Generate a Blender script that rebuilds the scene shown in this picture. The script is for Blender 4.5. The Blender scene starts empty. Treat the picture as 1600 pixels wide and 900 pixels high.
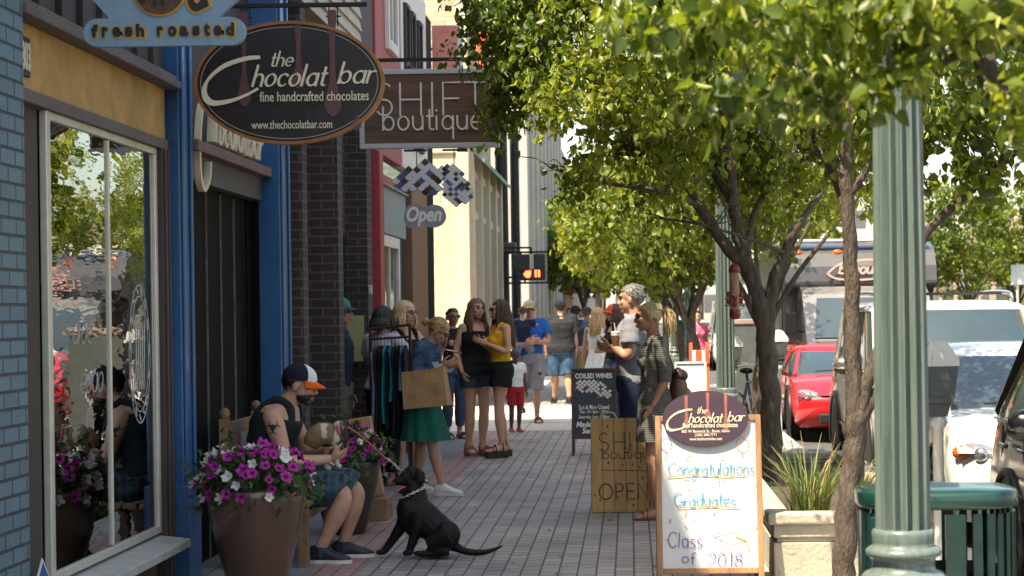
import bpy, bmesh, math, random
import numpy as np
from mathutils import Vector, Matrix, noise
from mathutils.bvhtree import BVHTree
R = math.radians
SC = bpy.context.scene
COL = SC.collection
rng = np.random.default_rng(7)
random.seed(7)

# ---------------------------------------------------------------- camera, sky, sun, exposure
F, CX, CY, EYE, ROLL = 3000.0, 985.0, 487.0, 1.625, R(0.8)
cam_data = bpy.data.cameras.new('camera')
cam = bpy.data.objects.new('camera', cam_data)
COL.objects.link(cam)
cam.location = (0, 0, EYE)
cam.rotation_euler = (R(90), ROLL, 0)
cam_data.sensor_width = 36
cam_data.lens = 36 * F / 1600
cam_data.shift_x = -(CX - 800) / 1600
cam_data.shift_y = (CY - 450) / 1600
cam_data.clip_start = 0.1
cam_data.clip_end = 3000
cam_data.dof.use_dof = True
cam_data.dof.focus_distance = 13.5
cam_data.dof.aperture_fstop = 5.6
SC.camera = cam

SUN_EL = R(60)
SUN_DIR = Vector((0.5 * 0.62, 0.5 * 0.785, -0.866)).normalized()   # travel direction of the light
world = bpy.data.worlds.new('World')
SC.world = world
world.use_nodes = True
wn = world.node_tree
sky = wn.nodes.new('ShaderNodeTexSky')
sky.sky_type = 'NISHITA'
sky.sun_disc = False
sky.sun_elevation = SUN_EL
sky.sun_rotation = math.atan2(-SUN_DIR.x, -SUN_DIR.y)
sky.air_density = 1.0
sky.dust_density = 2.5
sky.ozone_density = 0.6
bg = wn.nodes['Background']
wn.links.new(sky.outputs[0], bg.inputs[0])
bg.inputs[1].default_value = 0.15
sun_l = bpy.data.lights.new('sun', 'SUN')
sun_l.energy = 4.5
sun_l.angle = R(0.5)
sun_l.color = (1.0, 0.93, 0.80)
sun_o = bpy.data.objects.new('sun', sun_l)
COL.objects.link(sun_o)
sun_o.rotation_euler = SUN_DIR.to_track_quat('-Z', 'Y').to_euler()
sun_o.location = (-10, -8, 30)
SC.view_settings.view_transform = 'Standard'
SC.view_settings.look = 'None'
SC.view_settings.gamma = 1
SC.view_settings.exposure = 1.4
SC.view_settings.use_white_balance = True
SC.view_settings.white_balance_temperature = 7450
SC.view_settings.white_balance_tint = 6
SC.render.engine = 'CYCLES'
cy = SC.cycles
cy.max_bounces = 8
cy.diffuse_bounces = 3
cy.glossy_bounces = 4
cy.transmission_bounces = 6
cy.transparent_max_bounces = 8
cy.caustics_reflective = False
cy.caustics_refractive = False
cy.sample_clamp_indirect = 6
cy.use_denoising = True
try:
    cy.denoiser = 'OPENIMAGEDENOISE'
except Exception:
    pass

# ---------------------------------------------------------------- helpers
def W(x, y, Y):
    """world point that stands at depth Y where the photo shows pixel (x, y)"""
    a, b = x - CX, y - CY
    dx = a * math.cos(ROLL) - b * math.sin(ROLL)
    dy = a * math.sin(ROLL) + b * math.cos(ROLL)
    return Vector((dx * Y / F, Y, EYE - dy * Y / F))

def lin(r, g, b):
    f = lambda c: (c / 255 / 12.92) if c / 255 <= 0.04045 else ((c / 255 + 0.055) / 1.055) ** 2.4
    return (f(r), f(g), f(b))

MATS = {}
def mat(name, col, rough=0.6, metal=0.0, var=0.15, scale=5.0, bump=0.0, bscale=60.0, coat=0.0, spec=0.5,
        stretch=None, translucent=0.0, tcol=None, emit=None, estr=0.0, dirt=0.0):
    if name in MATS:
        return MATS[name]
    m = bpy.data.materials.new(name)
    m.use_nodes = True
    nt = m.node_tree
    N, L = nt.nodes, nt.links
    p = N['Principled BSDF']
    p.inputs['Roughness'].default_value = rough
    p.inputs['Metallic'].default_value = metal
    p.inputs['Specular IOR Level'].default_value = spec
    p.inputs['Coat Weight'].default_value = coat
    p.inputs['Coat Roughness'].default_value = 0.06
    tc = N.new('ShaderNodeTexCoord')
    src = tc.outputs['Object']
    if stretch:
        mp = N.new('ShaderNodeMapping')
        mp.inputs['Scale'].default_value = stretch
        L.new(src, mp.inputs[0])
        src = mp.outputs[0]
    c4 = (*col, 1)
    if var > 0:
        nz = N.new('ShaderNodeTexNoise')
        nz.inputs['Scale'].default_value = scale
        nz.inputs['Detail'].default_value = 5
        nz.inputs['Roughness'].default_value = 0.62
        L.new(src, nz.inputs['Vector'])
        cr = N.new('ShaderNodeValToRGB')
        cr.color_ramp.elements[0].position = 0.3
        cr.color_ramp.elements[1].position = 0.7
        cr.color_ramp.elements[0].color = tuple(c * (1 - var) for c in col) + (1,)
        cr.color_ramp.elements[1].color = tuple(min(1, c * (1 + var)) for c in col) + (1,)
        L.new(nz.outputs[0], cr.inputs[0])
        L.new(cr.outputs[0], p.inputs['Base Color'])
        if rough > 0.12:
            rr = N.new('ShaderNodeMapRange')
            rr.inputs[3].default_value = max(0, rough - 0.1)
            rr.inputs[4].default_value = min(1, rough + 0.1)
            L.new(nz.outputs[0], rr.inputs[0])
            L.new(rr.outputs[0], p.inputs['Roughness'])
    else:
        p.inputs['Base Color'].default_value = c4
    if bump > 0:
        n2 = N.new('ShaderNodeTexNoise')
        n2.inputs['Scale'].default_value = bscale
        n2.inputs['Detail'].default_value = 4
        L.new(src, n2.inputs['Vector'])
        b = N.new('ShaderNodeBump')
        b.inputs['Strength'].default_value = bump
        b.inputs['Distance'].default_value = 0.02
        L.new(n2.outputs[0], b.inputs['Height'])
        L.new(b.outputs[0], p.inputs['Normal'])
    if emit:
        p.inputs['Emission Color'].default_value = (*emit, 1)
        p.inputs['Emission Strength'].default_value = estr
    if translucent > 0:
        t = N.new('ShaderNodeBsdfTranslucent')
        t.inputs[0].default_value = (*(tcol or col), 1)
        mx = N.new('ShaderNodeMixShader')
        mx.inputs[0].default_value = translucent
        out = N['Material Output']
        L.new(p.outputs[0], mx.inputs[1])
        L.new(t.outputs[0], mx.inputs[2])
        L.new(mx.outputs[0], out.inputs[0])
    MATS[name] = m
    return m

def brick_mat(name, c1, c2, mortar, bw, bh, ms=0.008, axis='YZ', offset=0.5, rough=0.8, bump=0.5, var=0.25, squash=1.0, gum=False):
    """bricks laid in the plane named by axis ('YZ', 'XZ', 'XY', 'YX')"""
    if name in MATS:
        return MATS[name]
    m = bpy.data.materials.new(name)
    m.use_nodes = True
    nt = m.node_tree
    N, L = nt.nodes, nt.links
    p = N['Principled BSDF']
    p.inputs['Roughness'].default_value = rough
    geo = N.new('ShaderNodeNewGeometry')
    sep = N.new('ShaderNodeSeparateXYZ')
    L.new(geo.outputs['Position'], sep.inputs[0])
    cmb = N.new('ShaderNodeCombineXYZ')
    if axis == 'wall':      # u = x + y for walls of either direction, v = z
        ad = N.new('ShaderNodeMath')
        L.new(sep.outputs[0], ad.inputs[0]); L.new(sep.outputs[1], ad.inputs[1])
        L.new(ad.outputs[0], cmb.inputs[0]); L.new(sep.outputs[2], cmb.inputs[1])
    else:
        ix = {'X': 0, 'Y': 1, 'Z': 2}
        L.new(sep.outputs[ix[axis[0]]], cmb.inputs[0])
        L.new(sep.outputs[ix[axis[1]]], cmb.inputs[1])
    bt = N.new('ShaderNodeTexBrick')
    bt.offset = offset
    bt.inputs['Scale'].default_value = 1
    bt.inputs['Brick Width'].default_value = bw
    bt.inputs['Row Height'].default_value = bh
    bt.inputs['Mortar Size'].default_value = ms
    bt.inputs['Mortar Smooth'].default_value = 0.3
    bt.inputs['Bias'].default_value = -0.1
    bt.inputs['Color1'].default_value = (*c1, 1)
    bt.inputs['Color2'].default_value = (*c2, 1)
    bt.inputs['Mortar'].default_value = (*mortar, 1)
    L.new(cmb.outputs[0], bt.inputs['Vector'])
    nz = N.new('ShaderNodeTexNoise')
    nz.inputs['Scale'].default_value = 1.3
    nz.inputs['Detail'].default_value = 8
    nz.inputs['Roughness'].default_value = 0.7
    L.new(geo.outputs['Position'], nz.inputs['Vector'])
    mr = N.new('ShaderNodeMapRange')
    mr.inputs[1].default_value = 0.3; mr.inputs[2].default_value = 0.7
    mr.inputs[3].default_value = 1 - var; mr.inputs[4].default_value = 1 + var
    L.new(nz.outputs[0], mr.inputs[0])
    mul = N.new('ShaderNodeMixRGB')
    mul.blend_type = 'MULTIPLY'
    mul.inputs[0].default_value = 1
    L.new(bt.outputs[0], mul.inputs[1])
    L.new(mr.outputs[0], mul.inputs[2])
    colour = mul.outputs[0]
    if gum:          # trodden gum and drips: small round dark spots of uneven size
        vo = N.new('ShaderNodeTexVoronoi'); vo.inputs['Scale'].default_value = 2.6
        L.new(geo.outputs['Position'], vo.inputs['Vector'])
        sp = N.new('ShaderNodeSeparateColor'); L.new(vo.outputs['Color'], sp.inputs[0])
        th = N.new('ShaderNodeMath'); th.operation = 'MULTIPLY_ADD'; th.inputs[1].default_value = 0.09; th.inputs[2].default_value = -0.045
        L.new(sp.outputs[0], th.inputs[0])
        lt = N.new('ShaderNodeMath'); lt.operation = 'LESS_THAN'; L.new(vo.outputs['Distance'], lt.inputs[0]); L.new(th.outputs[0], lt.inputs[1])
        n5 = N.new('ShaderNodeTexNoise'); n5.inputs['Scale'].default_value = .55; n5.inputs['Detail'].default_value = 6; L.new(geo.outputs['Position'], n5.inputs['Vector'])
        st = N.new('ShaderNodeMapRange'); st.inputs[1].default_value = .55; st.inputs[2].default_value = .75; st.inputs[3].default_value = 1; st.inputs[4].default_value = .68; L.new(n5.outputs[0], st.inputs[0])
        g2 = N.new('ShaderNodeMath'); g2.operation = 'MULTIPLY_ADD'; g2.inputs[1].default_value = -.5; g2.inputs[2].default_value = 1; L.new(lt.outputs[0], g2.inputs[0])
        g3 = N.new('ShaderNodeMath'); g3.operation = 'MULTIPLY'; L.new(g2.outputs[0], g3.inputs[0]); L.new(st.outputs[0], g3.inputs[1])
        m3 = N.new('ShaderNodeMixRGB'); m3.blend_type = 'MULTIPLY'; m3.inputs[0].default_value = 1; L.new(colour, m3.inputs[1]); L.new(g3.outputs[0], m3.inputs[2])
        colour = m3.outputs[0]
    L.new(colour, p.inputs['Base Color'])
    n3 = N.new('ShaderNodeTexNoise')
    n3.inputs['Scale'].default_value = 45
    n3.inputs['Detail'].default_value = 4
    L.new(geo.outputs['Position'], n3.inputs['Vector'])
    ma = N.new('ShaderNodeMath'); ma.operation = 'MULTIPLY_ADD'
    ma.inputs[1].default_value = 0.35
    L.new(n3.outputs[0], ma.inputs[0])
    inv = N.new('ShaderNodeMath'); inv.operation = 'SUBTRACT'; inv.inputs[0].default_value = 1
    L.new(bt.outputs['Fac'], inv.inputs[1])
    L.new(inv.outputs[0], ma.inputs[2])
    b = N.new('ShaderNodeBump')
    b.inputs['Strength'].default_value = bump
    b.inputs['Distance'].default_value = 0.012
    L.new(ma.outputs[0], b.inputs['Height'])
    L.new(b.outputs[0], p.inputs['Normal'])
    MATS[name] = m
    return m

def wood_mat(name, c1, c2, rough=0.6, along='Z', scale=9.0, coat=0.0, knots=False):
    if name in MATS:
        return MATS[name]
    m = bpy.data.materials.new(name)
    m.use_nodes = True
    N, L = m.node_tree.nodes, m.node_tree.links
    p = N['Principled BSDF']
    p.inputs['Roughness'].default_value = rough
    p.inputs['Coat Weight'].default_value = coat
    tc = N.new('ShaderNodeTexCoord')
    mp = N.new('ShaderNodeMapping')
    s = {'X': (0.12, 1, 1), 'Y': (1, 0.12, 1), 'Z': (1, 1, 0.12)}[along]
    mp.inputs['Scale'].default_value = s
    L.new(tc.outputs['Object'], mp.inputs[0])
    nz = N.new('ShaderNodeTexNoise')
    nz.inputs['Scale'].default_value = scale
    nz.inputs['Detail'].default_value = 6
    nz.inputs['Distortion'].default_value = 1.2
    L.new(mp.outputs[0], nz.inputs['Vector'])
    n2 = N.new('ShaderNodeTexNoise')
    n2.inputs['Scale'].default_value = scale * 9
    n2.inputs['Detail'].default_value = 3
    L.new(mp.outputs[0], n2.inputs['Vector'])
    ad = N.new('ShaderNodeMath'); ad.operation = 'MULTIPLY_ADD'; ad.inputs[1].default_value = 0.5
    L.new(n2.outputs[0], ad.inputs[0]); L.new(nz.outputs[0], ad.inputs[2])
    cr = N.new('ShaderNodeValToRGB')
    cr.color_ramp.elements[0].position = 0.45
    cr.color_ramp.elements[1].position = 0.95
    cr.color_ramp.elements[0].color = (*c1, 1)
    cr.color_ramp.elements[1].color = (*c2, 1)
    L.new(ad.outputs[0], cr.inputs[0])
    L.new(cr.outputs[0], p.inputs['Base Color'])
    b = N.new('ShaderNodeBump')
    b.inputs['Strength'].default_value = 0.15
    b.inputs['Distance'].default_value = 0.01
    L.new(ad.outputs[0], b.inputs['Height'])
    L.new(b.outputs[0], p.inputs['Normal'])
    MATS[name] = m
    return m

def glass_mat(name, tint=(0.75, 0.82, 0.8), wave=0.0, refl=1.0, rough=0.0):
    """thin pane: mirror reflection by the glass's own Fresnel law over a clear tinted body"""
    if name in MATS:
        return MATS[name]
    m = bpy.data.materials.new(name)
    m.use_nodes = True
    N, L = m.node_tree.nodes, m.node_tree.links
    N.remove(N['Principled BSDF'])
    out = N['Material Output']
    fr = N.new('ShaderNodeFresnel'); fr.inputs[0].default_value = 1.52
    mm = N.new('ShaderNodeMath'); mm.operation = 'MULTIPLY'; mm.use_clamp = True
    mm.inputs[1].default_value = refl
    tr = N.new('ShaderNodeBsdfTransparent'); tr.inputs[0].default_value = (*tint, 1)
    gl = N.new('ShaderNodeBsdfGlossy'); gl.inputs['Roughness'].default_value = rough
    gl.inputs[0].default_value = (0.95, 0.97, 0.96, 1)
    mx = N.new('ShaderNodeMixShader')
    L.new(fr.outputs[0], mm.inputs[0]); L.new(mm.outputs[0], mx.inputs[0])
    L.new(tr.outputs[0], mx.inputs[1]); L.new(gl.outputs[0], mx.inputs[2])
    L.new(mx.outputs[0], out.inputs[0])
    if wave > 0:
        tc = N.new('ShaderNodeTexCoord')
        mp = N.new('ShaderNodeMapping'); mp.inputs['Scale'].default_value = (1, 1, 5)
        L.new(tc.outputs['Object'], mp.inputs[0])
        nz = N.new('ShaderNodeTexNoise'); nz.inputs['Scale'].default_value = 5; nz.inputs['Detail'].default_value = 1
        L.new(mp.outputs[0], nz.inputs['Vector'])
        b = N.new('ShaderNodeBump'); b.inputs['Strength'].default_value = wave; b.inputs['Distance'].default_value = 0.01
        L.new(nz.outputs[0], b.inputs['Height'])
        L.new(b.outputs[0], gl.inputs['Normal'])
    MATS[name] = m
    return m

class MB:
    """collects shapes; build() links them as ONE mesh object"""
    def __init__(self):
        self.v, self.f, self.m, self.s = [], [], [], []
    def add(self, verts, faces, mi=0, smooth=False):
        o = len(self.v)
        self.v += [tuple(p) for p in verts]
        self.f += [tuple(i + o for i in f) for f in faces]
        self.m += [mi] * len(faces)
        self.s += [smooth] * len(faces)
        return self
    def box(self, c, s, mi=0, rz=0.0, rot=None):
        M = rot if rot is not None else Matrix.Rotation(rz, 3, 'Z')
        c = Vector(c)
        vs = [c + M @ Vector((sx * s[0] / 2, sy * s[1] / 2, sz * s[2] / 2)) for sx in (-1, 1) for sy in (-1, 1) for sz in (-1, 1)]
        return self.add(vs, [(0, 1, 3, 2), (4, 6, 7, 5), (0, 4, 5, 1), (2, 3, 7, 6), (0, 2, 6, 4), (1, 5, 7, 3)], mi)
    def span(self, a, b, mi=0):
        a, b = Vector(a), Vector(b)
        return self.box((a + b) / 2, [abs(b[i] - a[i]) for i in range(3)], mi)
    def bar(self, a, b, w, h=None, mi=0, up=(0, 0, 1)):
        a, b = Vector(a), Vector(b)
        d = (b - a); ln = d.length; d.normalize()
        u = Vector(up)
        if abs(d.dot(u)) > 0.98: u = Vector((1, 0, 0))
        x = d.cross(u).normalized(); z = x.cross(d)
        M = Matrix((x, d, z)).transposed()
        return self.box((a + b) / 2, (w, ln, h or w), mi, rot=M)
    def tube(self, pts, rad, n=8, mi=0, caps=True, smooth=True, flat=None):
        pts = [Vector(p) for p in pts]
        k = len(pts)
        if not hasattr(rad, '__len__'): rad = [rad] * k
        rings = []
        ref = None
        for i in range(k):
            d = (pts[min(i + 1, k - 1)] - pts[max(i - 1, 0)])
            if d.length < 1e-9: d = Vector((0, 0, 1))
            d.normalize()
            if ref is None:
                ref = Vector((1, 0, 0)) if abs(d.x) < 0.8 else Vector((0, 1, 0))
            x = (ref - d * ref.dot(d)).normalized()
            y = d.cross(x)
            ref = x
            r = rad[i]
            if hasattr(r, '__len__'): ra, rb = r
            else: ra = rb = r
            rings.append([pts[i] + x * (ra * math.cos(2 * math.pi * j / n)) + y * (rb * math.sin(2 * math.pi * j / n)) for j in range(n)])
        return self.rings(rings, mi, caps, smooth)
    def rings(self, rings, mi=0, caps=True, smooth=True):
        n = len(rings[0]); k = len(rings)
        vs = [p for r in rings for p in r]
        fs = []
        for i in range(k - 1):
            for j in range(n):
                a = i * n + j; b = i * n + (j + 1) % n
                fs.append((a, b, b + n, a + n))
        self.add(vs, fs, mi, smooth)
        if caps:
            self.add(rings[0], [tuple(range(n - 1, -1, -1))], mi)
            self.add(rings[-1], [tuple(range(n))], mi)
        return self
    def lathe(self, prof, c=(0, 0, 0), n=24, mi=0, smooth=True, sx=1.0, sy=1.0, caps=True):
        c = Vector(c)
        return self.rings([[c + Vector((r * sx * math.cos(2 * math.pi * j / n), r * sy * math.sin(2 * math.pi * j / n), z)) for j in range(n)] for r, z in prof], mi, caps, smooth)
    def ball(self, c, r, n=12, m=8, mi=0, rot=None):
        c = Vector(c)
        if not hasattr(r, '__len__'): r = (r, r, r)
        M = rot if rot is not None else Matrix.Identity(3)
        vs = [c + M @ Vector((0, 0, -r[2]))]
        for i in range(1, m):
            t = math.pi * i / m - math.pi / 2
            for j in range(n):
                a = 2 * math.pi * j / n
                vs.append(c + M @ Vector((r[0] * math.cos(t) * math.cos(a), r[1] * math.cos(t) * math.sin(a), r[2] * math.sin(t))))
        vs.append(c + M @ Vector((0, 0, r[2])))
        fs = [(0, 1 + (j + 1) % n, 1 + j) for j in range(n)]
        for i in range(m - 2):
            for j in range(n):
                a = 1 + i * n + j; b = 1 + i * n + (j + 1) % n
                fs.append((a, b, b + n, a + n))
        e = len(vs) - 1; o = 1 + (m - 2) * n
        fs += [(o + j, o + (j + 1) % n, e) for j in range(n)]
        return self.add(vs, fs, mi, True)
    def prism(self, poly, fn, d0, d1, mi=0, side_mi=None):
        """polygon of (u, v) between depths d0 and d1; fn(u, v, d) gives the point"""
        n = len(poly)
        a = [fn(u, v, d0) for u, v in poly]; b = [fn(u, v, d1) for u, v in poly]
        self.add(a + b, [tuple(range(n - 1, -1, -1)), tuple(range(n, 2 * n))], mi)
        return self.add(a + b, [(j, (j + 1) % n, n + (j + 1) % n, n + j) for j in range(n)], mi if side_mi is None else side_mi)
    def mesh(self, name):
        me = bpy.data.meshes.new(name)
        me.from_pydata(self.v, [], self.f)
        me.polygons.foreach_set('material_index', self.m)
        me.polygons.foreach_set('use_smooth', self.s)
        bm = bmesh.new(); bm.from_mesh(me)
        bmesh.ops.recalc_face_normals(bm, faces=bm.faces)
        bm.to_mesh(me); bm.free()
        return me
    def build(self, name, mats, parent=None, bevel=0.0, world=False, seg=2, **props):
        me = self.mesh(name)
        return link(name, me, mats, parent, bevel, world, seg, **props)

def link(name, me, mats, parent=None, bevel=0.0, world=False, seg=2, **props):
    if not isinstance(mats, (list, tuple)): mats = [mats]
    for m in mats: me.materials.append(m)
    o = bpy.data.objects.new(name, me)
    COL.objects.link(o)
    if parent is not None:
        o.parent = parent
        if world:        # geometry was given in world coordinates: bring it into the thing's frame
            root = parent
            M = Matrix.Identity(4)
            chain = []
            while root is not None:
                chain.append(root); root = root.parent
            for r in reversed(chain): M = M @ r.matrix_basis
            me.transform(M.inverted())
    if bevel > 0:
        b = o.modifiers.new('bevel', 'BEVEL')
        b.width = bevel; b.segments = seg; b.limit_method = 'ANGLE'; b.angle_limit = R(40)
        b.harden_normals = False
    for k, v in props.items(): o[k] = v
    return o

def tag(o, label, cat, group=None, kind=None):
    if label: o['label'] = label
    if cat: o['category'] = cat
    if group: o['group'] = group
    if kind: o['kind'] = kind
    return o

def thing(name, label, cat, loc=(0, 0, 0), rz=0.0, group=None, rot=None):
    o = bpy.data.objects.new(name, None)
    COL.objects.link(o)
    o.empty_display_size = 0.2
    o.location = loc
    o.rotation_euler = rot if rot is not None else (0, 0, rz)
    return tag(o, label, cat, group)

def copy_tree(o, label=None, loc=None, rz=None, parent=None):
    c = o.copy(); COL.objects.link(c)
    if parent is not None: c.parent = parent
    for ch in list(o.children): copy_tree(ch, parent=c)
    if label: c['label'] = label
    if loc is not None: c.location = loc
    if rz is not None: c.rotation_euler = (0, 0, rz)
    return c

def struct(o):
    o['kind'] = 'structure'
    return o

def catmull(pts, k=6, closed=False):
    pts = [Vector(p) if len(p) == 3 else Vector((p[0], p[1], 0)) for p in pts]
    n = len(pts); out = []
    rngi = range(n if closed else n - 1)
    for i in rngi:
        g = (lambda q: pts[q % n]) if closed else (lambda q: pts[max(0, min(n - 1, q))])
        p0, p1, p2, p3 = g(i - 1), g(i), g(i + 1), g(i + 2)
        for j in range(k):
            t = j / k
            out.append(0.5 * ((2 * p1) + (p2 - p0) * t + (2 * p0 - 5 * p1 + 4 * p2 - p3) * t * t + (3 * p1 - p0 - 3 * p2 + p3) * t ** 3))
    if not closed: out.append(pts[-1])
    return out

def remesh(me, voxel, smooth=4, fac=0.5, disp=None):
    """one continuous skin out of overlapping closed pieces"""
    o = bpy.data.objects.new('tmp', me)
    COL.objects.link(o)
    r = o.modifiers.new('r', 'REMESH'); r.mode = 'VOXEL'; r.voxel_size = voxel; r.use_smooth_shade = True
    if smooth:
        s = o.modifiers.new('s', 'SMOOTH'); s.factor = fac; s.iterations = smooth
    dg = bpy.context.evaluated_depsgraph_get()
    out = bpy.data.meshes.new_from_object(o.evaluated_get(dg))
    bpy.data.objects.remove(o)
    n = len(out.polygons)
    out.polygons.foreach_set('use_smooth', np.ones(n, dtype=bool))
    if disp:
        co = np.empty(len(out.vertices) * 3); out.vertices.foreach_get('co', co)
        nr = np.empty(len(out.vertices) * 3); out.vertices.foreach_get('normal', nr)
        co = co.reshape(-1, 3); nr = nr.reshape(-1, 3)
        d = np.array([disp(Vector(p)) for p in co])
        out.vertices.foreach_set('co', (co + nr * d[:, None]).ravel())
    return out

def text_mesh(body, size, extrude=0.002, bold=0.0, shear=0.0, align='CENTER', spacing=1.0, line=1.0, xs=1.0):
    cu = bpy.data.curves.new('txt', 'FONT')
    cu.body = body; cu.size = size; cu.extrude = extrude; cu.offset = bold; cu.shear = shear
    cu.align_x = align; cu.align_y = 'CENTER'; cu.space_character = spacing; cu.space_line = line
    cu.resolution_u = 3
    o = bpy.data.objects.new('txt', cu)
    COL.objects.link(o)
    dg = bpy.context.evaluated_depsgraph_get()
    me = bpy.data.meshes.new_from_object(o.evaluated_get(dg))
    bpy.data.objects.remove(o)
    me.materials.clear()
    if xs != 1: me.transform(Matrix.Diagonal((xs, 1, 1, 1)))
    return me
FACE = Matrix.Rotation(R(90), 4, 'X')          # text laid in x/y stands up and faces -Y
FACE_X = Matrix.Rotation(R(90), 4, 'Z') @ FACE # ... faces +X
def put_text(mb, me, M, mi=0):
    vs = [M @ v.co for v in me.vertices]
    mb.add(vs, [tuple(p.vertices) for p in me.polygons], mi)
    bpy.data.meshes.remove(me)

def ribbon(mb, pts, width, fn, d0, d1, mi=0, nib=None):
    """a pen stroke of some thickness; pts (u, v); nib angle gives thick and thin"""
    pts = [Vector((p[0], p[1])) for p in pts]
    k = len(pts); l, r = [], []
    for i in range(k):
        d = pts[min(i + 1, k - 1)] - pts[max(i - 1, 0)]
        if d.length < 1e-9: d = Vector((1, 0))
        d.normalize()
        w = width(i / (k - 1)) if callable(width) else width
        if nib is not None: w *= 0.45 + 0.75 * abs(d.x * math.sin(nib) - d.y * math.cos(nib))
        nrm = Vector((-d.y, d.x)) * w / 2
        p = pts[i]
        if i == 0: p = p - d * w * 0.3
        if i == k - 1: p = p + d * w * 0.3
        l.append(p + nrm); r.append(p - nrm)
    vs = [fn(*p, d1) for p in l] + [fn(*p, d1) for p in r] + [fn(*p, d0) for p in l] + [fn(*p, d0) for p in r]
    fs = []
    for i in range(k - 1):
        fs += [(i, i + 1, k + i + 1, k + i), (i, 2 * k + i, 2 * k + i + 1, i + 1), (k + i, k + i + 1, 3 * k + i + 1, 3 * k + i)]
    fs += [(0, k, 3 * k, 2 * k), (k - 1, 3 * k - 1, 4 * k - 1, 2 * k - 1)]
    mb.add(vs, fs, mi)

def arc(cx, cy_, rx, ry, a0, a1, n=14):
    return [(cx + rx * math.cos(R(a0 + (a1 - a0) * i / n)), cy_ + ry * math.sin(R(a0 + (a1 - a0) * i / n))) for i in range(n + 1)]
# pen alphabet: glyph -> (advance, strokes); x-height 1, ascender 1.75
G = {
 'a': (1.25, [arc(.5, .5, .5, .5, 40, 400), [(1, 1), (1, 0)]]),
 'b': (1.25, [[(0, 1.75), (0, 0)], arc(.5, .5, .5, .5, 180, 540)]),
 'c': (1.1, [arc(.5, .5, .5, .5, 45, 315)]),
 'd': (1.25, [arc(.5, .5, .5, .5, 0, 360), [(1, 1.75), (1, 0)]]),
 'e': (1.2, [[(0, .5), (1, .5)] + arc(.5, .5, .5, .5, 0, 310)]),
 'f': (.7, [arc(.55, 1.4, .3, .35, 60, 180, 8) + [(.25, 0)], [(0, .95), (.6, .95)]]),
 'g': (1.25, [arc(.5, .5, .5, .5, 0, 360), [(1, 1), (1, -.2)] + arc(.5, -.25, .5, .45, 0, -150, 10)]),
 'h': (1.15, [[(0, 1.75), (0, 0)], [(0, .5)] + arc(.45, .55, .45, .45, 180, 0, 10) + [(.9, 0)]]),
 'i': (.4, [[(0, 1), (0, 0)], [(0, 1.38), (0, 1.46)]]),
 'l': (.4, [[(0, 1.75), (0, 0)]]),
 'n': (1.15, [[(0, 1), (0, 0)], [(0, .5)] + arc(.45, .55, .45, .45, 180, 0, 10) + [(.9, 0)]]),
 'o': (1.25, [arc(.5, .5, .5, .5, 90, 450)]),
 'p': (1.25, [[(0, 1), (0, -.7)], arc(.5, .5, .5, .5, 180, 540)]),
 'q': (1.25, [arc(.5, .5, .5, .5, 0, 360), [(1, 1), (1, -.7)]]),
 'r': (.75, [[(0, 1), (0, 0)], [(0, .5)] + arc(.45, .5, .45, .48, 180, 70, 8)]),
 's': (.95, [arc(.4, .75, .35, .25, 35, 250, 9) + arc(.4, .25, .38, .25, 80, -140, 9)]),
 't': (.75, [[(.25, 1.5), (.25, .2)] + arc(.5, .2, .25, .2, 180, 300, 5), [(0, 1), (.6, 1)]]),
 'u': (1.15, [[(0, 1)] + arc(.45, .45, .45, .45, 180, 360, 10) + [(.9, 1)], [(.9, 1), (.9, 0)]]),
 'C': (1.6, [arc(.8, .87, .8, .87, 50, 310, 20)]),
 'G': (1.7, [arc(.8, .87, .8, .87, 50, 345, 20) + [(1.57, .75), (.95, .75)]]),
 'S': (1.25, [arc(.55, 1.3, .5, .45, 40, 262, 12) + arc(.53, .43, .53, .43, 80, -150, 12)]),
 'H': (1.5, [[(0, 1.75), (0, 0)], [(1.2, 1.75), (1.2, 0)], [(0, .85), (1.2, .85)]]),
 'I': (.5, [[(0, 1.75), (0, 0)]]),
 'F': (1.2, [[(1, 1.75), (0, 1.75), (0, 0)], [(0, .88), (.9, .88)]]),
 'T': (1.3, [[(0, 1.75), (1.2, 1.75)], [(.6, 1.75), (.6, 0)]]),
 'O': (1.95, [arc(.87, .87, .87, .87, 90, 450, 26)]),
 'P': (1.2, [[(0, 0), (0, 1.75), (.5, 1.75)] + arc(.5, 1.3, .45, .45, 90, -90, 10) + [(0, .85)]]),
 'E': (1.25, [[(1, 1.75), (0, 1.75), (0, 0), (1, 0)], [(0, .88), (.9, .88)]]),
 'N': (1.55, [[(0, 0), (0, 1.75), (1.25, 0), (1.25, 1.75)]]),
 '2': (1.2, [arc(.5, 1.25, .48, .48, 160, -40, 10) + [(0, 0), (1.05, 0)]]),
 '0': (1.3, [arc(.5, .87, .5, .87, 90, 450, 18)]),
 '1': (.6, [[(.1, 1.5), (.3, 1.75), (.3, 0)]]),
 '8': (1.2, [arc(.5, 1.3, .4, .42, -90, 270, 12), arc(.5, .43, .48, .43, 90, 450, 12)]),
 ' ': (.8, []),
}
def pen(mb, s, u0, v0, h, width, fn, d0, d1, mi=0, slant=0.0, sx=1.0, nib=None, gap=0.0, jitter=0.0, cond=1.0):
    """write s with the pen alphabet; h is the x-height; returns the end of the line"""
    u = u0
    for ch in s:
        adv, strokes = G[ch]
        jy = random.uniform(-jitter, jitter) * h
        for st in strokes:
            pen.n = (pen.n + 1) % 7; e_ = (d1 - d0) * .06 * pen.n
            q = [(u + (x * sx + y * slant) * h, v0 + y * h * cond + jy) for x, y in st]
            if jitter: q = [(a + random.uniform(-jitter, jitter) * h * .25, b + random.uniform(-jitter, jitter) * h * .25) for a, b in q]
            ribbon(mb, q, width, fn, d0, d1 + e_, mi, nib)
        u += (adv * sx + gap) * h
    return u
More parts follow.
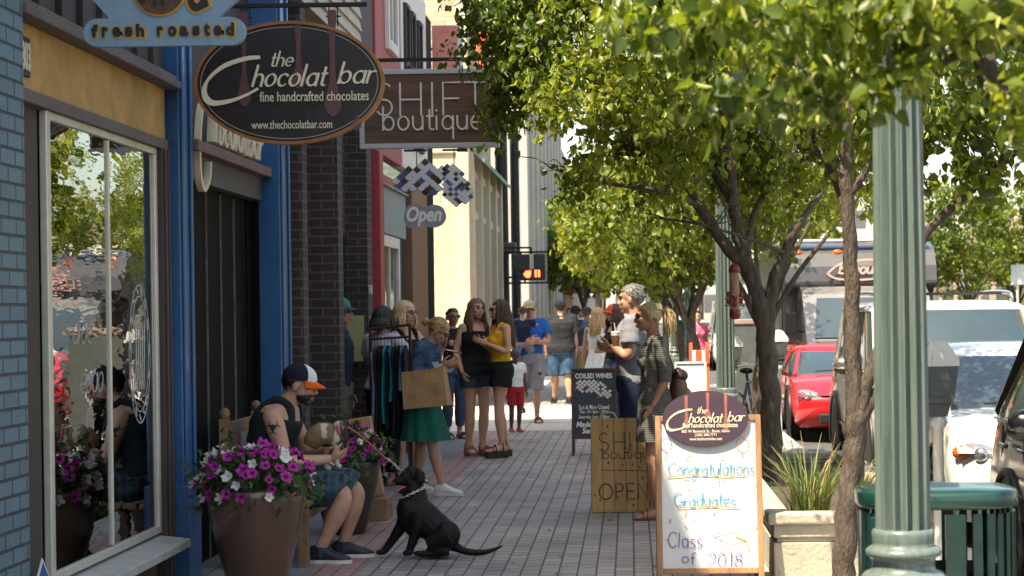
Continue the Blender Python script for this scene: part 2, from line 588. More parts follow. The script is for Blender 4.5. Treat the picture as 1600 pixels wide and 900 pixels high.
pen.n = 0
def pen_width(s, h, sx=1.0, gap=0.0):
    return sum((G[c][0] * sx + gap) * h for c in s)
# ================================================================= SETTING: ground
ASPH = mat('asphalt', (0.075, 0.075, 0.078), 0.9, var=0.3, scale=3, bump=0.5, bscale=90)
CONC = mat('concrete', (0.40, 0.375, 0.33), 0.88, var=0.16, scale=2.2, bump=0.25, bscale=45)
KERB = mat('kerb_concrete', (0.36, 0.34, 0.31), 0.88, var=0.2, scale=3, bump=0.3, bscale=40)
PAVER = brick_mat('pavers', (0.325, 0.290, 0.268), (0.225, 0.205, 0.196), (0.06, 0.055, 0.053), 0.165, 0.118, 0.007, 'YX', 0.5, 0.62, 0.6, 0.3, gum=True)
PAVER_RED = brick_mat('red_pavers', (0.34, 0.19, 0.165), (0.25, 0.15, 0.145), (0.07, 0.06, 0.06), 0.165, 0.118, 0.006, 'YX', 0.5, 0.65, 0.5, 0.2, gum=True)
EDGE = brick_mat('concrete_band', (0.20, 0.205, 0.215), (0.175, 0.18, 0.195), (0.06, 0.05, 0.055), 1.2, 0.9, 0.008, 'YX', 0.0, 0.75, 0.3, 0.2, gum=True)
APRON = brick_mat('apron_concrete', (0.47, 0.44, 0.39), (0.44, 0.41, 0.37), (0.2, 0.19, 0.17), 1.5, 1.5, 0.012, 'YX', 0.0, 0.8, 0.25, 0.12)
def sheet(name, x0, x1, y0, y1, z, m, kind=True):
    o = MB().add([(x0, y0, z), (x1, y0, z), (x1, y1, z), (x0, y1, z)], [(0, 1, 2, 3)]).build(name, m)
    return struct(o)
sheet('ground', -900, 900, -300, 1500, -0.14, ASPH)
def slab(name, x0, x1, y0, y1, m, top=0.0):
    return struct(MB().span((x0, y0, -0.13), (x1, y1, top)).build(name, m))
KX = 2.02
slab('pavement', -3.4, KX - 0.15, -25, 26.6, PAVER)
slab('alley_apron', -12, KX - 0.15, 26.6, 33.6, APRON)  # concrete apron; its pale colour also draws the sunlit strip's straight edge
slab('far_pavement', -3.4, KX - 0.15, 33.6, 42.5, PAVER)
slab('next_block_pavement', -3.4, KX - 0.15, 54, 400, mat('far_paving', (0.30, 0.28, 0.26), 0.85, var=0.2))
slab('opposite_pavement', 13.0, 40, -25, 400, CONC)
struct(MB().span((KX - 0.15, -25, -0.13), (KX, 42.5, 0.006)).build('kerb', KERB, bevel=0.02))
struct(MB().span((KX - 0.15, 54, -0.13), (KX, 400, 0.006)).build('far_kerb', KERB))
sheet('red_paver_strip', -2.06, -1.74, -25, 26.59, 0.004, PAVER_RED)
sheet('concrete_edge_band', -3.0, -2.07, -25, 26.59, 0.004, EDGE)
sheet('planting_strip_paving', 0.75, KX - 0.15, -25, 26.59, 0.004, mat('strip_concrete', (0.40, 0.37, 0.34), 0.85, var=0.18, scale=2.5, bump=0.2, bscale=50))
zb = MB()
for k in range(9):
    zb.add([(KX + 0.6 + k * 1.15, 43.2, -0.136), (KX + 1.1 + k * 1.15, 43.2, -0.136), (KX + 1.1 + k * 1.15, 46, -0.136), (KX + 0.6 + k * 1.15, 46, -0.136)], [(0, 1, 2, 3)])
for k in range(4):
    zb.add([(-2.6 + k * 1.15, 47.0, -0.136), (-2.1 + k * 1.15, 47.0, -0.136), (-2.1 + k * 1.15, 50, -0.136), (-2.6 + k * 1.15, 50, -0.136)], [(0, 1, 2, 3)])
struct(zb.build('crosswalk_paint', mat('road_paint', (0.72, 0.72, 0.68), 0.75, var=0.15, scale=6)))

# ================================================================= buildings on the left
BLUEBRICK = brick_mat('painted_blue_brick', (0.082, 0.150, 0.192), (0.105, 0.178, 0.22), (0.028, 0.035, 0.045), 0.205, 0.077, 0.008, 'wall', 0.5, 0.55, 0.9, 0.2)
DARKBRICK = brick_mat('dark_brick', (0.042, 0.028, 0.026), (0.030, 0.022, 0.022), (0.095, 0.078, 0.068), 0.21, 0.077, 0.009, 'wall', 0.5, 0.8, 0.8, 0.25)
REDBRICK = brick_mat('low_red_brick', (0.16, 0.055, 0.04), (0.11, 0.042, 0.033), (0.10, 0.085, 0.08), 0.21, 0.075, 0.009, 'wall', 0.5, 0.8, 0.8, 0.25)
MUSTARD = mat('mustard_stucco', (0.40, 0.235, 0.075), 0.75, var=0.22, scale=7, bump=0.25, bscale=70)
TAUPE = mat('taupe_trim', (0.105, 0.085, 0.08), 0.7, var=0.2, scale=8, bump=0.2, bscale=60)
BROWN = mat('brown_trim', (0.050, 0.035, 0.031), 0.65, var=0.25, scale=5, stretch=(6, 6, 0.5), bump=0.2, bscale=30)
BLUE = mat('blue_paint', (0.012, 0.082, 0.215), 0.42, var=0.14, scale=6, bump=0.08, bscale=30, coat=0.2)
BLACKP = mat('black_panel', (0.0045, 0.004, 0.0045), 0.75, var=0.3, scale=5, stretch=(3, 3, 0.3), spec=0.08)
ALU = mat('window_metal', (0.62, 0.585, 0.50), 0.42, 0.35, var=0.1, scale=9)
SILL = mat('sill_paint', (0.40, 0.385, 0.35), 0.6, var=0.16, scale=9, bump=0.1, bscale=40)
SLAT = mat('dark_slat', (0.032, 0.026, 0.025), 0.7, var=0.25, scale=6, stretch=(5, 5, 0.4))
GLASS = glass_mat('shop_glass', (0.70, 0.74, 0.72), wave=0.05, refl=2.1)
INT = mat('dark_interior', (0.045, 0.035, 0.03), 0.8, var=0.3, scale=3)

# --- neighbouring blue brick building
b0 = thing('brick_building', 'building of sky blue painted brick, next to the house number plate', 'building', (-2.74, 4, 0))
MB().span((-9, -26, 0), (-2.74, 8.72, 8.9)).build('wall', BLUEBRICK, b0, world=True, bevel=0.006)  # runs back and up out of view to shade the near pavement
MB().box((-2.735, 8.45, 3.35), (0.10, 0.09, 0.5)).box((-2.70, 8.45, 3.12), (0.05, 0.05, 0.12)).build('bracket', mat('dark_iron', (0.02, 0.02, 0.022), 0.5, 0.6, var=0.2), b0, world=True, bevel=0.006)

# --- shop with the big window
b1 = thing('shop_building', 'cookie shop front with mustard fascia and tall two pane display window', 'building', (-2.84, 10.2, 0))
m = MB()
m.span((-9, 8.72, 3.10), (-2.88, 12.02, 8.9)).span((-9, 11.54, 0), (-2.86, 11.72, 3.1)).span((-9.0, 8.72, 0), (-7.0, 11.54, 3.1))  # top raised out of view to set the pavement shadow's edge
m.build('wall', SLAT, b1, world=True)
MB().span((-2.95, 8.72, 2.71), (-2.82, 11.70, 3.02)).build('fascia', MUSTARD, b1, world=True, bevel=0.004)
MB().span((-2.95, 8.72, 3.02), (-2.72, 11.72, 3.065)).span((-2.95, 8.72, 3.065), (-2.745, 11.72, 3.10)).span((-2.93, 8.72, 2.645), (-2.80, 11.70, 2.708)).build('cornice', TAUPE, b1, world=True, bevel=0.006)
m = MB()
for k in range(24):
    y = 8.80 + k * 0.122
    m.span((-2.87, y, 3.10), (-2.80 - 0.012 * (k % 3), y + 0.085, 5.55))
m.build('slat_screen', SLAT, b1, world=True, bevel=0.004)
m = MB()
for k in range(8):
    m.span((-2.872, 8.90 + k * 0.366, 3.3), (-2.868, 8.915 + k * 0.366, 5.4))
m.build('slat_gap', mat('pale_gap_strip', (0.45, 0.42, 0.36), 0.7, var=0.2), b1, world=True)  # pale strips stand for the light gaps between the slats
MB().span((-2.93, 11.535, 0.0), (-2.80, 11.72, 2.645)).span((-2.80, 11.56, 0.0), (-2.785, 11.60, 2.645)).span((-2.80, 11.64, 0.0), (-2.785, 11.68, 2.645)).build('timber_trim', BROWN, b1, world=True, bevel=0.004)
MB().span((-2.96, 8.72, 0.33), (-2.86, 9.30, 2.645)).build('side_panel', BROWN, b1, world=True, bevel=0.004)
MB().span((-2.99, 8.72, 0.004), (-2.86, 11.533, 0.24)).build('plinth', REDBRICK, b1, world=True)
MB().add([(-2.98, 8.72, .34), (-2.66, 8.72, .30), (-2.66, 8.72, .25), (-2.98, 8.72, .245), (-2.98, 11.533, .34), (-2.66, 11.533, .30), (-2.66, 11.533, .25), (-2.98, 11.533, .245)],
         [(0, 1, 2, 3), (4, 7, 6, 5), (0, 4, 5, 1), (1, 5, 6, 2), (2, 6, 7, 3), (3, 7, 4, 0)]).build('sill', SILL, b1, world=True, bevel=0.006)
win = MB().span((-2.86, 9.32, 0.34), (-2.822, 9.385, 2.645)).span((-2.86, 11.47, 0.34), (-2.83, 11.53, 2.645)).span((-2.86, 10.46, 0.39), (-2.832, 10.485, 2.60)) \
    .span((-2.86, 9.385, 0.34), (-2.828, 11.47, 0.385)).span((-2.86, 9.385, 2.605), (-2.828, 11.47, 2.645)).build('window', ALU, b1, world=True, bevel=0.005)
MB().span((-2.849, 9.385, 0.385), (-2.845, 10.46, 2.605)).span((-2.849, 10.485, 0.385), (-2.845, 11.46, 2.605)).build('pane', GLASS, win, world=True)
# gold and white lettering on the glass (a shop name that cannot be read, and a round seal)
m = MB()
fn = lambda u, v, d: Vector((-2.8445 + d, u, v))
for k, (s_, z_) in enumerate((('aioe', 1.50), ('eoao', 1.24))):
    pen(m, s_, 9.78 + 0.12 * k, z_, 0.10, 0.008, fn, 0.0, 0.0015, 0, 0.25, 0.9, nib=R(35))
for st in (arc(11.12, 1.42, .235, .40, 0, 360, 40), arc(11.12, 1.42, .195, .335, 0, 360, 40)):
    ribbon(m, st, 0.007, fn, 0, 0.0015)
for a in range(0, 360, 24):
    ribbon(m, [(11.12 + .207 * math.cos(R(a)), 1.42 + .355 * math.sin(R(a))), (11.12 + .222 * math.cos(R(a + 7)), 1.42 + .382 * math.sin(R(a + 7)))], 0.016, fn, 0, 0.0015)
for k in range(5):
    ribbon(m, catmull([(11.0 + .05 * k, 1.22), (11.04 + .045 * k, 1.40), (11.0 + .05 * k + .03, 1.60)], 5), 0.016, fn, 0, 0.0015)
m.build('window_lettering', mat('white_vinyl', (0.42, 0.42, 0.40), 0.6, var=0.05), win, world=True)
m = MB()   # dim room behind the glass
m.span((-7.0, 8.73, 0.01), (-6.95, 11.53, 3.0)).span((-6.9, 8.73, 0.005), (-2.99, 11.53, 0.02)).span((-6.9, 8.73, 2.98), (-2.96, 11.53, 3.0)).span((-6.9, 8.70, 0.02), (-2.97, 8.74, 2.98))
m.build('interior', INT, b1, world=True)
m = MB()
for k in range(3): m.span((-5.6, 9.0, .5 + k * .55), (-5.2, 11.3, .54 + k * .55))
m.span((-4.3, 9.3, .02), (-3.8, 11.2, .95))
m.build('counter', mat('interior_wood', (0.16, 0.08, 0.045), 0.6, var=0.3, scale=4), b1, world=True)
t = MB().box((-2.795, 9.07, 0.40), (0.006, 0.14, 0.14), 0, rot=Matrix.Rotation(R(45), 3, 'X')).box((-2.791, 9.07, 0.40), (0.004, 0.11, 0.11), 1, rot=Matrix.Rotation(R(45), 3, 'X'))
tag(t.build('window_sticker', [mat('sticker_edge', (0.7, 0.7, 0.7), 0.5), mat('sticker_blue', (0.02, 0.09, 0.3), 0.4)]), 'small blue diamond sticker low on the brown trim beside the blue brick', 'sticker')

# --- black fronted chocolate shop between the two blue posts
b2 = thing('shop_building', 'chocolate shop front with black panelled doors between two bright blue posts', 'building', (-2.84, 13.2, 0))
MB().span((-9, 12.02, 2.74), (-2.86, 14.95, 8.9)).span((-9, 11.72, 0), (-3.0, 12.02, 8.9)).build('wall', SLAT, b2, world=True)  # unseen upper part made tall for its shadow on the pavement
m = MB()
for k in range(11):
    y = 12.03 + k * 0.225
    m.span((-2.98, y, 0.004), (-2.845 - 0.01 * (k % 2), y + 0.217, 2.50))
m.span((-2.99, 12.02, 0.004), (-2.9, 14.45, 2.5)).span((-2.97, 14.455, 0.004), (-2.795, 14.497, 2.498))
m.build('door_panel', BLACKP, b2, world=True, bevel=0.004)
m = MB()
for k in (1, 2, 4, 6, 8):
    y = 12.03 + k * 0.225
    m.span((-2.856, y - 0.010, 0.01), (-2.842, y - 0.003, 2.48))
m.build('door_edge', mat('worn_edge', (0.13, 0.115, 0.095), 0.5, var=0.4, scale=12), b2, world=True)
for y0, y1 in ((11.725, 12.02), (14.5, 14.86)):
    f = 0.0 if y0 < 12 else 0.105
    MB().span((-3.0, y0, 0.0), (-2.74 + f, y1, 5.6)).span((-2.74 + f, y1 - 0.06, 0.62), (-2.72 + f, y1 - 0.02, 5.6)).span((-2.74 + f, y0 + 0.02, 0.62), (-2.72 + f, y0 + 0.06, 5.6)) \
        .span((-3.0, y0 - 0.012, 0.005), (-2.705 + f, y1 + 0.012, 0.60)).build('post', BLUE, b2, world=True, bevel=0.008)
MB().span((-2.97, 12.025, 2.50), (-2.77, 14.495, 2.675)).build('lintel', mat('grey_lintel', (0.07, 0.068, 0.066), 0.7, var=0.2), b2, world=True, bevel=0.005)
MB().span((-2.98, 12.025, 2.675), (-2.69, 14.495, 2.745)).build('ledge', mat('rosy_ledge', (0.15, 0.09, 0.088), 0.7, var=0.18, scale=8), b2, world=True, bevel=0.006)
m = MB()
fnx = lambda u, v, d: Vector((-2.74 + d, u, v))
CREAM = mat('cream_letters', (0.62, 0.53, 0.38), 0.55, var=0.08)
u = 12.55
ribbon(m, catmull([(12.62, 2.99), (12.42, 3.04), (12.22, 2.95), (12.13, 2.70), (12.16, 2.50), (12.27, 2.44), (12.40, 2.52), (12.44, 2.62)], 8), 0.035, fnx, 0, 0.04, nib=R(20))
pen(m, 'hocolat bar', 12.50, 2.775, 0.125, 0.03, fnx, 0, 0.045, 0, 0.25, 1.0, nib=R(30), gap=0.15)
tag(m.build('shop_letters', CREAM), 'cream script letters standing on the rosy ledge above the black doors', 'lettering')

# --- dark brick building with piers
b3 = thing('brick_building', 'dark brown brick building with stepped piers beyond the blue posts', 'building', (-2.7, 17, 0))
m = MB()
m.span((-9, 14.95, 0), (-2.80, 19.55, 4.15)).span((-2.80, 15.2, 0), (-2.585, 15.44, 4.1)).span((-2.80, 16.5, 0), (-2.50, 16.76, 4.1)).span((-2.82, 18.95, 0), (-2.585, 19.3, 4.1))
m.build('wall', DARKBRICK, b3, world=True, bevel=0.006)
m = MB()
for k in range(12):
    z = 4.12 + k * 0.125
    m.add([(-2.9, 14.95, z), (-2.9, 18.6, z), (-2.9, 18.6, z + .125), (-2.9, 14.95, z + .125), (-2.56, 14.95, z), (-2.56, 18.6, z), (-2.585, 18.6, z + .125), (-2.585, 14.95, z + .125)],
          [(0, 3, 2, 1), (4, 5, 6, 7), (0, 1, 5, 4), (3, 7, 6, 2), (0, 4, 7, 3), (1, 2, 6, 5)])
m.build('clapboard', mat('pale_clapboard', (0.42, 0.36, 0.29), 0.7, var=0.18, scale=6), b3, world=True)
MB().span((-9, 14.95, 4.15), (-2.9, 19.5, 8.9)).span((-2.9, 18.55, 4.1), (-2.58, 19.5, 8.9)).build('upper_wall', mat('plum_siding', (0.07, 0.052, 0.06), 0.8, var=0.2), b3, world=True)  # height above the view added to keep the pavement shaded
MB().span((-2.795, 16.80, 1.0), (-2.785, 18.9, 2.4)).build('shop_window', mat('dim_window', (0.02, 0.02, 0.02), 0.1, var=0.1), b3, world=True)
# poster board leaning its face to the street
t = thing('poster', 'pale yellow poster in a dark frame on the brick pier by the clothes rack', 'poster', (-2.72, 18.9, 1.40))
MB().box((0, -0.03, 0), (0.235, 0.03, 0.48)).build('frame', SLAT, t, bevel=0.004)
MB().box((0, -0.048, 0), (0.205, 0.006, 0.45)).build('sheet', mat('yellow_paper', (0.46, 0.42, 0.20), 0.7, var=0.05), t)
t = tag(MB().box((-2.56, 18.93, 1.88), (0.035, 0.03, 0.085)).box((-2.56, 18.912, 1.88), (0.02, 0.006, 0.06)).build('lamp_switch', mat('pale_plate', (0.6, 0.55, 0.40), 0.5), bevel=0.003), 'tiny cream plate fixed high on the last dark brick pier', 'switch')

# --- red and blue shop
b4 = thing('shop_building', 'narrow red and blue painted shop with white framed windows', 'building', (-2.6, 22, 0))
REDP = mat('red_paint', (0.30, 0.030, 0.035), 0.6, var=0.14, scale=7, bump=0.1, bscale=40)
TEALP = mat('teal_paint', (0.028, 0.075, 0.10), 0.6, var=0.15)
GREYG = mat('grey_green_paint', (0.20, 0.25, 0.25), 0.65, var=0.12)
WHITEP = mat('white_paint', (0.62, 0.60, 0.55), 0.6, var=0.1, scale=7)
DGL = mat('dark_glass', (0.018, 0.022, 0.026), 0.06, var=0.2, spec=0.8)
MB().span((-9, 19.55, 0), (-2.68, 25.4, 8.9)).build('wall', TEALP, b4, world=True)  # raised past the view so that its shadow covers the pavement
MB().span((-2.74, 19.56, 0), (-2.535, 19.86, 3.3)).span((-2.66, 19.56, 3.3), (-2.56, 21.7, 5.58)).span((-2.66, 19.87, 3.02), (-2.59, 21.2, 3.12)).span((-2.66, 19.87, 2.62), (-2.60, 20.4, 3.0)).build('red_front', REDP, b4, world=True, bevel=0.006)
MB().span((-2.66, 20.42, 2.5), (-2.605, 22.4, 3.0)).span((-2.66, 19.87, 3.0), (-2.56, 22.4, 3.02)).build('panel_band', GREYG, b4, world=True, bevel=0.006)
MB().span((-2.66, 19.87, 3.125), (-2.62, 22.3, 3.30)).build('transom', DGL, b4, world=True)
def shopwin(p, y0, y1, z0, z1, x, fr, mul=1, trans=None, mf=WHITEP, mg=DGL):
    w = MB().span((x - .04, y0, z0), (x + .02, y0 + fr, z1)).span((x - .04, y1 - fr, z0), (x + .02, y1, z1)).span((x - .04, y0 + fr, z1 - fr), (x + .03, y1 - fr, z1)).span((x - .04, y0 + fr, z0), (x + .03, y1 - fr, z0 + fr))
    for k in range(1, mul + 1):
        yy = y0 + (y1 - y0) * k / (mul + 1)
        w.span((x - .03, yy - .025, z0 + fr), (x + .01, yy + .025, z1 - fr))
    if trans: w.span((x - .03, y0 + fr, trans), (x + .012, y1 - fr, trans + .06))
    w = w.build('window', mf, p, world=True, bevel=0.004)
    MB().span((x - .03, y0 + fr * .7, z0 + fr * .7), (x - .012, y1 - fr * .7, z1 - fr * .7)).build('pane', mg, w, world=True)
    return w
shopwin(b4, 20.1, 21.75, 0.45, 2.48, -2.62, 0.12, 1, 1.55)
shopwin(b4, 20.35, 21.25, 4.45, 5.5, -2.535, 0.11, 1)
MB().span((-2.66, 21.72, 3.3), (-2.55, 24.4, 5.58)).build('white_front', WHITEP, b4, world=True, bevel=0.005)
for y in (21.95, 22.55, 23.3): shopwin(b4, y, y + .42, 3.6, 5.2, -2.535, 0.05, 0, 4.5, SLAT)
MB().span((-2.72, 22.65, 0), (-2.56, 24.35, 3.29)).build('brown_pier', mat('warm_brown_paint', (0.16, 0.075, 0.035), 0.6, var=0.15), b4, world=True, bevel=0.01)
MB().span((-2.70, 24.40, 0), (-2.58, 25.35, 5.5)).build('downpipe', BLACKP, b4, world=True, bevel=0.02)
t = thing('hanging_sign', 'pink banner sign with pale edge high on the white upper front', 'sign', (-2.3, 24.6, 4.9))
MB().box((-0.03, 0, 0), (0.32, 0.05, 0.85)).build('board', mat('pink_banner', (0.62, 0.20, 0.18), 0.6, var=0.2, scale=4), t, bevel=0.01)
MB().box((0.165, 0, -0.1), (0.07, 0.06, 1.0)).build('edge', mat('pale_blue_edge', (0.55, 0.62, 0.62), 0.6), t, bevel=0.01)

# --- sunlit stone building past the alley
b5 = thing('stone_building', 'cream stone corner building with tall green glazed bays past the alley', 'building', (-2.9, 38, 0))
STONE = mat('cream_plaster', (0.50, 0.42, 0.30), 0.9, var=0.16, scale=2.0, bump=1.0, bscale=7)
MB().span((-12, 33.75, 0), (-2.92, 41.6, 4.55)).build('wall', STONE, b5, world=True, bevel=0.03)
RUB = brick_mat('rubble_stone', (0.50, 0.38, 0.25), (0.36, 0.24, 0.15), (0.46, 0.40, 0.31), 0.42, 0.19, 0.025, 'wall', 0.4, 0.9, 1.0, 0.35)
MB().span((-12, 33.82, 4.55), (-2.98, 41.6, 9.5)).build('rubble_wall', RUB, b5, world=True)
MB().span((-3.02, 33.70, 0), (-2.80, 34.0, 9.4)).span((-12, 33.70, 4.45), (-2.80, 33.83, 4.62)).build('quoin', mat('smooth_cream', (0.55, 0.47, 0.35), 0.85, var=0.1, scale=3, bump=0.15, bscale=20), b5, world=True, bevel=0.02)
BAYG = mat('bay_green_glass', (0.035, 0.085, 0.08), 0.12, var=0.25, scale=2)
MB().span((-2.92, 34.2, 0.6), (-2.90, 41.4, 4.5)).build('bay_glass', BAYG, b5, world=True)
for y in (34.0, 35.9, 37.8, 39.7, 41.4):
    MB().span((-2.92, y, 0), (-2.74, y + .28, 4.6)).build('pilaster', mat('smooth_cream', (0, 0, 0)), b5, world=True, bevel=0.01)
m = MB()
for y in (34.28, 36.18, 38.08, 39.98):
    m.span((-2.915, y, 3.35), (-2.80, y + 1.4, 3.50)).span((-2.915, y, 4.1), (-2.80, y + 1.4, 4.25)).span((-2.915, y, 0), (-2.80, y + 1.4, .6))
m.build('spandrel', mat('smooth_cream', (0, 0, 0)), b5, world=True, bevel=0.01)
MB().add([(-2.90, 34.0, 4.62), (-2.90, 41.6, 4.62), (-2.55, 41.6, 4.30), (-2.55, 34.0, 4.30), (-2.90, 34.0, 4.70), (-2.90, 41.6, 4.70), (-2.55, 41.6, 4.38), (-2.55, 34.0, 4.38)],
         [(0, 1, 2, 3), (7, 6, 5, 4), (0, 3, 7, 4), (1, 5, 6, 2), (2, 6, 7, 3), (0, 4, 5, 1)]).build('awning', mat('sage_awning', (0.22, 0.30, 0.22), 0.8, var=0.1), b5, world=True)

# --- white pilastered building on the next block, then paler ones
b6 = thing('office_building', 'white pilastered building beyond the traffic signal on the next block', 'building', (-3, 60, 0))
WST = mat('white_stone', (0.46, 0.43, 0.38), 0.85, var=0.1, scale=1.5)
MB().span((-14, 53, 0), (-3.0, 80, 12)).build('wall', WST, b6, world=True)
def bay(name, m, parent, a, b, bevel=0.0): return MB().span(a, b).build(name, m, parent, world=True, bevel=bevel)
GRW = mat('grey_window', (0.10, 0.11, 0.12), 0.15, var=0.2)
for k in range(10): bay('pilaster', WST, b6, (-3.0, 53 + k * 2.9, 0.3), (-2.78, 53.9 + k * 2.9, 11), .03)
for k in range(9):
    bay('window', GRW, b6, (-3.0, 54.1 + k * 2.9, 1.0), (-2.96, 55.7 + k * 2.9, 3.6)); bay('window', GRW, b6, (-3.0, 54.1 + k * 2.9, 4.6), (-2.96, 55.7 + k * 2.9, 10.2))
b7 = thing('cafe_building', 'tan building with a brown pavement awning at the far left end', 'building', (-3, 90, 0))
MB().span((-14, 82, 0), (-3.0, 130, 9)).build('wall', mat('tan_wall', (0.34, 0.27, 0.19), 0.85, var=0.15, scale=1), b7, world=True)
MB().span((-3.2, 83, 2.6), (-1.2, 100, 2.9)).span((-1.35, 83.2, 0), (-1.2, 83.4, 2.6)).span((-1.35, 95, 0), (-1.2, 95.2, 2.6)).build('awning', mat('brown_awning', (0.18, 0.11, 0.06), 0.8, var=0.1), b7, world=True)
b8 = thing('brick_building', 'low tan brick building across the street behind round green trees', 'building', (20, 90, 0))
TANBR = brick_mat('far_brick', (0.42, 0.27, 0.19), (0.36, 0.23, 0.165), (0.40, 0.34, 0.28), 0.4, 0.15, 0.02, 'wall', 0.5, 0.9, 0.3, 0.2)
MB().span((17, 74, 0), (36, 150, 5.5)).build('wall', TANBR, b8, world=True)
for k in range(12): bay('window', DGL, b8, (16.96, 76 + k * 5, 0.8), (17.0, 79 + k * 5, 3.4))
for k in range(4): bay('window', DGL, b8, (18.5 + k * 4, 73.96, 0.8), (21 + k * 4, 74.0, 3.4))
b9 = thing('office_building', 'tall pale building closing the far end of the street', 'building', (10, 260, 0))
MB().span((-40, 260, 0), (60, 300, 16)).build('wall', mat('hazy_wall', (0.42, 0.40, 0.36), 0.9, var=0.12, scale=.3), b9, world=True)
for k in range(24):
    for j in range(4): bay('window', GRW, b9, (-38 + k * 4, 259.9, 1.5 + j * 3.7), (-36 + k * 4, 260, 3.8 + j * 3.7))
b10 = thing('office_building', 'cream building high behind the trees across the street', 'building', (30, 60, 0))
MB().span((17.5, 20, 0), (36, 70, 9)).build('wall', mat('warm_cream_wall', (0.55, 0.48, 0.37), 0.9, var=0.1, scale=.6), b10, world=True)
for k in range(13):
    for j in range(2): bay('window', DGL, b10, (17.45, 22 + k * 3.6, 1.0 + j * 4), (17.5, 24.2 + k * 3.6, 3.6 + j * 4))
# ================================================================= SIGNS
IRON = mat('dark_iron', (0, 0, 0))
fs = lambda u, v, d: Vector((u, -d, v))
def fit_text(mb, body, u, v, width, mi=0, d=0.0, ext=0.002, bold=0.0, shear=0.0, height=None, M=None, align='CENTER'):
    me = text_mesh(body, 1.0, 0.0, bold, shear)
    xs = [p.co.x for p in me.vertices]; ys = [p.co.y for p in me.vertices]
    w = max(xs) - min(xs); cx = (max(xs) + min(xs)) / 2; h = max(ys) - min(ys); cyy = (max(ys) + min(ys)) / 2
    k = width / w; ky = k if height is None else height / h
    off = -cx * k if align == 'CENTER' else -min(xs) * k
    me.transform(Matrix.Translation((u + off, v - cyy * ky, 0)) @ Matrix.Diagonal((k, ky, 1, 1)))
    me.transform(FACE)
    n = len(me.vertices)
    fr = [Vector((p.co.x, -d - ext, p.co.z)) for p in me.vertices]
    if M is not None: fr = [M @ q for q in fr]
    mb.add(fr, [tuple(p.vertices) for p in me.polygons], mi)
    if ext >= 0.003:      # raised letter: side walls
        bk = [Vector((p.co.x, -d, p.co.z)) for p in me.vertices]
        if M is not None: bk = [M @ q for q in bk]
        cnt = {}
        for p in me.polygons:
            for e in p.edge_keys: cnt[e] = cnt.get(e, 0) + 1
        ed = [e for e, c in cnt.items() if c == 1]
        mb.add(fr + bk, [(a, b, b + n, a + n) for a, b in ed], mi)
    bpy.data.meshes.remove(me)
def ell(a, b, n=64, cu=0, cv=0):
    return [(cu + a * math.cos(2 * math.pi * i / n), cv + b * math.sin(2 * math.pi * i / n)) for i in range(n)]
def ring(mb, a0, b0, a1, b1, d0, d1, mi=0, n=64, cu=0, cv=0):
    o = [[fs(u, v, d) for (u, v), d in zip(ell(a, b, n, cu, cv), [dd] * n)] for a, b, dd in ((a0, b0, d0), (a0, b0, d1), (a1, b1, d1), (a1, b1, d0), (a0, b0, d0))]
    mb.rings(o, mi, caps=False, smooth=False)

# --- oval chocolate sign
CHB = mat('sign_chocolate_black', (0.013, 0.009, 0.011), 0.38, var=0.25, scale=9, coat=0.25)
COPPER = mat('copper_edge', (0.30, 0.115, 0.035), 0.42, 0.2, var=0.25, scale=12)
DRIP = mat('drip_plum', (0.105, 0.038, 0.046), 0.4, var=0.12, scale=8)
CREAM2 = mat('sign_cream', (0.66, 0.57, 0.42), 0.5, var=0.06, scale=10)
def drip(mb, px, top, bot, wt, wn, wb, k, ox, oy, d, thick=0.006):
    """a spoon of dripping chocolate: wide top, thin neck, round end (photo pixels over k)"""
    L = bot - top
    prof = [(0, wt * .7), (.03, wt), (.12, wt * .92), (.3, wn * 1.1), (.5, wn), (.66, wn * 1.25), (.78, wb * .72), (.88, wb), (.95, wb * .8), (1, wb * .25)]
    prof = [(p.x, p.y) for p in catmull(prof, 3)]
    lft = [((px - w / 2 - ox) / k, (oy - (top + t * L)) / k) for t, w in prof]
    rgt = [((px + w / 2 - ox) / k, (oy - (top + t * L)) / k) for t, w in prof]
    mb.prism(lft + rgt[::-1], fs, d, d + thick)
def chocolate_face(root, a, b, k, ox, oy, board_d, big=True):
    """lettering of the chocolate shop on an oval of half axes a, b; pixel layout about (ox, oy) at k pixels per unit"""
    P = lambda x, y: ((x - ox) / k, (oy - y) / k)
    m = MB()
    d0, d1 = board_d, board_d + (0.006 if big else 0.0025)
    C = catmull([P(407, 90), P(385, 92), P(352, 103), P(327, 124), P(321, 146), P(333, 160), P(362, 157), P(387, 148), P(404, 139)], 8)
    ribbon(m, C, lambda t: 0.031 * (265.5 / k) * (0.62 + 0.5 * math.sin(math.pi * min(1, t * 1.2))) * (a / 0.557 if False else 1), fs, d0, d1, 0, nib=R(55))
    def word(s, x0, x1, base, xh, wd):
        h = xh / k; sl = 0.3
        w = pen_width(s, h, 1.0, 0.12)
        sx = ((x1 - x0) / k) / w
        pen(m, s, P(x0, base)[0], P(x0, base)[1], h, wd / k, fs, d0, d1, 0, sl, sx, nib=R(25), gap=0.12 * sx)
    word('the', 424, 461, 104, 13.0, 2.5)
    word('hocolat', 396, 512, 135, 18.5, 3.7)
    word('bar', 530, 588, 132, 18.5, 3.7)
    fit_text(m, 'fine handcrafted chocolates', *P(492, 151.5), 170 / k, 0, board_d, 0.004 if big else 0.002, bold=0.006, height=15.5 / k)
    return m, P
c0 = W(453, 130, 11.3)
s1 = thing('hanging_sign', 'oval black chocolate shop sign with copper rim, cream script and plum drips', 'sign', c0)
KS = 265.5
MB().prism(ell(.545, .350), fs, -0.02, 0.02).build('board', CHB, s1)
m = MB(); ring(m, .558, .363, .540, .345, -0.028, 0.032); m.build('rim', COPPER, s1)
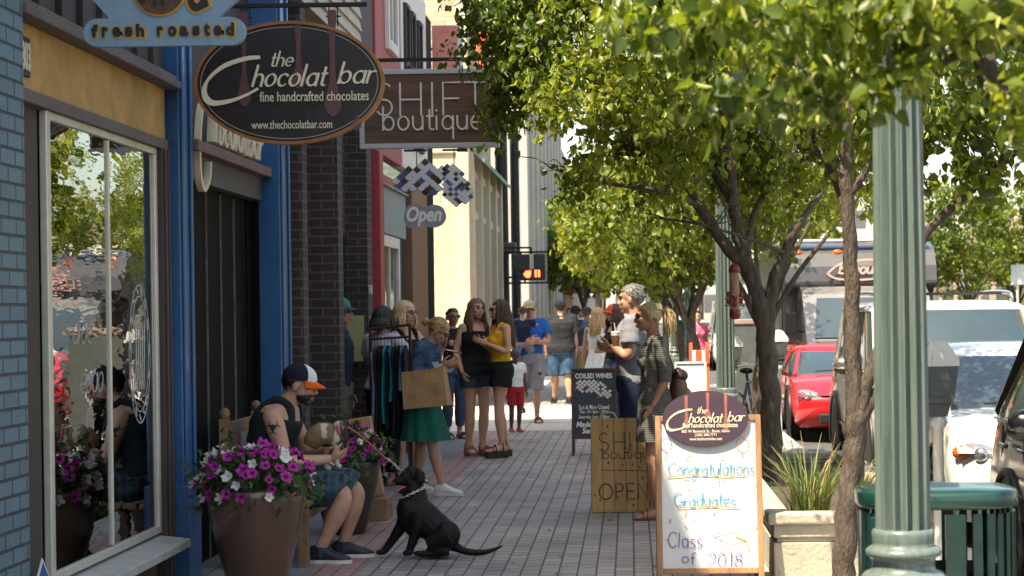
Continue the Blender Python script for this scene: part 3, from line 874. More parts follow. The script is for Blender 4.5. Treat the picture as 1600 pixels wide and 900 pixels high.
m = MB(); ring(m, .522, .330, .519, .327, 0.02, 0.0225); m.build('pinstripe', mat('pale_pinstripe', (0.45, 0.40, 0.34), 0.5), s1)
m = MB()
drip(m, 383, 19, 166, 15, 6, 20, KS, 453, 130, 0.021)
drip(m, 468, 32, 139, 12, 7, 22, KS, 453, 130, 0.021)
drip(m, 521, 17, 183, 14, 8, 27, KS, 453, 130, 0.021)
m.prism([((558 + x - 453) / KS, (130 - 192 - y) / KS) for x, y in ((0, -11), (4, -5), (7, 3), (5.5, 10), (0, 13), (-5.5, 10), (-7, 3), (-4, -5))], fs, 0.021, 0.03)
m.build('chocolate_drips', DRIP, s1, bevel=0.003)
m, P = chocolate_face(s1, .557, .36, KS, 453, 130, 0.028)
fit_text(m, 'www.thechocolatbar.com', *P(456, 195), 126 / KS, 0, 0.020, 0.003, height=13 / KS, bold=0.004)
m.build('lettering', CREAM2, s1)
m = MB()
m.bar((-.36, 0, .458), (.46, 0, .458), 0.026).bar((-.74, 0, .458), (-.36, 0, .458), 0.022)
for u in (-.262, .256):
    m.bar((u - .02, 0, .46), (u - .02, 0, .33), 0.008).bar((u + .03, 0, .46), (u + .03, 0, .33), 0.008).bar((u - .04, 0, .39), (u + .05, 0, .39), 0.010)
m.build('bracket', IRON, s1, bevel=0.003)

# --- cookie shop sign at the top of the frame
c0 = W(258, 30, 9.15); KR = 328.0
PR = lambda x, y: ((x - 258) / KR, (30 - y) / KR)
s2 = thing('hanging_sign', 'powder blue shaped sign reading fresh roasted with cookie above', 'sign', c0)
SKYB = mat('powder_blue', (0.185, 0.285, 0.375), 0.5, var=0.1, scale=14, bump=0.1, bscale=160)
GOLD = mat('gold_outline', (0.50, 0.28, 0.04), 0.45, var=0.1)
INK = mat('ink_black', (0.012, 0.008, 0.008), 0.5, var=0.1)
bar_ = []
for cx_, cy_, a0 in ((154, 50.5, 90), (154, 50.5, 180), (362, 50.5, 270), (362, 50.5, 0)):
    bar_ += [PR(cx_ + 22 * math.cos(R(a0 + t * 18)), cy_ - 22 * math.sin(R(a0 + t * 18))) for t in range(6)]
up = [(172, 27), (169, 24), (160, 14), (140, -8), (118, -30), (104, -60), (112, -100), (150, -140), (258, -160), (366, -140), (404, -100), (412, -60), (398, -26), (372, 2), (352, 20), (344, 28), (350, 32), (168, 32)]
m = MB().prism(bar_, fs, -0.02, 0.02).prism([PR(*p) for p in up], fs, -0.018, 0.018)
m.build('board', SKYB, s2, bevel=0.005)
m = MB()
m.prism([PR(252 + 43 * math.cos(t), -16 - 43 * math.sin(t)) for t in np.linspace(0, 2 * math.pi, 40)[:-1]], fs, 0.018, 0.026)
dp = [(296, -18), (291, 0), (294, 14), (302, 22), (310, 24), (322, 19), (334, 13), (331, 2), (322, -14), (316, -30), (300, -30)]
m.prism([PR(*p) for p in dp], fs, 0.018, 0.024)
for w, x, wd in (('fresh', 182, 79), ('roasted', 307, 120)):
    pass
m.build('gold_outline', GOLD, s2)
m = MB().prism([PR(252 + 39 * math.cos(t), -16 - 39 * math.sin(t)) for t in np.linspace(0, 2 * math.pi, 40)[:-1]], fs, 0.026, 0.036)
m.build('cookie', mat('cookie_brown', (0.10, 0.045, 0.026), 0.7, var=0.4, scale=18, bump=0.4, bscale=60), s2, bevel=0.006)
m = MB()
for x, y in ((226, 2), (245, 7), (257, 6), (238, -10), (268, -6), (252, -24)): m.prism([PR(x + 4 * math.cos(t) * 1.0, y + 5 * math.sin(t)) for t in np.linspace(0, 2 * math.pi, 10)[:-1]], fs, 0.035, 0.040)
dpi = [(299, -18), (295, -1), (298, 12), (303, 18), (310, 20), (321, 15), (329, 11), (326, 1), (318, -14), (313, -26), (302, -26)]
m.prism([PR(*p) for p in dpi], fs, 0.024, 0.030)
x = 148
for ch, wd, xo in (('f', 9, 150), ('r', 9, 166), ('e', 12, 184), ('s', 11, 203), ('h', 12, 221), ('r', 9, 252), ('o', 13, 271), ('a', 12, 289), ('s', 11, 308), ('t', 9, 325), ('e', 12, 342), ('d', 12, 361)):
    tall = 20 if ch in 'fhdt' else 16
    fit_text(m, ch, *PR(xo, 58 - tall / 2), wd * 1.08 / KR, 0, 0.024, 0.006, bold=0.05, height=tall * 1.0 / KR)
m.build('lettering', INK, s2)
m = MB()
for ch, wd, xo in (('f', 9, 151), ('r', 9, 167), ('e', 12, 185), ('s', 11, 204), ('h', 12, 222), ('r', 9, 253), ('o', 13, 272), ('a', 12, 290), ('s', 11, 309), ('t', 9, 326), ('e', 12, 343), ('d', 12, 362)):
    tall = 20 if ch in 'fhdt' else 16
    fit_text(m, ch, *PR(xo, 58.5 - tall / 2), wd * 1.5 / KR, 0, 0.0205, 0.002, bold=0.09, height=tall * 1.3 / KR)
m.build('lettering_outline', GOLD, s2)
MB().prism([PR(*p) for p in ((306, -2), (312, -6), (315, 4), (310, 8), (306, 5))], fs, 0.030, 0.033).build('bean_eye', GOLD, s2)
MB().bar((-.42, 0, .62), (.45, 0, .62), 0.03).bar((-.3, 0, .62), (-.3, 0, .5), .012).bar((.3, 0, .62), (.3, 0, .5), .012).build('bracket', IRON, s2)

# --- walnut boutique sign
c0 = W(671, 170, 16.4); KB = 183.0
PB = lambda x, y: ((x - 671) / KB, (170 - y) / KB)
s3 = thing('hanging_sign', 'rectangular walnut boutique sign in a pale grey frame with thin white letters', 'sign', c0)
WALNUT = wood_mat('walnut', (0.042, 0.019, 0.011), (0.145, 0.068, 0.038), 0.5, 'X', 11)
w_, h_ = 1.19, 0.672
MB().box((0, 0, 0), (w_ - .04, 0.05, h_ - .04)).build('board', WALNUT, s3)
FR = mat('pale_grey_frame', (0.42, 0.43, 0.46), 0.5, var=0.08)
MB().box((0, 0, h_ / 2 - .02), (w_, .075, .042)).box((0, 0, -h_ / 2 + .02), (w_, .075, .042)).box((-w_ / 2 + .02, 0, 0), (.042, .0745, h_ - .085)).box((w_ / 2 - .02, 0, 0), (.042, .0745, h_ - .085)).build('frame', FR, s3, bevel=0.004)
WL = mat('white_letters', (0.66, 0.64, 0.60), 0.5, var=0.05)
m = MB()
hh = 50 / 1.75 / KB
for ch, x in (('S', 589), ('H', 626), ('I', 676), ('F', 693), ('T', 727)):
    pen(m, ch, PB(x, 180)[0], PB(x, 180)[1], hh, 2.6 / KB, fs, 0.026, 0.036, 0, 0, 0.95 if ch != 'S' else .8)
w0 = pen_width('boutique', 22 / KB, 1, .12)
sx = (160 / KB) / w0
pen(m, 'boutique', PB(599, 203)[0], PB(599, 203)[1], 21 / KB, 2.6 / KB, fs, 0.026, 0.036, 0, 0, sx * 1.02, gap=.12)
m.build('lettering', WL, s3)
MB().bar((-1.0, 0, .42), (.62, 0, .42), .03).bar((-.45, 0, .42), (-.45, 0, .33), .012).bar((.45, 0, .42), (.45, 0, .33), .012).build('bracket', IRON, s3)

# --- mosaic cloud sign with a small open plate
c0 = W(680, 285, 20.0); KM = 150.0
PM = lambda x, y: ((x - 680) / KM, (285 - y) / KM)
s4 = thing('hanging_sign', 'curling wave sign of blue, brown and white scale tiles above the small open plate', 'sign', c0)
out_l = [(618, 282), (622, 272), (637, 257), (650, 262), (664, 249), (676, 258), (690, 262), (700, 270), (690, 292), (680, 302), (663, 306), (655, 298), (640, 300), (630, 292)]
out_r = [(694, 264), (702, 258), (712, 260), (722, 270), (730, 283), (738, 300), (735, 312), (722, 318), (710, 322), (702, 316), (694, 306), (690, 288)]
def inside(p, poly):
    x, y = p; c = False
    for i in range(len(poly)):
        x1, y1 = poly[i]; x2, y2 = poly[i - 1]
        if (y1 > y) != (y2 > y) and x < (x2 - x1) * (y - y1) / (y2 - y1) + x1: c = not c
    return c
TILES = [mat('tile_white', (0.52, 0.53, 0.55), 0.3, var=0.06), mat('tile_blue', (0.06, 0.10, 0.20), 0.3, var=0.1), mat('tile_brown', (0.075, 0.035, 0.028), 0.3, var=0.1), mat('tile_dark', (0.02, 0.02, 0.025), 0.3)]
tr_ = random.Random(5)
tm = MB(); bk = MB()
for poly, st in ((out_l, 12.5), (out_r, 8.6)):
    for i in range(-12, 14):
        for j in range(-12, 14):
            x = 665 + (i + j) * st * .52; y = 288 + (i - j) * st * .46
            if st < 10: x += 3
            if not inside((x, y), poly): continue
            if st > 10 and inside((x, y), out_r): continue
            sc = [(0, -.50), (.30, -.22), (.50, .0), (.34, .30), (0, .48), (-.34, .30), (-.50, 0), (-.30, -.22)]
            mi = tr_.choices((0, 1, 2, 3), (66, 14, 16, 4))[0]
            tm.prism([PM(x + a * st * .94, y + b * st * .86) for a, b in sc], fs, 0.008, 0.014, mi)
            bk.prism([PM(x + a * st * 1.12, y + b * st * 1.10) for a, b in sc], fs, -0.008 + 0.0007 * ((i + j) % 3) + 0.0003 * (i % 2), 0.007 + 0.0003 * ((i * 3 + j * 5) % 7))
bk.build('backing', mat('leaded_grey', (0.20, 0.21, 0.23), 0.5, 0.3, var=0.1), s4)
tm.build('tiles', TILES, s4)
MB().bar((-.19, 0, .42), (-.19, 0, .16), .01).bar((.20, 0, .42), (.20, 0, .19), .01).bar((-.32, 0, .335), (-.08, 0, .335), .022).bar((.08, 0, .335), (.32, 0, .335), .022).bar((-.62, .03, .42), (.4, .03, .42), .03).build('bracket', IRON, s4)
c0 = W(663, 338, 19.98)
s5 = thing('hanging_sign', 'small grey rounded plate reading Open hung under the scale tile sign', 'sign', c0)
PO = lambda x, y: ((x - 663) / KM, (338 - y) / KM)
pill = catmull([(631, 338), (637, 322), (650, 319), (663, 323), (678, 320), (692, 325), (697, 340), (690, 352), (675, 356), (660, 352), (645, 357), (635, 352)], 4, closed=True)
MB().prism([PO(p.x, p.y) for p in pill], fs, -0.012, 0.012).build('plate', mat('slate_grey', (0.215, 0.225, 0.255), 0.5, var=0.1), s5, bevel=0.004)
m = MB(); fit_text(m, 'Open', 0, .0, 55 / KM, 0, 0.0125, 0.004, bold=0.035, shear=0.25, height=31 / KM)
m.build('lettering', WL, s5)
m = MB()
for u in (-.16, .17):
    for k in range(5): m.lathe([(.014, -.003), (.014, .003)], (u, 0, .125 + k * .028), 8, sx=1 if k % 2 else .4)
m.build('chain', IRON, s5)

# --- neon sign far down
c0 = W(757, 80, 33.2)
s6 = thing('neon_sign', 'narrow upright neon sign with red letters on the sunny stone building', 'sign', c0)
MB().box((0, 0, -.05), (.26, .14, 1.0)).build('cabinet', mat('neon_cabinet', (0.20, 0.20, 0.25), 0.5, var=0.2), s6, bevel=0.01)
MB().box((-.125, -.02, -.05), (.03, .14, 1.02)).box((.125, -.02, -.05), (.03, .14, 1.02)).build('trim', GOLD, s6)
m = MB()
for k, ch in enumerate('OPEN'):
    pen(m, ch, -.068, .19 - k * .215, .085, .034, fs, .085, .10, 0, 0, .8 if ch != 'E' else .95)
m.build('neon_letters', mat('neon_red', (0.8, 0.06, 0.04), 0.4, emit=(1.0, 0.10, 0.06), estr=1.0), s6)
MB().bar((-1.0, .1, .06), (-.1, .0, .06), .05).build('bracket', IRON, s6)

# --- house number plate
t = thing('number_plate', 'dark house number plate 803 at the end of the mustard fascia', 'number plate', (-2.812, 8.945, 2.855))
MB().box((0, 0, 0), (.022, .155, .185)).build('plate', INK, t, bevel=0.006)
m = MB(); fit_text(m, '803', 0, 0, .13, 0, 0, .004, bold=.03, height=.135, M=Matrix.Translation((.0112, 0, 0)) @ Matrix.Rotation(R(90), 4, 'Z'))
m.build('numerals', mat('plate_gold', (0.55, 0.50, 0.38), 0.5), t)

# ================================================================= sandwich boards
def a_frame(name, label, px, base, k_h, width, height, lean, frame_m, face_m, rz=0.0, fw=0.03, gap_bottom=0.0, spread=0.42):
    t = thing(name, label, 'sandwich board', base, rz)
    th = math.atan2(lean, height)
    Mx = Matrix.Rotation(-th, 4, 'X')                 # front panel leans back
    m = MB()
    g = gap_bottom
    H = height / math.cos(th)
    def put(mb, c, s, M): 
        rot = M.to_3x3(); mb.box(M @ Vector(c), s, 0, rot=rot)
    fm = MB()
    put(fm, (-width / 2 + fw / 2, 0, H / 2), (fw, .032, H), Mx); put(fm, (width / 2 - fw / 2, 0, H / 2), (fw, .032, H), Mx)
    put(fm, (0, 0, H - fw / 2), (width - 2 * fw, .0316, fw), Mx); put(fm, (0, 0, g + fw / 2), (width - 2 * fw, .0316, fw), Mx)
    fm.build('front_frame', frame_m, t, bevel=0.003)
    pm = MB(); put(pm, (0, 0.004, (H + g) / 2), (width - 2 * fw + .006, .014, H - g - 2 * fw + .006), Mx); pm.build('front_panel', face_m, t)
    Mb = Matrix.Translation((0, spread, 0)) @ Matrix.Rotation(th + 0.0, 4, 'X')
    th2 = math.atan2(spread - lean - .03, height)
    Mb = Matrix.Translation((0, spread, 0)) @ Matrix.Rotation(th2, 4, 'X')
    bm_ = MB()
    put(bm_, (-width / 2 + fw / 2, 0, H / 2 - .005), (fw, .03, H - .01), Mb); put(bm_, (width / 2 - fw / 2, 0, H / 2 - .005), (fw, .03, H - .01), Mb); put(bm_, (0, 0, (H + g) / 2), (width - 2 * fw, .016, H - g - .03), Mb)
    bm_.build('back_panel', frame_m, t, bevel=0.003)
    def f(u, v, d): return Mx @ Vector((u, -0.003 - d, v))
    return t, f, H
OAK = wood_mat('oak_frame', (0.19, 0.085, 0.036), (0.40, 0.22, 0.11), 0.55, 'Z', 8)
WBOARD = mat('whiteboard', (0.60, 0.61, 0.605), 0.28, var=0.03, scale=2)
base = W(1111, 905, 11.2); base.z = 0.004
KA = 3000 / 11.2
t, f, H = a_frame('sandwich_board', 'white dry erase board in an oak frame with an oval header and class greeting', None, base, None, .625, 1.0, .17, OAK, WBOARD, fw=.034, gap_bottom=.085)
x0 = 1111
PA = lambda x, y: ((x - x0) / KA, (923 - y) / KA * (H / 1.0))
CY_ = mat('marker_cyan', (0.05, 0.30, 0.46), 0.5); PU_ = mat('marker_purple', (0.13, 0.035, 0.30), 0.5); YE_ = mat('marker_yellow', (0.60, 0.30, 0.02), 0.5); OR_ = mat('marker_orange', (0.75, 0.16, 0.06), 0.5); GR_ = mat('marker_grey', (0.25, 0.27, 0.30), 0.5)
mc, mp_, my, mo, mg = MB(), MB(), MB(), MB(), MB()
def hand(mb, s, x, y, x1, xh, wd, sl=0.06, j=.12):
    h = xh / KA; sx = ((x1 - x) / KA) / pen_width(s, h, 1, .12)
    pen(mb, s, *PA(x, y), h, wd / KA, f, 0.0075, 0.0085, 0, sl, sx, gap=.12 * sx, jitter=j)
hand(mc, 'Congratulations', 1047, 747, 1184, 12, 1.35)
hand(mc, 'Graduates', 1055, 796, 1154, 12, 1.35)
hand(mp_, 'Class', 1045, 860, 1100, 13.5, 1.4)
hand(mp_, 'of', 1066, 884, 1088, 10, 1.4)
hand(mp_, '2018', 1106, 889, 1164, 12, 1.3)
line = lambda mb, pts, wd=1.0: ribbon(mb, [PA(*p) for p in pts], wd / KA, f, 0.0075, 0.0085)
line(my, [(1046, 751), (1090, 748), (1140, 751), (1172, 749)], 1.5); line(my, [(1060, 799), (1110, 797), (1160, 800)], 1.5)
line(mp_, arc(1044, 699, 9, 11, 90, 450, 14)); line(mp_, [(1043, 710), (1046, 716), (1042, 722)])
line(mo, arc(1165, 702, 10, 11, 90, 450, 14)); line(mo, [(1165, 713), (1163, 719)])
line(mg, [(1116, 842), (1150, 834), (1178, 843), (1143, 855), (1116, 842)]); line(mg, [(1128, 848), (1131, 858), (1150, 862), (1163, 851)]); line(my, [(1150, 843), (1166, 850), (1172, 864)], 1.8)
rr = random.Random(3)
for k in range(60):
    x, y = rr.uniform(1038, 1184), rr.uniform(712, 888)
    if any(abs(y - yy) < 13 for yy in (740, 789)) or (y > 838 and 1042 < x < 1180): continue
    a = rr.uniform(0, 3.1); line(rr.choice((my, my, mg, mo)), [(x, y), (x + 6 * math.cos(a), y - 6 * math.sin(a))], 1.1)
for mb, mm, nm in ((mc, CY_, 'cyan_writing'), (mp_, PU_, 'purple_writing'), (my, YE_, 'yellow_marks'), (mo, OR_, 'orange_marks'), (mg, GR_, 'grey_marks')): mb.build(nm, mm, t)
# oval header
k2 = KA * 148 / 68.5 * .557 / .557
th = math.atan2(.17, 1.0)
hd = MB()
cu, cv = PA(1107, 661)
a_, b_ = 68 / KA, 44.5 / KA
fh = lambda u, v, d: f(u + cu, v + cv, d + .018)
hd.prism(ell(a_, b_, 48), fh, 0.0, 0.012); hd.build('oval_header', mat('header_plum', (0.045, 0.022, 0.035), 0.4, var=0.1), t, bevel=.002)
def remap(root_fn, scale):
    return lambda u, v, d: root_fn(u * scale, v * scale, d)
sc_ = a_ / .557
m = MB()
_fs = fs
fs = lambda u, v, d: fh(u * sc_, v * sc_ * 1.0, .012 + (d - 0.028) + .0006)
mm_, P = chocolate_face(t, .557, .36, KS, 453, 122, 0.028, big=False)
m2 = MB()
for px_, top_, bt_ in ((388, 50, 165), (462, 40, 130), (524, 45, 170)):
    drip(m2, px_, top_, bt_, 12, 8, 22, KS, 453, 130, 0.027, .0012)
fs = _fs
# fit_text works flat: bring its vertices onto the header
mt = MB()
for body, y_, w_2, hgt in (('fine handcrafted chocolates', -.085, 1.66 * .43, .062), ('805 W Bannock St., Boise, Idaho', -.165, .62, .045), ('(208) 388-7771', -.215, .28, .045), ('www.thechocolatbar.com', -.262, .42, .04)):
    tmp = MB(); fit_text(tmp, body, .06 if y_ > -.1 else 0, y_, w_2, 0, 0, .001, bold=.012, height=hgt)
    mt.add([fh(p[0] * sc_, p[2] * sc_, .0135) for p in tmp.v], tmp.f)
mm2 = MB()
for st_v, st_f in ((mm_.v, mm_.f),):
    keep = [fc for fc in st_f if all(-1 < 0 or True for _ in fc)]
    mm2.v = list(st_v); mm2.f = keep; mm2.m = [0] * len(keep); mm2.s = [False] * len(keep)
# the flat text block that chocolate_face made sits in sign space; drop it by depth test
loc_y = [p for p in mm2.v]
lim = (Matrix.Rotation(-th, 4, 'X'))
bad = {i for i, p in enumerate(mm2.v) if abs((lim.inverted() @ Vector(p)).y + 0.003) < 0.02 and False}
mm2.build('header_script', CREAM2, t); mt.build('header_text', CREAM2, t); m2.build('header_drips', mat('header_drip', (0.28, 0.085, 0.07), 0.5), t)

# --- pine boutique board
PINE = wood_mat('pine', (0.30, 0.155, 0.045), (0.50, 0.30, 0.11), 0.55, 'Z', 5)
base = W(979, 802, 15.55); base.z = 0.004
KP = 3000 / 15.55
sb = thing('sandwich_board', 'bare pine plank boutique board reading open beside the walking woman', 'sandwich board', base, R(2))
wP, hP = .56, .76
th = math.atan2(.09, hP)
Mx = Matrix.Rotation(-th, 4, 'X')
m = MB()
for k in range(6):
    m.box(Mx @ Vector((-wP / 2 + (k + .5) * wP / 6, 0, hP / 2)), (wP / 6 - .003, .022, hP), 0, rot=Mx.to_3x3())
m.build('front_panel', PINE, sb, bevel=.002)
m = MB()
rk = random.Random(8)
for k in range(16):
    u, v = rk.uniform(-.26, .26), rk.uniform(.04, .72)
    m.add([Mx @ Vector((u + .009 * math.cos(q) * rk.uniform(.7, 1.2), -.0118, v + .012 * math.sin(q))) for q in np.linspace(0, 2 * math.pi, 9)[:-1]], [tuple(range(8))])
m.build('knots', mat('knot_brown', (0.13, 0.055, 0.018), 0.7, var=.3, scale=30), sb)
M2 = Matrix.Translation((0, .30, 0)) @ Matrix.Rotation(math.atan2(.19, hP), 4, 'X')
MB().box(M2 @ Vector((0, 0, hP / 2 - .01)), (wP, .022, hP - .03), 0, rot=M2.to_3x3()).build('back_panel', PINE, sb, bevel=.002)
MB().tube(catmull([(-.2, .1, hP - .02), (-.19, .08, hP + .03), (-.1, .08, hP + .04), (-.06, .1, hP - .02)], 5), .006, 6).build('rope_handle', mat('rope', (0.55, 0.5, 0.42), .9), sb)
m = MB()
fp = lambda u, v, d: Mx @ Vector((u, -.0112 - d, v))
PP = lambda x, y: ((x - 979) / KP, (801 - y) / KP)
for ch, x in (('S', 938), ('H', 961), ('I', 986), ('F', 998), ('T', 1015)):
    pen(m, ch, *PP(x, 706), 29 / 1.75 / KP, 1.5 / KP, fp, 0, .0012, 0, 0, .82 if ch != 'T' else .7)
pen(m, 'boutique', *PP(943, 718), 9.5 / KP, 1.4 / KP, fp, 0, .0012, 0, 0, 1.0, gap=.1)
ribbon(m, [PP(940, 735), PP(1020, 738)], 1.2 / KP, fp, 0, .0012)
pen(m, 'OPEN', *PP(937, 781), 24 / 1.75 / KP, 2.2 / KP, fp, 0, .0014, 0, 0, .86, gap=.22)
m.build('lettering', INK, sb)

# --- chalkboard of the wine bar
base = W(929, 713, 21.7); base.z = 0.004
KC = 3000 / 21.7
MAROON = mat('maroon_frame', (0.055, 0.018, 0.02), 0.5, var=.2)
t, f, H = a_frame('sandwich_board', 'dark blue chalkboard in a maroon frame with white lettering and tile art', None, base, None, .51, .985, .12, MAROON, mat('chalk_face', (0.018, 0.03, 0.045), 0.6, var=.2), fw=.025, gap_bottom=.19)
PCk = lambda x, y: ((x - 929) / KC, (713 - y) / KC)
m = MB()
def ftext(body, x, y, wpx, hpx, bold=.01, shear=0):
    tmp = MB(); fit_text(tmp, body, *PCk(x, y), wpx / KC, 0, 0, .001, bold=bold, height=hpx / KC, shear=shear)
    m.add([f(p[0], p[2], .0085) for p in tmp.v], tmp.f)
ftext('COILED WINES', 929, 588, 58, 8, .03)
ftext('Sun & Mon Closed', 929, 637, 48, 7); ftext('Tue - Fri 3pm - 10pm', 929, 645, 46, 7); ftext('Saturday 1pm - 10pm', 929, 653, 48, 7)
ftext('Made Local', 926, 664, 50, 9, .03, .2); ftext('Served', 926, 674, 32, 9, .03, .2)
m.build('lettering', WL, t)
m = MB()
rk = random.Random(2)
for i in range(-9, 10):
    for j in range(-9, 10):
        x = 929 + (i + j) * 3.6; y = 609 + (i - j) * 3.2
        q = ((x - 922) / 27) ** 2 + ((y - 604) / 10) ** 2 < 1 or ((x - 944) / 12) ** 2 + ((y - 614) / 11) ** 2 < 1
        if q: m.add([f(*PCk(x + a, y + b), .0085) for a, b in ((0, -2.7), (3, 0), (0, 2.7), (-3, 0))], [(0, 1, 2, 3)], rk.choices((0, 1, 2), (80, 12, 8))[0])
m.build('tile_art', [TILES[0], TILES[1], TILES[2]], t)
# ================================================================= TREES
BARK = mat('bark', (0.085, 0.064, 0.050), 0.9, var=0.55, scale=9, stretch=(3, 3, 0.8), bump=1.0, bscale=28)
LEAFS = [mat('leaf_deep', (0.034, 0.066, 0.010), 0.42, var=0.25, scale=3, translucent=0.36, tcol=(0.26, 0.36, 0.02), spec=0.5),
         mat('leaf_mid', (0.082, 0.118, 0.014), 0.42, var=0.25, scale=3, translucent=0.38, tcol=(0.42, 0.50, 0.03), spec=0.5),
         mat('leaf_young', (0.150, 0.180, 0.022), 0.45, var=0.2, scale=3, translucent=0.4, tcol=(0.58, 0.60, 0.05), spec=0.45),
         mat('linden_bract', (0.38, 0.40, 0.12), 0.55, var=0.15, scale=3, translucent=0.35, tcol=(0.6, 0.62, 0.2))]
def nrm(a): return a / np.maximum(1e-9, np.linalg.norm(a, axis=1))[:, None]
def leaf_arrays(g, pos, tip, nor, size, mi, wide=0.86):
    """heart shaped leaf blades folded along the rib: 6 vertices, two quads each"""
    n = len(pos)
    tip = nrm(tip); side = nrm(np.cross(tip, nor)); up = np.cross(side, tip)
    lay = np.array([(0, 0, 0), (.5, .28, .10), (.34, .72, .04), (0, 1.06, -.16), (-.34, .72, .04), (-.5, .28, .10)])
    v = pos[:, None, :] + size[:, None, None] * (lay[None, :, 0, None] * wide * side[:, None, :] + lay[None, :, 1, None] * tip[:, None, :] + lay[None, :, 2, None] * up[:, None, :])
    b = (np.arange(n) * 6)[:, None]
    f = np.concatenate([b + np.array([[0, 1, 2, 3]]), b + np.array([[0, 3, 4, 5]])], 1).reshape(-1, 4)
    return v.reshape(-1, 3), f, np.repeat(mi, 2)
def quads_mesh(name, v, f, mi):
    me = bpy.data.meshes.new(name)
    me.vertices.add(len(v)); me.vertices.foreach_set('co', v.astype(np.float32).ravel())
    me.loops.add(f.size); me.loops.foreach_set('vertex_index', f.astype(np.int32).ravel())
    me.polygons.add(len(f)); me.polygons.foreach_set('loop_start', np.arange(0, f.size, 4, dtype=np.int32))
    me.polygons.foreach_set('material_index', mi.astype(np.int32))
    me.update(calc_edges=True); me.validate()
    return me
def clump_noise(p, seed, freq):
    r = np.random.default_rng(seed)
    s = np.zeros(len(p))
    for k in range(6):
        d = r.normal(size=3) * freq * (0.7 + 0.25 * k)
        s += np.sin(p @ d + r.uniform(0, 6.28))
    return s / 2.45
def foliage(blobs, seed, leaf=0.075, per=14, spread=0.13, bract=0.22, freq=2.2, cut=-0.15, core=0.45, droop=0.55):
    """blobs: (centre, radii, clumps); sprays of leaves on the outer part of each blob, thinned in drifts so light gets through"""
    g = np.random.default_rng(seed)
    P, T, Nn, S, Mi = [], [], [], [], []
    for c, r, nc in blobs:
        c = np.array(c); r = np.array(r)
        d = nrm(g.normal(size=(nc * 3, 3)))
        rad = (core ** 3 + (1 - core ** 3) * g.random(nc * 3)) ** (1 / 3)
        q = c + d * r * (rad * (1 + 0.16 * clump_noise(d * 2, seed + 3, 2.0)))[:, None]
        keep = clump_noise(q, seed, freq) > cut + g.normal(size=len(q)) * 0.25
        q, d = q[keep][:nc], d[keep][:nc]
        m = len(q)
        tone = clump_noise(q, seed + 9, freq * 0.8)
        ax = nrm(d * 0.9 + g.normal(size=(m, 3)) * 0.6 + np.array([0, 0, -0.35]))
        for k in range(per):
            t = (k + g.random(m)) / per
            pos = q + ax * (t - .4)[:, None] * spread * 2.2 + g.normal(size=(m, 3)) * spread * 0.42
            tip = ax * 0.35 + g.normal(size=(m, 3)) * 0.62 + np.array([0, 0, -droop])
            nor = nrm(g.normal(size=(m, 3)) * 0.85 + np.array([0, 0, 0.45]) + d * np.array([.7, .7, .2]))
            sz = leaf * g.uniform(0.65, 1.25, m)
            mi = np.clip(np.round(0.9 + tone * 0.75 + g.normal(size=m) * 0.45), 0, 2).astype(int)
            P.append(pos); T.append(tip); Nn.append(nor); S.append(sz); Mi.append(mi)
            if bract > 0:
                hb = g.random(m) < bract
                if hb.any():
                    P.append(pos[hb]); T.append(np.array([0, 0, -1.0]) + g.normal(size=(hb.sum(), 3)) * .45); Nn.append(g.normal(size=(hb.sum(), 3))); S.append(-leaf * g.uniform(.7, 1.0, hb.sum())); Mi.append(np.full(hb.sum(), 3))
    P, T, Nn, S, Mi = np.concatenate(P), np.concatenate(T), np.concatenate(Nn), np.concatenate(S), np.concatenate(Mi)
    a = S > 0
    v1, f1, m1 = leaf_arrays(g, P[a], T[a], Nn[a], S[a], Mi[a])
    if (~a).any():
        v2, f2, m2 = leaf_arrays(g, P[~a], T[~a], Nn[~a], -S[~a], Mi[~a], wide=0.28)
        v1, f1, m1 = np.concatenate([v1, v2]), np.concatenate([f1, f2 + len(v1)]), np.concatenate([m1, m2])
    return v1, f1, m1
def limb(mb, pts, r0, r1, n=9, k=6, power=1.0):
    q = catmull(pts, k)
    rad = []
    for i in range(len(q)):
        t = i / (len(q) - 1)
        rad.append((r0 + (r1 - r0) * t ** power) * (1 + 0.05 * math.sin(i * 2.3 + q[i].x * 9)))
    q = [p + Vector((math.sin(i * 1.7) * .12, math.cos(i * 1.3) * .12, 0)) * rad[i] for i, p in enumerate(q)]
    mb.tube(q, rad, n)
    return q
def twigs(mb, path, g, count, length, r):
    for _ in range(count):
        i = int(g.integers(len(path) // 3, len(path)))
        p = path[i]
        d = Vector(g.normal(size=3)); d.z = abs(d.z) * .7; d.normalize()
        q = [p + d * length * t + Vector(g.normal(size=3)) * .04 * t for t in (0, .35, .7, 1)]
        mb.tube(catmull(q, 3), [r, r * .85, r * .8, r * .7, r * .65, r * .55, r * .5, r * .4, r * .35, r * .3][:len(catmull(q, 3))], 5)
def tree(name, label, base, limbs, blobs, seed, leaf, twig=14, group=None, **kw):
    t = thing(name, label, 'tree', base, group=group)
    mb = MB(); g = np.random.default_rng(seed)
    for pts, r0, r1 in limbs:
        path = limb(mb, pts, r0, r1)
        if r0 < .030: twigs(mb, path, g, twig, .38, .007)
    mb.build('trunk', BARK, t, world=True)
    v, f, mi = foliage(blobs, seed, leaf, **kw)
    me = quads_mesh('crown', v, f, mi)
    link('crown', me, LEAFS, t, world=True)
    return t
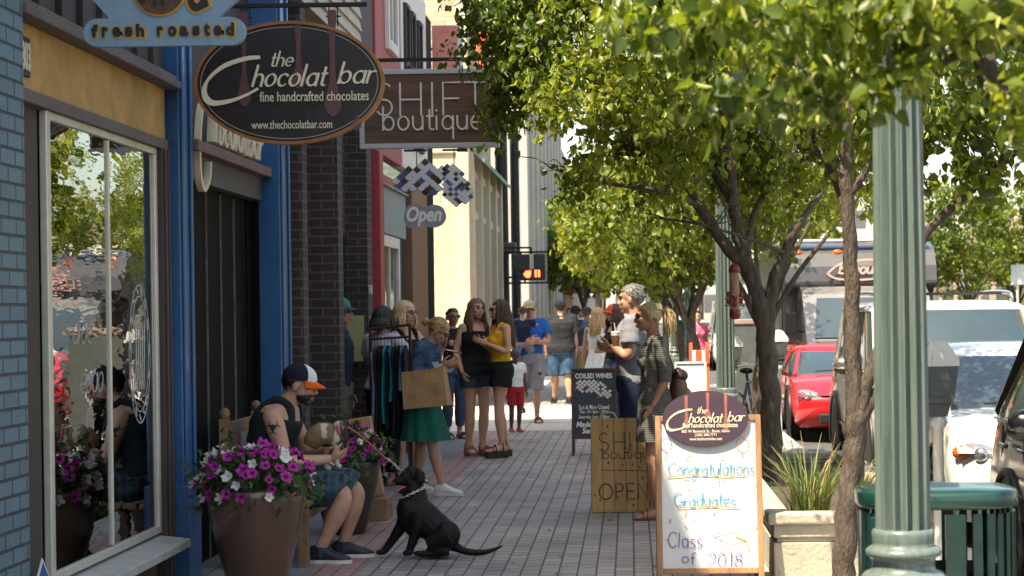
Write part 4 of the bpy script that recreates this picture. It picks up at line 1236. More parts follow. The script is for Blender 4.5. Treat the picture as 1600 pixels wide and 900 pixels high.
# the forked linden behind the class board
Y2 = 14.5
w = lambda x, y, dy=0.0: W(x, y, Y2 + dy)
b = W(1207, 800, Y2)
tree('linden_tree', 'dark forked linden in the concrete planter, leaning over the pavement', (b.x, Y2, 0.30),
     [([(b.x, Y2, .30), w(1206, 720), w(1204, 620), w(1197, 530), w(1188, 470)], .086, .068),
      ([w(1192, 500), w(1168, 425), w(1132, 382), w(1092, 322), w(1050, 268), w(1000, 240, .2), w(900, 245, .3)], .062, .018),
      ([w(1196, 520), w(1180, 450), w(1160, 390), w(1146, 320), w(1140, 240), w(1120, 120)], .070, .028),
      ([w(1200, 505), w(1208, 440), w(1226, 392), w(1248, 350), w(1285, 300, .3)], .052, .018),
      ([w(1092, 322), w(1040, 300, -.3), w(940, 285, -.5), w(860, 262, -.4)], .026, .008),
      ([w(1165, 405), w(1180, 330, .4), w(1230, 240, .7)], .035, .012),
      ([w(1146, 320), w(1060, 190, .4), w(940, 100, .2), w(830, 60, 0)], .035, .010),
      ([w(1225, 395), w(1190, 380, -.3), w(1100, 352, -.5), w(1020, 340, -.4)], .018, .006)],
     [((.55, Y2, 3.72), (1.62, 1.7, 1.22), 900), ((-.18, Y2 - .1, 3.55), (.84, 1.0, 1.05), 290), ((-.58, Y2 + .1, 3.12), (.40, .8, .62), 150), ((-.62, Y2 - .35, 2.70), (.42, .4, .16), 45), ((-.92, Y2, 3.98), (.32, .6, .34), 60), ((-.48, Y2, 3.02), (.55, .7, .40), 80), ((1.35, Y2 + .5, 3.0), (.7, .7, .6), 110)],
     11, 0.058, per=23, spread=.12, freq=2.6, cut=-0.05, bract=.5)
# the slim tree in front of the planter
Y1 = 10.3
w = lambda x, y, dy=0.0: W(x, y, Y1 + dy)
b = W(1316, 905, Y1)
tree('linden_tree', 'slim knotty linden in front of the concrete planter, next to the fluted lamp post', (b.x, Y1, 0.0),
     [([(b.x - .01, Y1, 0), w(1318, 880), w(1326, 780), w(1335, 700), w(1338, 645)], .066, .058),
      ([w(1337, 670), w(1332, 560), w(1331, 450), w(1325, 330), w(1322, 240), w(1340, 100)], .050, .030),
      ([w(1338, 665), w(1352, 605), w(1375, 545), w(1405, 465), w(1442, 372), w(1495, 318), w(1560, 262), w(1640, 190)], .046, .014),
      ([w(1346, 655), w(1372, 612), w(1402, 570, -.1), w(1426, 528, -.1)], .036, .024),
      ([w(1545, 272), w(1575, 240, -.2), w(1620, 235, -.3)], .014, .006),
      ([w(1326, 340), w(1290, 250, .2), w(1240, 180, .3)], .022, .008),
      ([w(1330, 300), w(1400, 200, .1), w(1480, 90, .2)], .024, .01)],
     [((1.7, Y1 + .2, 3.42), (1.35, 1.15, 1.02), 420), ((.95, Y1 + .2, 3.1), (.5, .7, .5), 85), ((2.15, Y1 + .1, 2.55), (.62, .6, .38), 70)],
     23, 0.058, per=21, spread=.12, freq=2.8, cut=0.0, bract=.48)
for nm, px, py, dz in (('knot', 1322, 462, 0), ('knot', 1338, 775, 0), ('knot', 1330, 690, 0)):
    pass
# near tree whose trunk stands outside the picture; its boughs hang into the top right
w = lambda x, y, Y=5.0: W(x, y, Y)
tree('linden_tree', 'near linden whose sunlit leafy boughs hang over the fluted lamp post', (1.55, 4.5, 0.0),
     [([(1.55, 4.5, 0), (1.55, 4.5, 1.2), (1.5, 4.5, 2.0), (1.35, 4.6, 2.6)], .10, .07),
      ([(1.5, 4.5, 2.0), (1.2, 4.8, 2.25), w(1600, 63), w(1520, 76), w(1450, 112), w(1395, 133), w(1330, 150), w(1260, 158, 5.05), w(1180, 165, 5.1)], .016, .004),
      ([(1.35, 4.6, 2.6), w(1600, 150, 4.9), w(1530, 85, 5.0), w(1465, 22, 5.0), w(1400, -60, 5.0)], .040, .018),
      ([w(1465, 22, 5.0), w(1380, 10, 5.1), w(1250, 25, 5.2), w(1120, 40, 5.2)], .012, .004)],
     [((.60, 4.95, 2.36), (.24, .3, .07), 17), ((.34, 5.05, 2.36), (.18, .3, .08), 15), ((.32, 5.1, 2.20), (.13, .2, .04), 8), ((.9, 4.95, 2.34), (.2, .3, .08), 12), ((.78, 4.9, 2.46), (.4, .3, .06), 18), ((.58, 5.0, 2.19), (.16, .22, .035), 9), ((1.0, 4.9, 2.15), (.08, .2, .06), 5), ((.2, 5.2, 2.42), (.17, .25, .06), 10), ((.05, 5.3, 2.44), (.10, .2, .05), 4)],
     37, 0.050, twig=4, per=15, spread=.066, freq=4.5, cut=-.2, bract=.45, core=.1)
# the row going away along the kerb
def row_tree(x, y, label, seed, s=1.0, n=330, leaf=.095, lean=0.0, name='linden_tree', zc=3.2, rr=(1.75, 1.75, 1.2), group=None):
    g = np.random.default_rng(seed)
    L = [([(x, y, 0), (x + .03, y, .8), (x + lean * .4, y, 1.5 * s)], .085 * s, .065 * s)]
    for k in range(6):
        a = k * 1.05 + g.uniform(-.3, .3)
        L.append(([(x + lean * .35, y, 1.35 * s), (x + lean * .5 + .35 * math.cos(a), y + .35 * math.sin(a), 2.0 * s), (x + lean + 1.0 * s * math.cos(a), y + 1.0 * s * math.sin(a), 2.9 * s)], .045 * s, .012))
    return tree(name, label, (x, y, 0), L, [((x + lean, y, zc * s), tuple(q * s for q in rr), n), ((x + lean - .8, y - .2, (zc - .5) * s), (.9 * s, .9 * s, .65 * s), n // 3)], seed, leaf, twig=3, group=group, per=14, spread=.16, freq=2.0, cut=-.02, bract=.32)
row_tree(1.34, 20.6, 'thin trunked linden behind the dark forked linden, beside the second lamp post', 51, 1.0, 300, .085, .25, zc=3.45, rr=(1.35, 1.6, 1.05))
row_tree(1.02, 30.0, 'street linden with pale flowers in the middle of the row, over the orange barrier', 52, 1.02, 520, .095, -.35)
row_tree(1.0, 37.6, 'street linden at the alley end of the near row, just before the signal crossing', 53, 1.05, 480, .1, -.4)
row_tree(1.0, 56.5, 'first street tree beyond the crossing, with a low dense crown', 54, 1.25, 300, .14)
row_tree(.9, 70.0, 'second street tree beyond the crossing, half hidden by the first', 55, 1.4, 280, .16)
row_tree(-1.6, 66.0, 'dark leafed tree close to the white office building beyond the crossing', 56, 1.3, 280, .15, zc=3.1)
row_tree(-.5, 98.0, 'distant yellow green tree over the pavement by the tan building', 57, 1.8, 260, .22)
row_tree(1.5, 130.0, 'very distant tree at the end of the pavement', 58, 2.4, 240, .3)
for k, (x, y, lb) in enumerate(((10.6, 60, 'round bright green tree across the street, first of the pair above the roof rack'), (12.7, 63, 'round bright green tree across the street, second of the pair above the roof rack'), (14.6, 60, 'round bright green tree across the street, third from the bus'), (12.2, 82, 'round green tree further off across the street, in front of tan brick'))):
    row_tree(x, y, lb, 70 + k, 1.12, 300, .13, name='round_tree', zc=3.5, rr=(1.35, 1.3, 1.5))
for k, (x, y, s_, lb) in enumerate(((5.5, 150, 3.0, 'tall distant tree in the haze beside the bus door'), (9.0, 170, 3.2, 'tall distant tree in the haze above the bus'), (2.5, 190, 3.2, 'tallest hazy tree closing the street'), (-3.0, 175, 3.0, 'hazy tree behind the tan building'), (14, 160, 3.0, 'hazy tree beyond the tan brick building'))):
    row_tree(x, y, lb, 90 + k, s_, 240, .38)
# ================================================================= STREET FURNITURE
def lamp_mat():
    m = mat('lamp_green', (0.215, 0.285, 0.245), 0.26, 0.0, var=0.0, coat=0.1)
    N, L = m.node_tree.nodes, m.node_tree.links
    p = N['Principled BSDF']
    tc = N.new('ShaderNodeTexCoord'); mp = N.new('ShaderNodeMapping'); mp.inputs['Scale'].default_value = (9, 9, .8)
    nz = N.new('ShaderNodeTexNoise'); nz.inputs['Scale'].default_value = 5; nz.inputs['Detail'].default_value = 7; nz.inputs['Roughness'].default_value = .7
    L.new(tc.outputs['Object'], mp.inputs[0]); L.new(mp.outputs[0], nz.inputs['Vector'])
    cr = N.new('ShaderNodeValToRGB')
    for e, (ps, c) in zip(cr.color_ramp.elements, ((.22, (0.04, 0.085, 0.072)), (.46, (0.115, 0.152, 0.138)))): e.position = ps; e.color = (*c, 1)
    e = cr.color_ramp.elements.new(.8); e.color = (0.175, 0.205, 0.19, 1)
    L.new(nz.outputs[0], cr.inputs[0]); L.new(cr.outputs[0], p.inputs['Base Color'])
    return m
LAMPG = lamp_mat()
FROST = mat('frosted_globe', (0.75, 0.73, 0.68), 0.5, var=0.03)
def lamp_shapes():
    sh = MB(); nf, per = 14, 10
    rings = []
    for z, r in ((.845, .0975), (1.6, .094), (2.4, .086), (3.2, .078), (3.62, .074)):
        ring_ = []
        for j in range(nf * per):
            fr = (j % per) / per
            d = 0.033 * r / .0975 * (math.sin(math.pi * min(1, max(0, (fr - .12) / .88)))) ** .8
            a = 2 * math.pi * j / (nf * per) + .08
            ring_.append(Vector(((r - d) * math.cos(a), (r - d) * math.sin(a), z)))
        rings.append(ring_)
    sh.rings(rings, 0, True, False)
    base = MB()
    base.lathe([(.10, .845), (.108, .84), (.111, .828), (.108, .80), (.106, .785), (.118, .782), (.131, .772), (.134, .762), (.131, .752), (.118, .744), (.112, .735), (.110, .715), (.114, .70), (.138, .69), (.149, .676), (.152, .664), (.149, .652), (.140, .645), (.165, .62), (.168, .56), (.155, .50), (.185, .22), (.20, .16), (.215, .12), (.215, .0)], n=48)
    head = MB()
    head.lathe([(.078, 3.62), (.10, 3.63), (.105, 3.66), (.085, 3.68), (.08, 3.74), (.12, 3.80), (.13, 3.83), (.10, 3.85)], n=32)
    gl = MB(); gl.ball((0, 0, 4.06), (.2, .2, .24), 20, 14)
    return sh.mesh('shaft'), base.mesh('base'), head.mesh('capital'), gl.mesh('globe')
SHm, BAm, HEm, GLm = lamp_shapes()
def lamp(x, y, label):
    t = thing('street_lamp', label, 'street lamp', (x, y, 0), R(7), group='fluted street lamps along the kerb')
    for nm, me, mm in (('shaft', SHm, LAMPG), ('base', BAm, LAMPG), ('capital', HEm, LAMPG), ('globe', GLm, FROST)):
        if not me.materials: me.materials.append(mm)
        o = bpy.data.objects.new(nm, me); COL.objects.link(o); o.parent = t
    return t
lamp(.955, 6.8, 'pale green fluted street lamp standing in front of the green litter bin')
lamp(.955, 19.4, 'fluted street lamp behind the oval topped class board and the bird feeder')
lamp(.96, 43.4 - 1.6, 'small distant fluted street lamp behind the walking woman\'s ponytail')
lamp(.98, 31.5, 'fluted street lamp mostly hidden by linden leaves, midway along the kerb')

# concrete planter with soil
t = thing('concrete_planter', 'long cast concrete planter with a stepped rim behind the class board', 'planter', (1.3, 13.9, 0))
PCON = mat('planter_concrete', (0.42, 0.38, 0.31), 0.9, var=0.22, scale=4, bump=0.5, bscale=35)
m = MB()
def frame_ring(mb, x0, x1, y0, y1, z0, z1, th):
    mb.span((x0, y0, z0), (x1, y0 + th, z1)).span((x0, y1 - th, z0), (x1, y1, z1)).span((x0, y0 + th, z0), (x0 + th, y1 - th, z1)).span((x1 - th, y0 + th, z0), (x1, y1 - th, z1))
frame_ring(m, .80, 1.86, 11.40, 16.4, .345, .415, .14)
m.build('rim', PCON, t, world=True, bevel=.016, seg=3)
m = MB()
frame_ring(m, .835, 1.825, 11.435, 16.365, .265, .344, .10)
frame_ring(m, .855, 1.805, 11.455, 16.345, .235, .265, .08)
frame_ring(m, .835, 1.825, 11.435, 16.365, .004, .235, .10)
m.build('wall', PCON, t, world=True, bevel=.008)
MB().span((.93, 11.53, .02), (1.73, 16.28, .33)).build('soil', mat('soil', (0.075, 0.055, 0.04), .95, var=.4, scale=20, bump=.8, bscale=40), t, world=True)
GRASS = [mat('blade_green', (0.085, 0.13, 0.035), .55, var=.2, translucent=.3, tcol=(.2, .3, .05)), mat('blade_straw', (0.36, 0.27, 0.12), .6, var=.2, translucent=.25, tcol=(.4, .32, .15)), mat('blade_pale', (0.20, 0.24, 0.07), .55, var=.2, translucent=.3, tcol=(.3, .35, .1))]
def grass(x, y, z, n, L, label, seed, rad=.12, wide=.0055, name='ornamental_grass'):
    g = random.Random(seed); mb = MB()
    t = thing(name, label, 'grass plant', (x, y, z))
    for _ in range(n):
        a = g.uniform(0, 6.28); r = rad * math.sqrt(g.random()); ln = L * g.uniform(.45, 1.0); le = g.uniform(.1, 1.0)
        p = Vector((r * math.cos(a), r * math.sin(a), 0)); a += g.uniform(-.5, .5)
        d = Vector((math.cos(a), math.sin(a), 0)); w = Vector((-math.sin(a), math.cos(a), 0)) * wide * g.uniform(.6, 1.3)
        pts = [p + d * (le * ln * q ** 1.7) + Vector((0, 0, ln * (q - .42 * le * q ** 2.6))) for q in (0, .25, .5, .75, 1)]
        vs = []
        for q, pt in zip((1, .95, .8, .5, .08), pts): vs += [pt - w * q, pt + w * q]
        mi = g.choices((0, 1, 2), (50, 22, 28))[0] if ln > L * .55 else g.choices((0, 1, 2), (20, 60, 20))[0]
        mb.add(vs, [(2 * i, 2 * i + 1, 2 * i + 3, 2 * i + 2) for i in range(4)], mi, True)
    mb.build('blades', GRASS, t)
    t['kind'] = 'thing'
    return t
grass(1.10, 12.05, .33, 150, .60, 'tall green and straw coloured grass clump in the concrete planter', 4, .14)
grass(1.50, 12.7, .33, 120, .42, 'short grass tuft at the street side of the concrete planter', 5, .10)
grass(.78, 18.7, .0, 150, .62, 'low bright green grass clump beside the second lamp post', 6, .12)
grass(.95, 18.1, .0, 110, .5, 'small green tuft just behind the oval header of the class board', 16, .12)

# litter bin
t = thing('litter_bin', 'rounded green metal litter bin with slatted sides behind the fluted lamp', 'bin', (1.225, 7.78, -.025))
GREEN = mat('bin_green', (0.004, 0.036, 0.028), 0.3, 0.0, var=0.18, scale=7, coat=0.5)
GREEND = mat('bin_green_dark', (0.005, 0.026, 0.022), 0.4, var=0.3, scale=12, coat=.3)  # darker, more mottled copy of the bin green, for slats and bands
def stad(hx, hy, n=48, e=3.2):
    o = []
    for i in range(n):
        a = 2 * math.pi * i / n; c, s = math.cos(a), math.sin(a)
        o.append((hx * math.copysign(abs(c) ** (2 / e), c), hy * math.copysign(abs(s) ** (2 / e), s)))
    return o
def stad_rings(mb, spec, mi=0, caps=True):
    mb.rings([[Vector((x, y, z)) for x, y in stad(hx, hy)] for hx, hy, z in spec], mi, caps, True)
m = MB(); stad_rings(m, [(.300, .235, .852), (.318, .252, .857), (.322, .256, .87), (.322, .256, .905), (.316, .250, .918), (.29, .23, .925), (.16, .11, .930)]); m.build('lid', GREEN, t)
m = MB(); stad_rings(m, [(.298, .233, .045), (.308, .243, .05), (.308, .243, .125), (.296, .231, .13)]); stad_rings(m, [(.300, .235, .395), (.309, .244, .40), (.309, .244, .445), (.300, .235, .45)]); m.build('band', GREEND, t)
m = MB(); ps = stad(.304, .239, 160)
for i in range(0, 160, 5):
    x, y = ps[i]; x2, y2 = ps[(i + 3) % 160]
    if math.hypot(x2 - x, y2 - y) < .004: continue
    a = Vector((x, y, 0)); b_ = Vector((x2, y2, 0)); d = (b_ - a).normalized(); nn = Vector((d.y, -d.x, 0)) * .006
    vs = []
    for z in (.13, .395): vs += [a - nn + Vector((0, 0, z)), b_ - nn + Vector((0, 0, z)), b_ + nn + Vector((0, 0, z)), a + nn + Vector((0, 0, z))]
    m.add(vs, [(0, 1, 2, 3), (7, 6, 5, 4), (0, 4, 5, 1), (1, 5, 6, 2), (2, 6, 7, 3), (3, 7, 4, 0)])
    vs = [v + Vector((0, 0, .32 if v.z < .2 else .44)) for v in vs]
    m.add(vs, [(0, 1, 2, 3), (7, 6, 5, 4), (0, 4, 5, 1), (1, 5, 6, 2), (2, 6, 7, 3), (3, 7, 4, 0)])
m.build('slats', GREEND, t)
m = MB().span((-.297, -.245, .45), (-.205, -.238, .83)).span((-.297, -.247, .13), (-.205, -.240, .39)); m.build('side_panel', GREEN, t, bevel=.004)  # brighter green puts the lit left side into the colour
m = MB(); stad_rings(m, [(.20, .16, .01), (.26, .20, .06), (.265, .205, .60), (.262, .20, .60)]); m.build('liner', BLACKP, t)

# parking meters
METAL = mat('meter_grey', (0.075, 0.08, 0.085), 0.45, .3, var=.2, scale=10)
SILV = mat('meter_silver', (0.66, 0.66, 0.63), 0.45, .05, var=.12, scale=10)
def meter_mesh():
    fy = lambda u, v, d: Vector((u, -d, v))
    head = [(-.085, 1.08), (.085, 1.08), (.118, 1.30), (-.118, 1.30)]
    m1 = MB().prism(head, fy, -.07, .07).prism([(-.05, 1.0), (.05, 1.0), (.075, 1.08), (-.075, 1.08)], fy, -.045, .045).prism([(-.055, 1.12), (.055, 1.12), (.06, 1.21), (-.06, 1.21)], fy, .07, .078)
    dome = [(-.122, 1.30), (.122, 1.30), (.122, 1.345), (.052, 1.44), (.0, 1.455), (-.052, 1.44), (-.122, 1.345)]
    m2 = MB().prism(dome, fy, -.074, .074)
    m2.prism([(-.045, 1.30), (.045, 1.30), (.035, 1.38), (0, 1.40), (-.035, 1.38)], fy, .0745, .080)
    m3 = MB().lathe([(.045, .0), (.045, .02), (.033, .03), (.033, .93), (.05, .94), (.05, .99), (.04, 1.0)], n=20)
    return m1, m2, m3
def meter(x, y, label, s=1.0, rz=0):
    t = thing('parking_meter', label, 'parking meter', (x, y, 0), rz, group='parking meters along the kerb')
    m1, m2, m3 = meter_mesh()
    m1.build('housing', METAL, t, bevel=.008); m2.build('dome', SILV, t, bevel=.01); m3.build('pole', SILV, t)
    t.scale = (s, s, s)
meter(1.80, 11.3, 'grey parking meter with a pale dome just behind the fluted lamp post', .985)
meter(1.80, 23.4, 'parking meter with a pale dome beside the red car and the dark forked linden', .95)
meter(1.82, 29.0, 'parking meter seen just above another one, in front of the grey bus door', .99)
meter(1.2, 22.6, 'parking meter half hidden between the second lamp post and the utility cabinet', .92)

# bird feeder hung in the forked linden
c = W(1148, 458, 14.15)
t = thing('bird_feeder', 'clear tube bird feeder of seed with red cap and perches, hung in the forked linden', 'bird feeder', c)
REDF = mat('feeder_red', (0.16, 0.012, 0.016), .35, var=.15)
MB().lathe([(.034, -.15), (.034, .155)], n=20).build('seed_tube', mat('seed', (0.30, 0.19, 0.10), .6, var=.6, scale=90, bump=.5, bscale=150), t)
MB().lathe([(.012, .215), (.03, .205), (.044, .175), (.045, .155), (.036, .15)], n=20).lathe([(.036, -.12), (.042, -.13), (.042, -.17), (.03, -.19), (.01, -.195)], n=20).build('cap', REDF, t)
m = MB()
for z in (-.06, -.01): m.bar((-.075, 0, z - .03), (.075, 0, z - .03), .01).ball((-.045, 0, z), (.018, .016, .024), 8, 6).ball((.045, 0, z), (.018, .016, .024), 8, 6).ball((0, -.036, z - .02), (.02, .012, .026), 8, 6)
m.build('perch', REDF, t)
MB().tube([(0, 0, .21), (.01, .05, .30), (.03, .15, .36)], .003, 5).build('wire', IRON, t)

# utility cabinet, barrier, boards, bicycle
t = thing('utility_cabinet', 'grey green utility cabinet with a worn pinkish top behind the second lamp post', 'cabinet', (1.62, 26.2, 0))
MB().span((-.30, -.25, .004), (.30, .25, 1.43)).build('box', mat('cabinet_green', (0.085, 0.10, 0.095), .55, .2, var=.2), t, bevel=.02)
MB().span((-.32, -.27, 1.435), (.32, .27, 1.50)).build('top', mat('worn_pink', (0.30, 0.21, 0.18), .7, var=.3), t, bevel=.01)
ORANGE = mat('barrier_orange', (0.70, 0.09, 0.03), .5, var=.15)
t = thing('barrier', 'orange and white construction barrier standing under the street lindens', 'barrier', (1.0, 28.2, 0))
m = MB().bar((-.12, -.2, 0), (-.12, 0, 1.15), .05).bar((.12, -.2, 0), (.12, 0, 1.15), .05).bar((-.12, .2, 0), (-.12, 0, 1.15), .05).bar((.12, .2, 0), (.12, 0, 1.15), .05)
for k in range(2): m.box((0, -.10 + k * .05, .95 - k * .42), (.30, .03, .2))
m.build('panel', ORANGE, t, bevel=.005)
m = MB()
for k in range(2):
    for u in (-.08, .06): m.box((u, -.118 + k * .05, .95 - k * .42), (.05, .006, .195))
m.build('stripe', mat('reflective_white', (0.75, 0.73, 0.70), .4, var=.05), t)
t, f, H = a_frame('sandwich_board', 'blank white sandwich board sunlit behind the walking woman and her backpack', None, (.56, 18.0, 0.004), None, .30, 1.14, .12, mat('white_paint', (0, 0, 0)), WBOARD, fw=.02)
t = thing('upright_panel', 'narrow black and white upright panel between the chalkboard and the grey haired man', 'panel', (-.05, 20.2, 0.004))
MB().box((-.035, 0, .55), (.085, .06, 1.1)).build('dark_post', BLACKP, t, bevel=.005)
MB().box((.045, .03, .53), (.07, .03, 1.04)).build('white_panel', WHITEP, t, bevel=.004)
def bicycle(x, y, rz, label):
    t = thing('bicycle', label, 'bicycle', (x, y, 0), rz)
    TY = mat('tyre', (0.015, 0.015, 0.016), .85, var=.2); CH = mat('chrome', (0.55, 0.55, 0.55), .2, .9, var=.05)
    for cy_ in (-.52, .52):
        wt = MB(); wt.rings([[Vector((.018 * math.cos(b), cy_ + (.325 + .018 * math.sin(b)) * math.cos(a), .345 + (.325 + .018 * math.sin(b)) * math.sin(a))) for b in np.linspace(0, 6.283, 9)[:-1]] for a in np.linspace(0, 6.2832, 33)], 0, False)
        wh = wt.build('wheel', TY, t)
        sp = MB()
        for k in range(14): sp.tube([(.015 * (-1) ** k, cy_, .345), (0, cy_ + .31 * math.cos(k * .449), .345 + .31 * math.sin(k * .449))], .0018, 4)
        sp.build('spokes', CH, wh)
    fr_ = MB()
    for a, b in (((0, -.40, .88), (0, -.05, .30)), ((0, -.38, .80), (0, .22, .82)), ((0, -.05, .30), (0, .25, .90)), ((0, -.05, .30), (0, .52, .345)), ((0, .22, .82), (0, .52, .345)), ((0, -.42, .95), (0, -.50, .345))): fr_.tube([a, b], .017, 8)
    fr_.build('frame', mat('bike_blue', (0.03, 0.06, 0.12), .35, var=.1), t)
    MB().tube(catmull([(-.28, -.30, 1.02), (-.2, -.36, 1.04), (0, -.42, 1.02), (.2, -.36, 1.04), (.28, -.30, 1.02)], 4), .013, 8).build('handlebar', CH, t)
    MB().ball((0, .26, .94), (.07, .13, .035)).build('saddle', BLACKP, t)
    MB().tube([(0, -.42, 1.0), (0, -.43, .9)], .02).tube([(-.09, -.03, .28), (-.09, -.15, .18)], .01).tube([(.09, -.03, .28), (.09, .09, .36)], .01).box((-.12, -.15, .17), (.08, .05, .02)).box((.12, .09, .37), (.08, .05, .02)).build('crank', CH, t)
bicycle(1.36, 22.4 - 1.0, R(14), 'bicycle with bright handlebars parked between the linden trunks')
t = thing('street_sign', 'small pale parking sign on a thin pole across the street', 'sign', (12.0, 59.5, 0))
MB().tube([(0, 0, 0), (0, 0, 2.95)], .04, 8).build('pole', SILV, t)
MB().box((0, -.06, 2.6), (.42, .03, .62)).build('plate', mat('pale_sign', (0.45, 0.52, 0.55), .5, var=.05), t, bevel=.01)
# dark signal pole and walk signals at the corner
t = thing('signal_pole', 'tall black traffic signal pole on the corner in front of the white building', 'signal pole', (-2.78, 42.0, 0))
MB().lathe([(.24, 0), (.24, .3), (.15, .4), (.14, 4), (.125, 7.5)], n=20).build('pole', IRON, t)
MB().box((-.0, 0, 3.05), (.6, .3, .25)).build('collar', METAL, t, bevel=.03)
t = thing('signal_pole', 'second thinner black pole close beside the tall signal pole', 'signal pole', (-2.58, 43.5, 0))
MB().lathe([(.15, 0), (.15, .3), (.11, .4), (.10, 6)], n=16).build('pole', IRON, t)
YS = 41.5
def px(x, y, Y=YS): return W(x, y, Y)
c = px(828, 415)
t = thing('walk_signal', 'pedestrian signal showing a red hand on black brackets at the crossing', 'signal', (c.x, YS, c.z))
k = YS / 3000
m = MB().box((-14 * k, .05, 5 * k), (27 * k, .3, 26 * k)).box((15 * k, .1, 5 * k), (18 * k, .3, 27 * k)).box((4 * k, .1, -14 * k), (40 * k, .25, 18 * k))
m.build('housing', mat('signal_housing', (0.03, 0.035, 0.032), .5, var=.15), t, bevel=.03)
m = MB()
for a, b in (((-40, 28), (2, 28)), ((2, 28), (2, 18)), ((-40, 21), (30, 21)), ((30, 21), (30, 10)), ((-40, -27), (28, -27)), ((-8, -27), (-8, -18)), ((28, -27), (28, -10)), ((-40, -18), (-16, -18)), ((-14, 21), (-14, 18))): m.bar((a[0] * k, 0, a[1] * k), (b[0] * k, 0, b[1] * k), 3 * k)
m.build('bracket', IRON, t)
m = MB()
fy = lambda u, v, d: Vector((u * k, -d, v * k))
hand_ = [(-8, -10), (-10, -13), (-8.5, -16), (-5, -19), (-1, -19), (1, -16), (2, -8), (.5, -7.5), (-.2, -12), (-.8, -7), (-2, -7), (-2.2, -12), (-3, -6.5), (-4.4, -6.8), (-4.2, -12), (-5.4, -7.5), (-6.6, -8), (-6.4, -13)]
m.prism(hand_, fy, .03, .06)
m.build('red_hand', mat('signal_red', (0.9, 0.08, 0.03), .4, emit=(1.0, .13, .05), estr=2.2), t)
m = MB()
for u in (9, 14): m.box((u * k, -.04, -12.5 * k), (3 * k, .03, 11 * k))
m.build('countdown', mat('signal_red', (0, 0, 0)), t)
# flower basket and far pieces
t = thing('flower_basket', 'hanging basket of dark magenta flowers under the far awning', 'flower basket', W(893, 440, 80))
m = MB(); g = random.Random(3)
for _ in range(160): 
    a = Vector((g.gauss(0, .45), g.gauss(0, .45), g.gauss(0, .28))); m.ball(a, .1, 6, 4)
m.build('flowers', mat('far_magenta', (0.16, 0.02, 0.06), .7, var=.4), t)

# ================================================================= CARS
TYRE = mat('tyre', (0.015, 0.015, 0.016), .85, var=.2)
RIM = mat('alloy', (0.42, 0.42, 0.43), .3, .8, var=.05)
CARGL = mat('car_glass', (0.030, 0.050, 0.058), 0.04, var=0.15, scale=2, spec=1.0, coat=.6)
TRIM = mat('car_trim', (0.014, 0.014, 0.015), .45, var=.1)
LENS = mat('lens', (0.26, 0.27, 0.275), .12, .4, var=.2, scale=20, coat=1)
AMBER = mat('amber_lens', (0.55, 0.10, 0.01), .2, var=.1, coat=.5)
CHROME = mat('chrome', (0.55, 0.55, 0.55), .2, .9, var=.05)
def paint(name, c, rough=.28, metal=0.0): return mat(name, c, rough, metal, var=.03, scale=2, coat=1.0)
def rrect(hx, y0, y1, rad, n=6, bow=0.0):
    """rounded rectangle seen from above, front edge bowed forward"""
    o = []
    for (cx, cy_, a0) in ((hx - rad, y1 - rad, 0), (-hx + rad, y1 - rad, 90), (-hx + rad, y0 + rad, 180), (hx - rad, y0 + rad, 270)):
        for i in range(n + 1):
            a = R(a0 + 90 * i / n); x = cx + rad * math.cos(a); y = cy_ + rad * math.sin(a)
            o.append((x, y))
    q = []
    for i in range(len(o)):      # extra points along the long edges keep the bow smooth
        a, b = o[i], o[(i + 1) % len(o)]
        q.append(a)
        if i % (n + 1) == n:
            for t in (.2, .4, .6, .8): q.append((a[0] + (b[0] - a[0]) * t, a[1] + (b[1] - a[1]) * t))
    return [(x, y - bow * (1 - (x / hx) ** 2) * (1 if y < (y0 + y1) / 2 else -.4)) for x, y in q]
def wheel(parent, x, y, r, w, side):
    t = MB().lathe([(r * .62, -w / 2), (r * .9, -w / 2), (r, -w * .32), (r, w * .32), (r * .9, w / 2), (r * .62, w / 2)], n=28)
    M = Matrix.Translation((x, y, r)) @ Matrix.Rotation(R(90), 4, 'Y')
    t.v = [tuple(M @ Vector(p)) for p in t.v]
    wh = t.build('wheel', TYRE, parent)
    d = MB().lathe([(r * .63, -w * .40), (r * .60, w * .30), (r * .3, w * .34), (r * .1, w * .40), (.02, w * .4)], n=28)
    for k in range(5):
        a = k * 2 * math.pi / 5
        d.bar((r * .12 * math.cos(a), r * .12 * math.sin(a), w * .40), (r * .6 * math.cos(a), r * .6 * math.sin(a), w * .36), r * .16, .02, up=(0, 0, 1))
    M2 = Matrix.Translation((x, y, r)) @ Matrix.Rotation(R(90) * side, 4, 'Y')
    d.v = [tuple(M2 @ Vector(p)) for p in d.v]
    d.build('rim', RIM, wh)
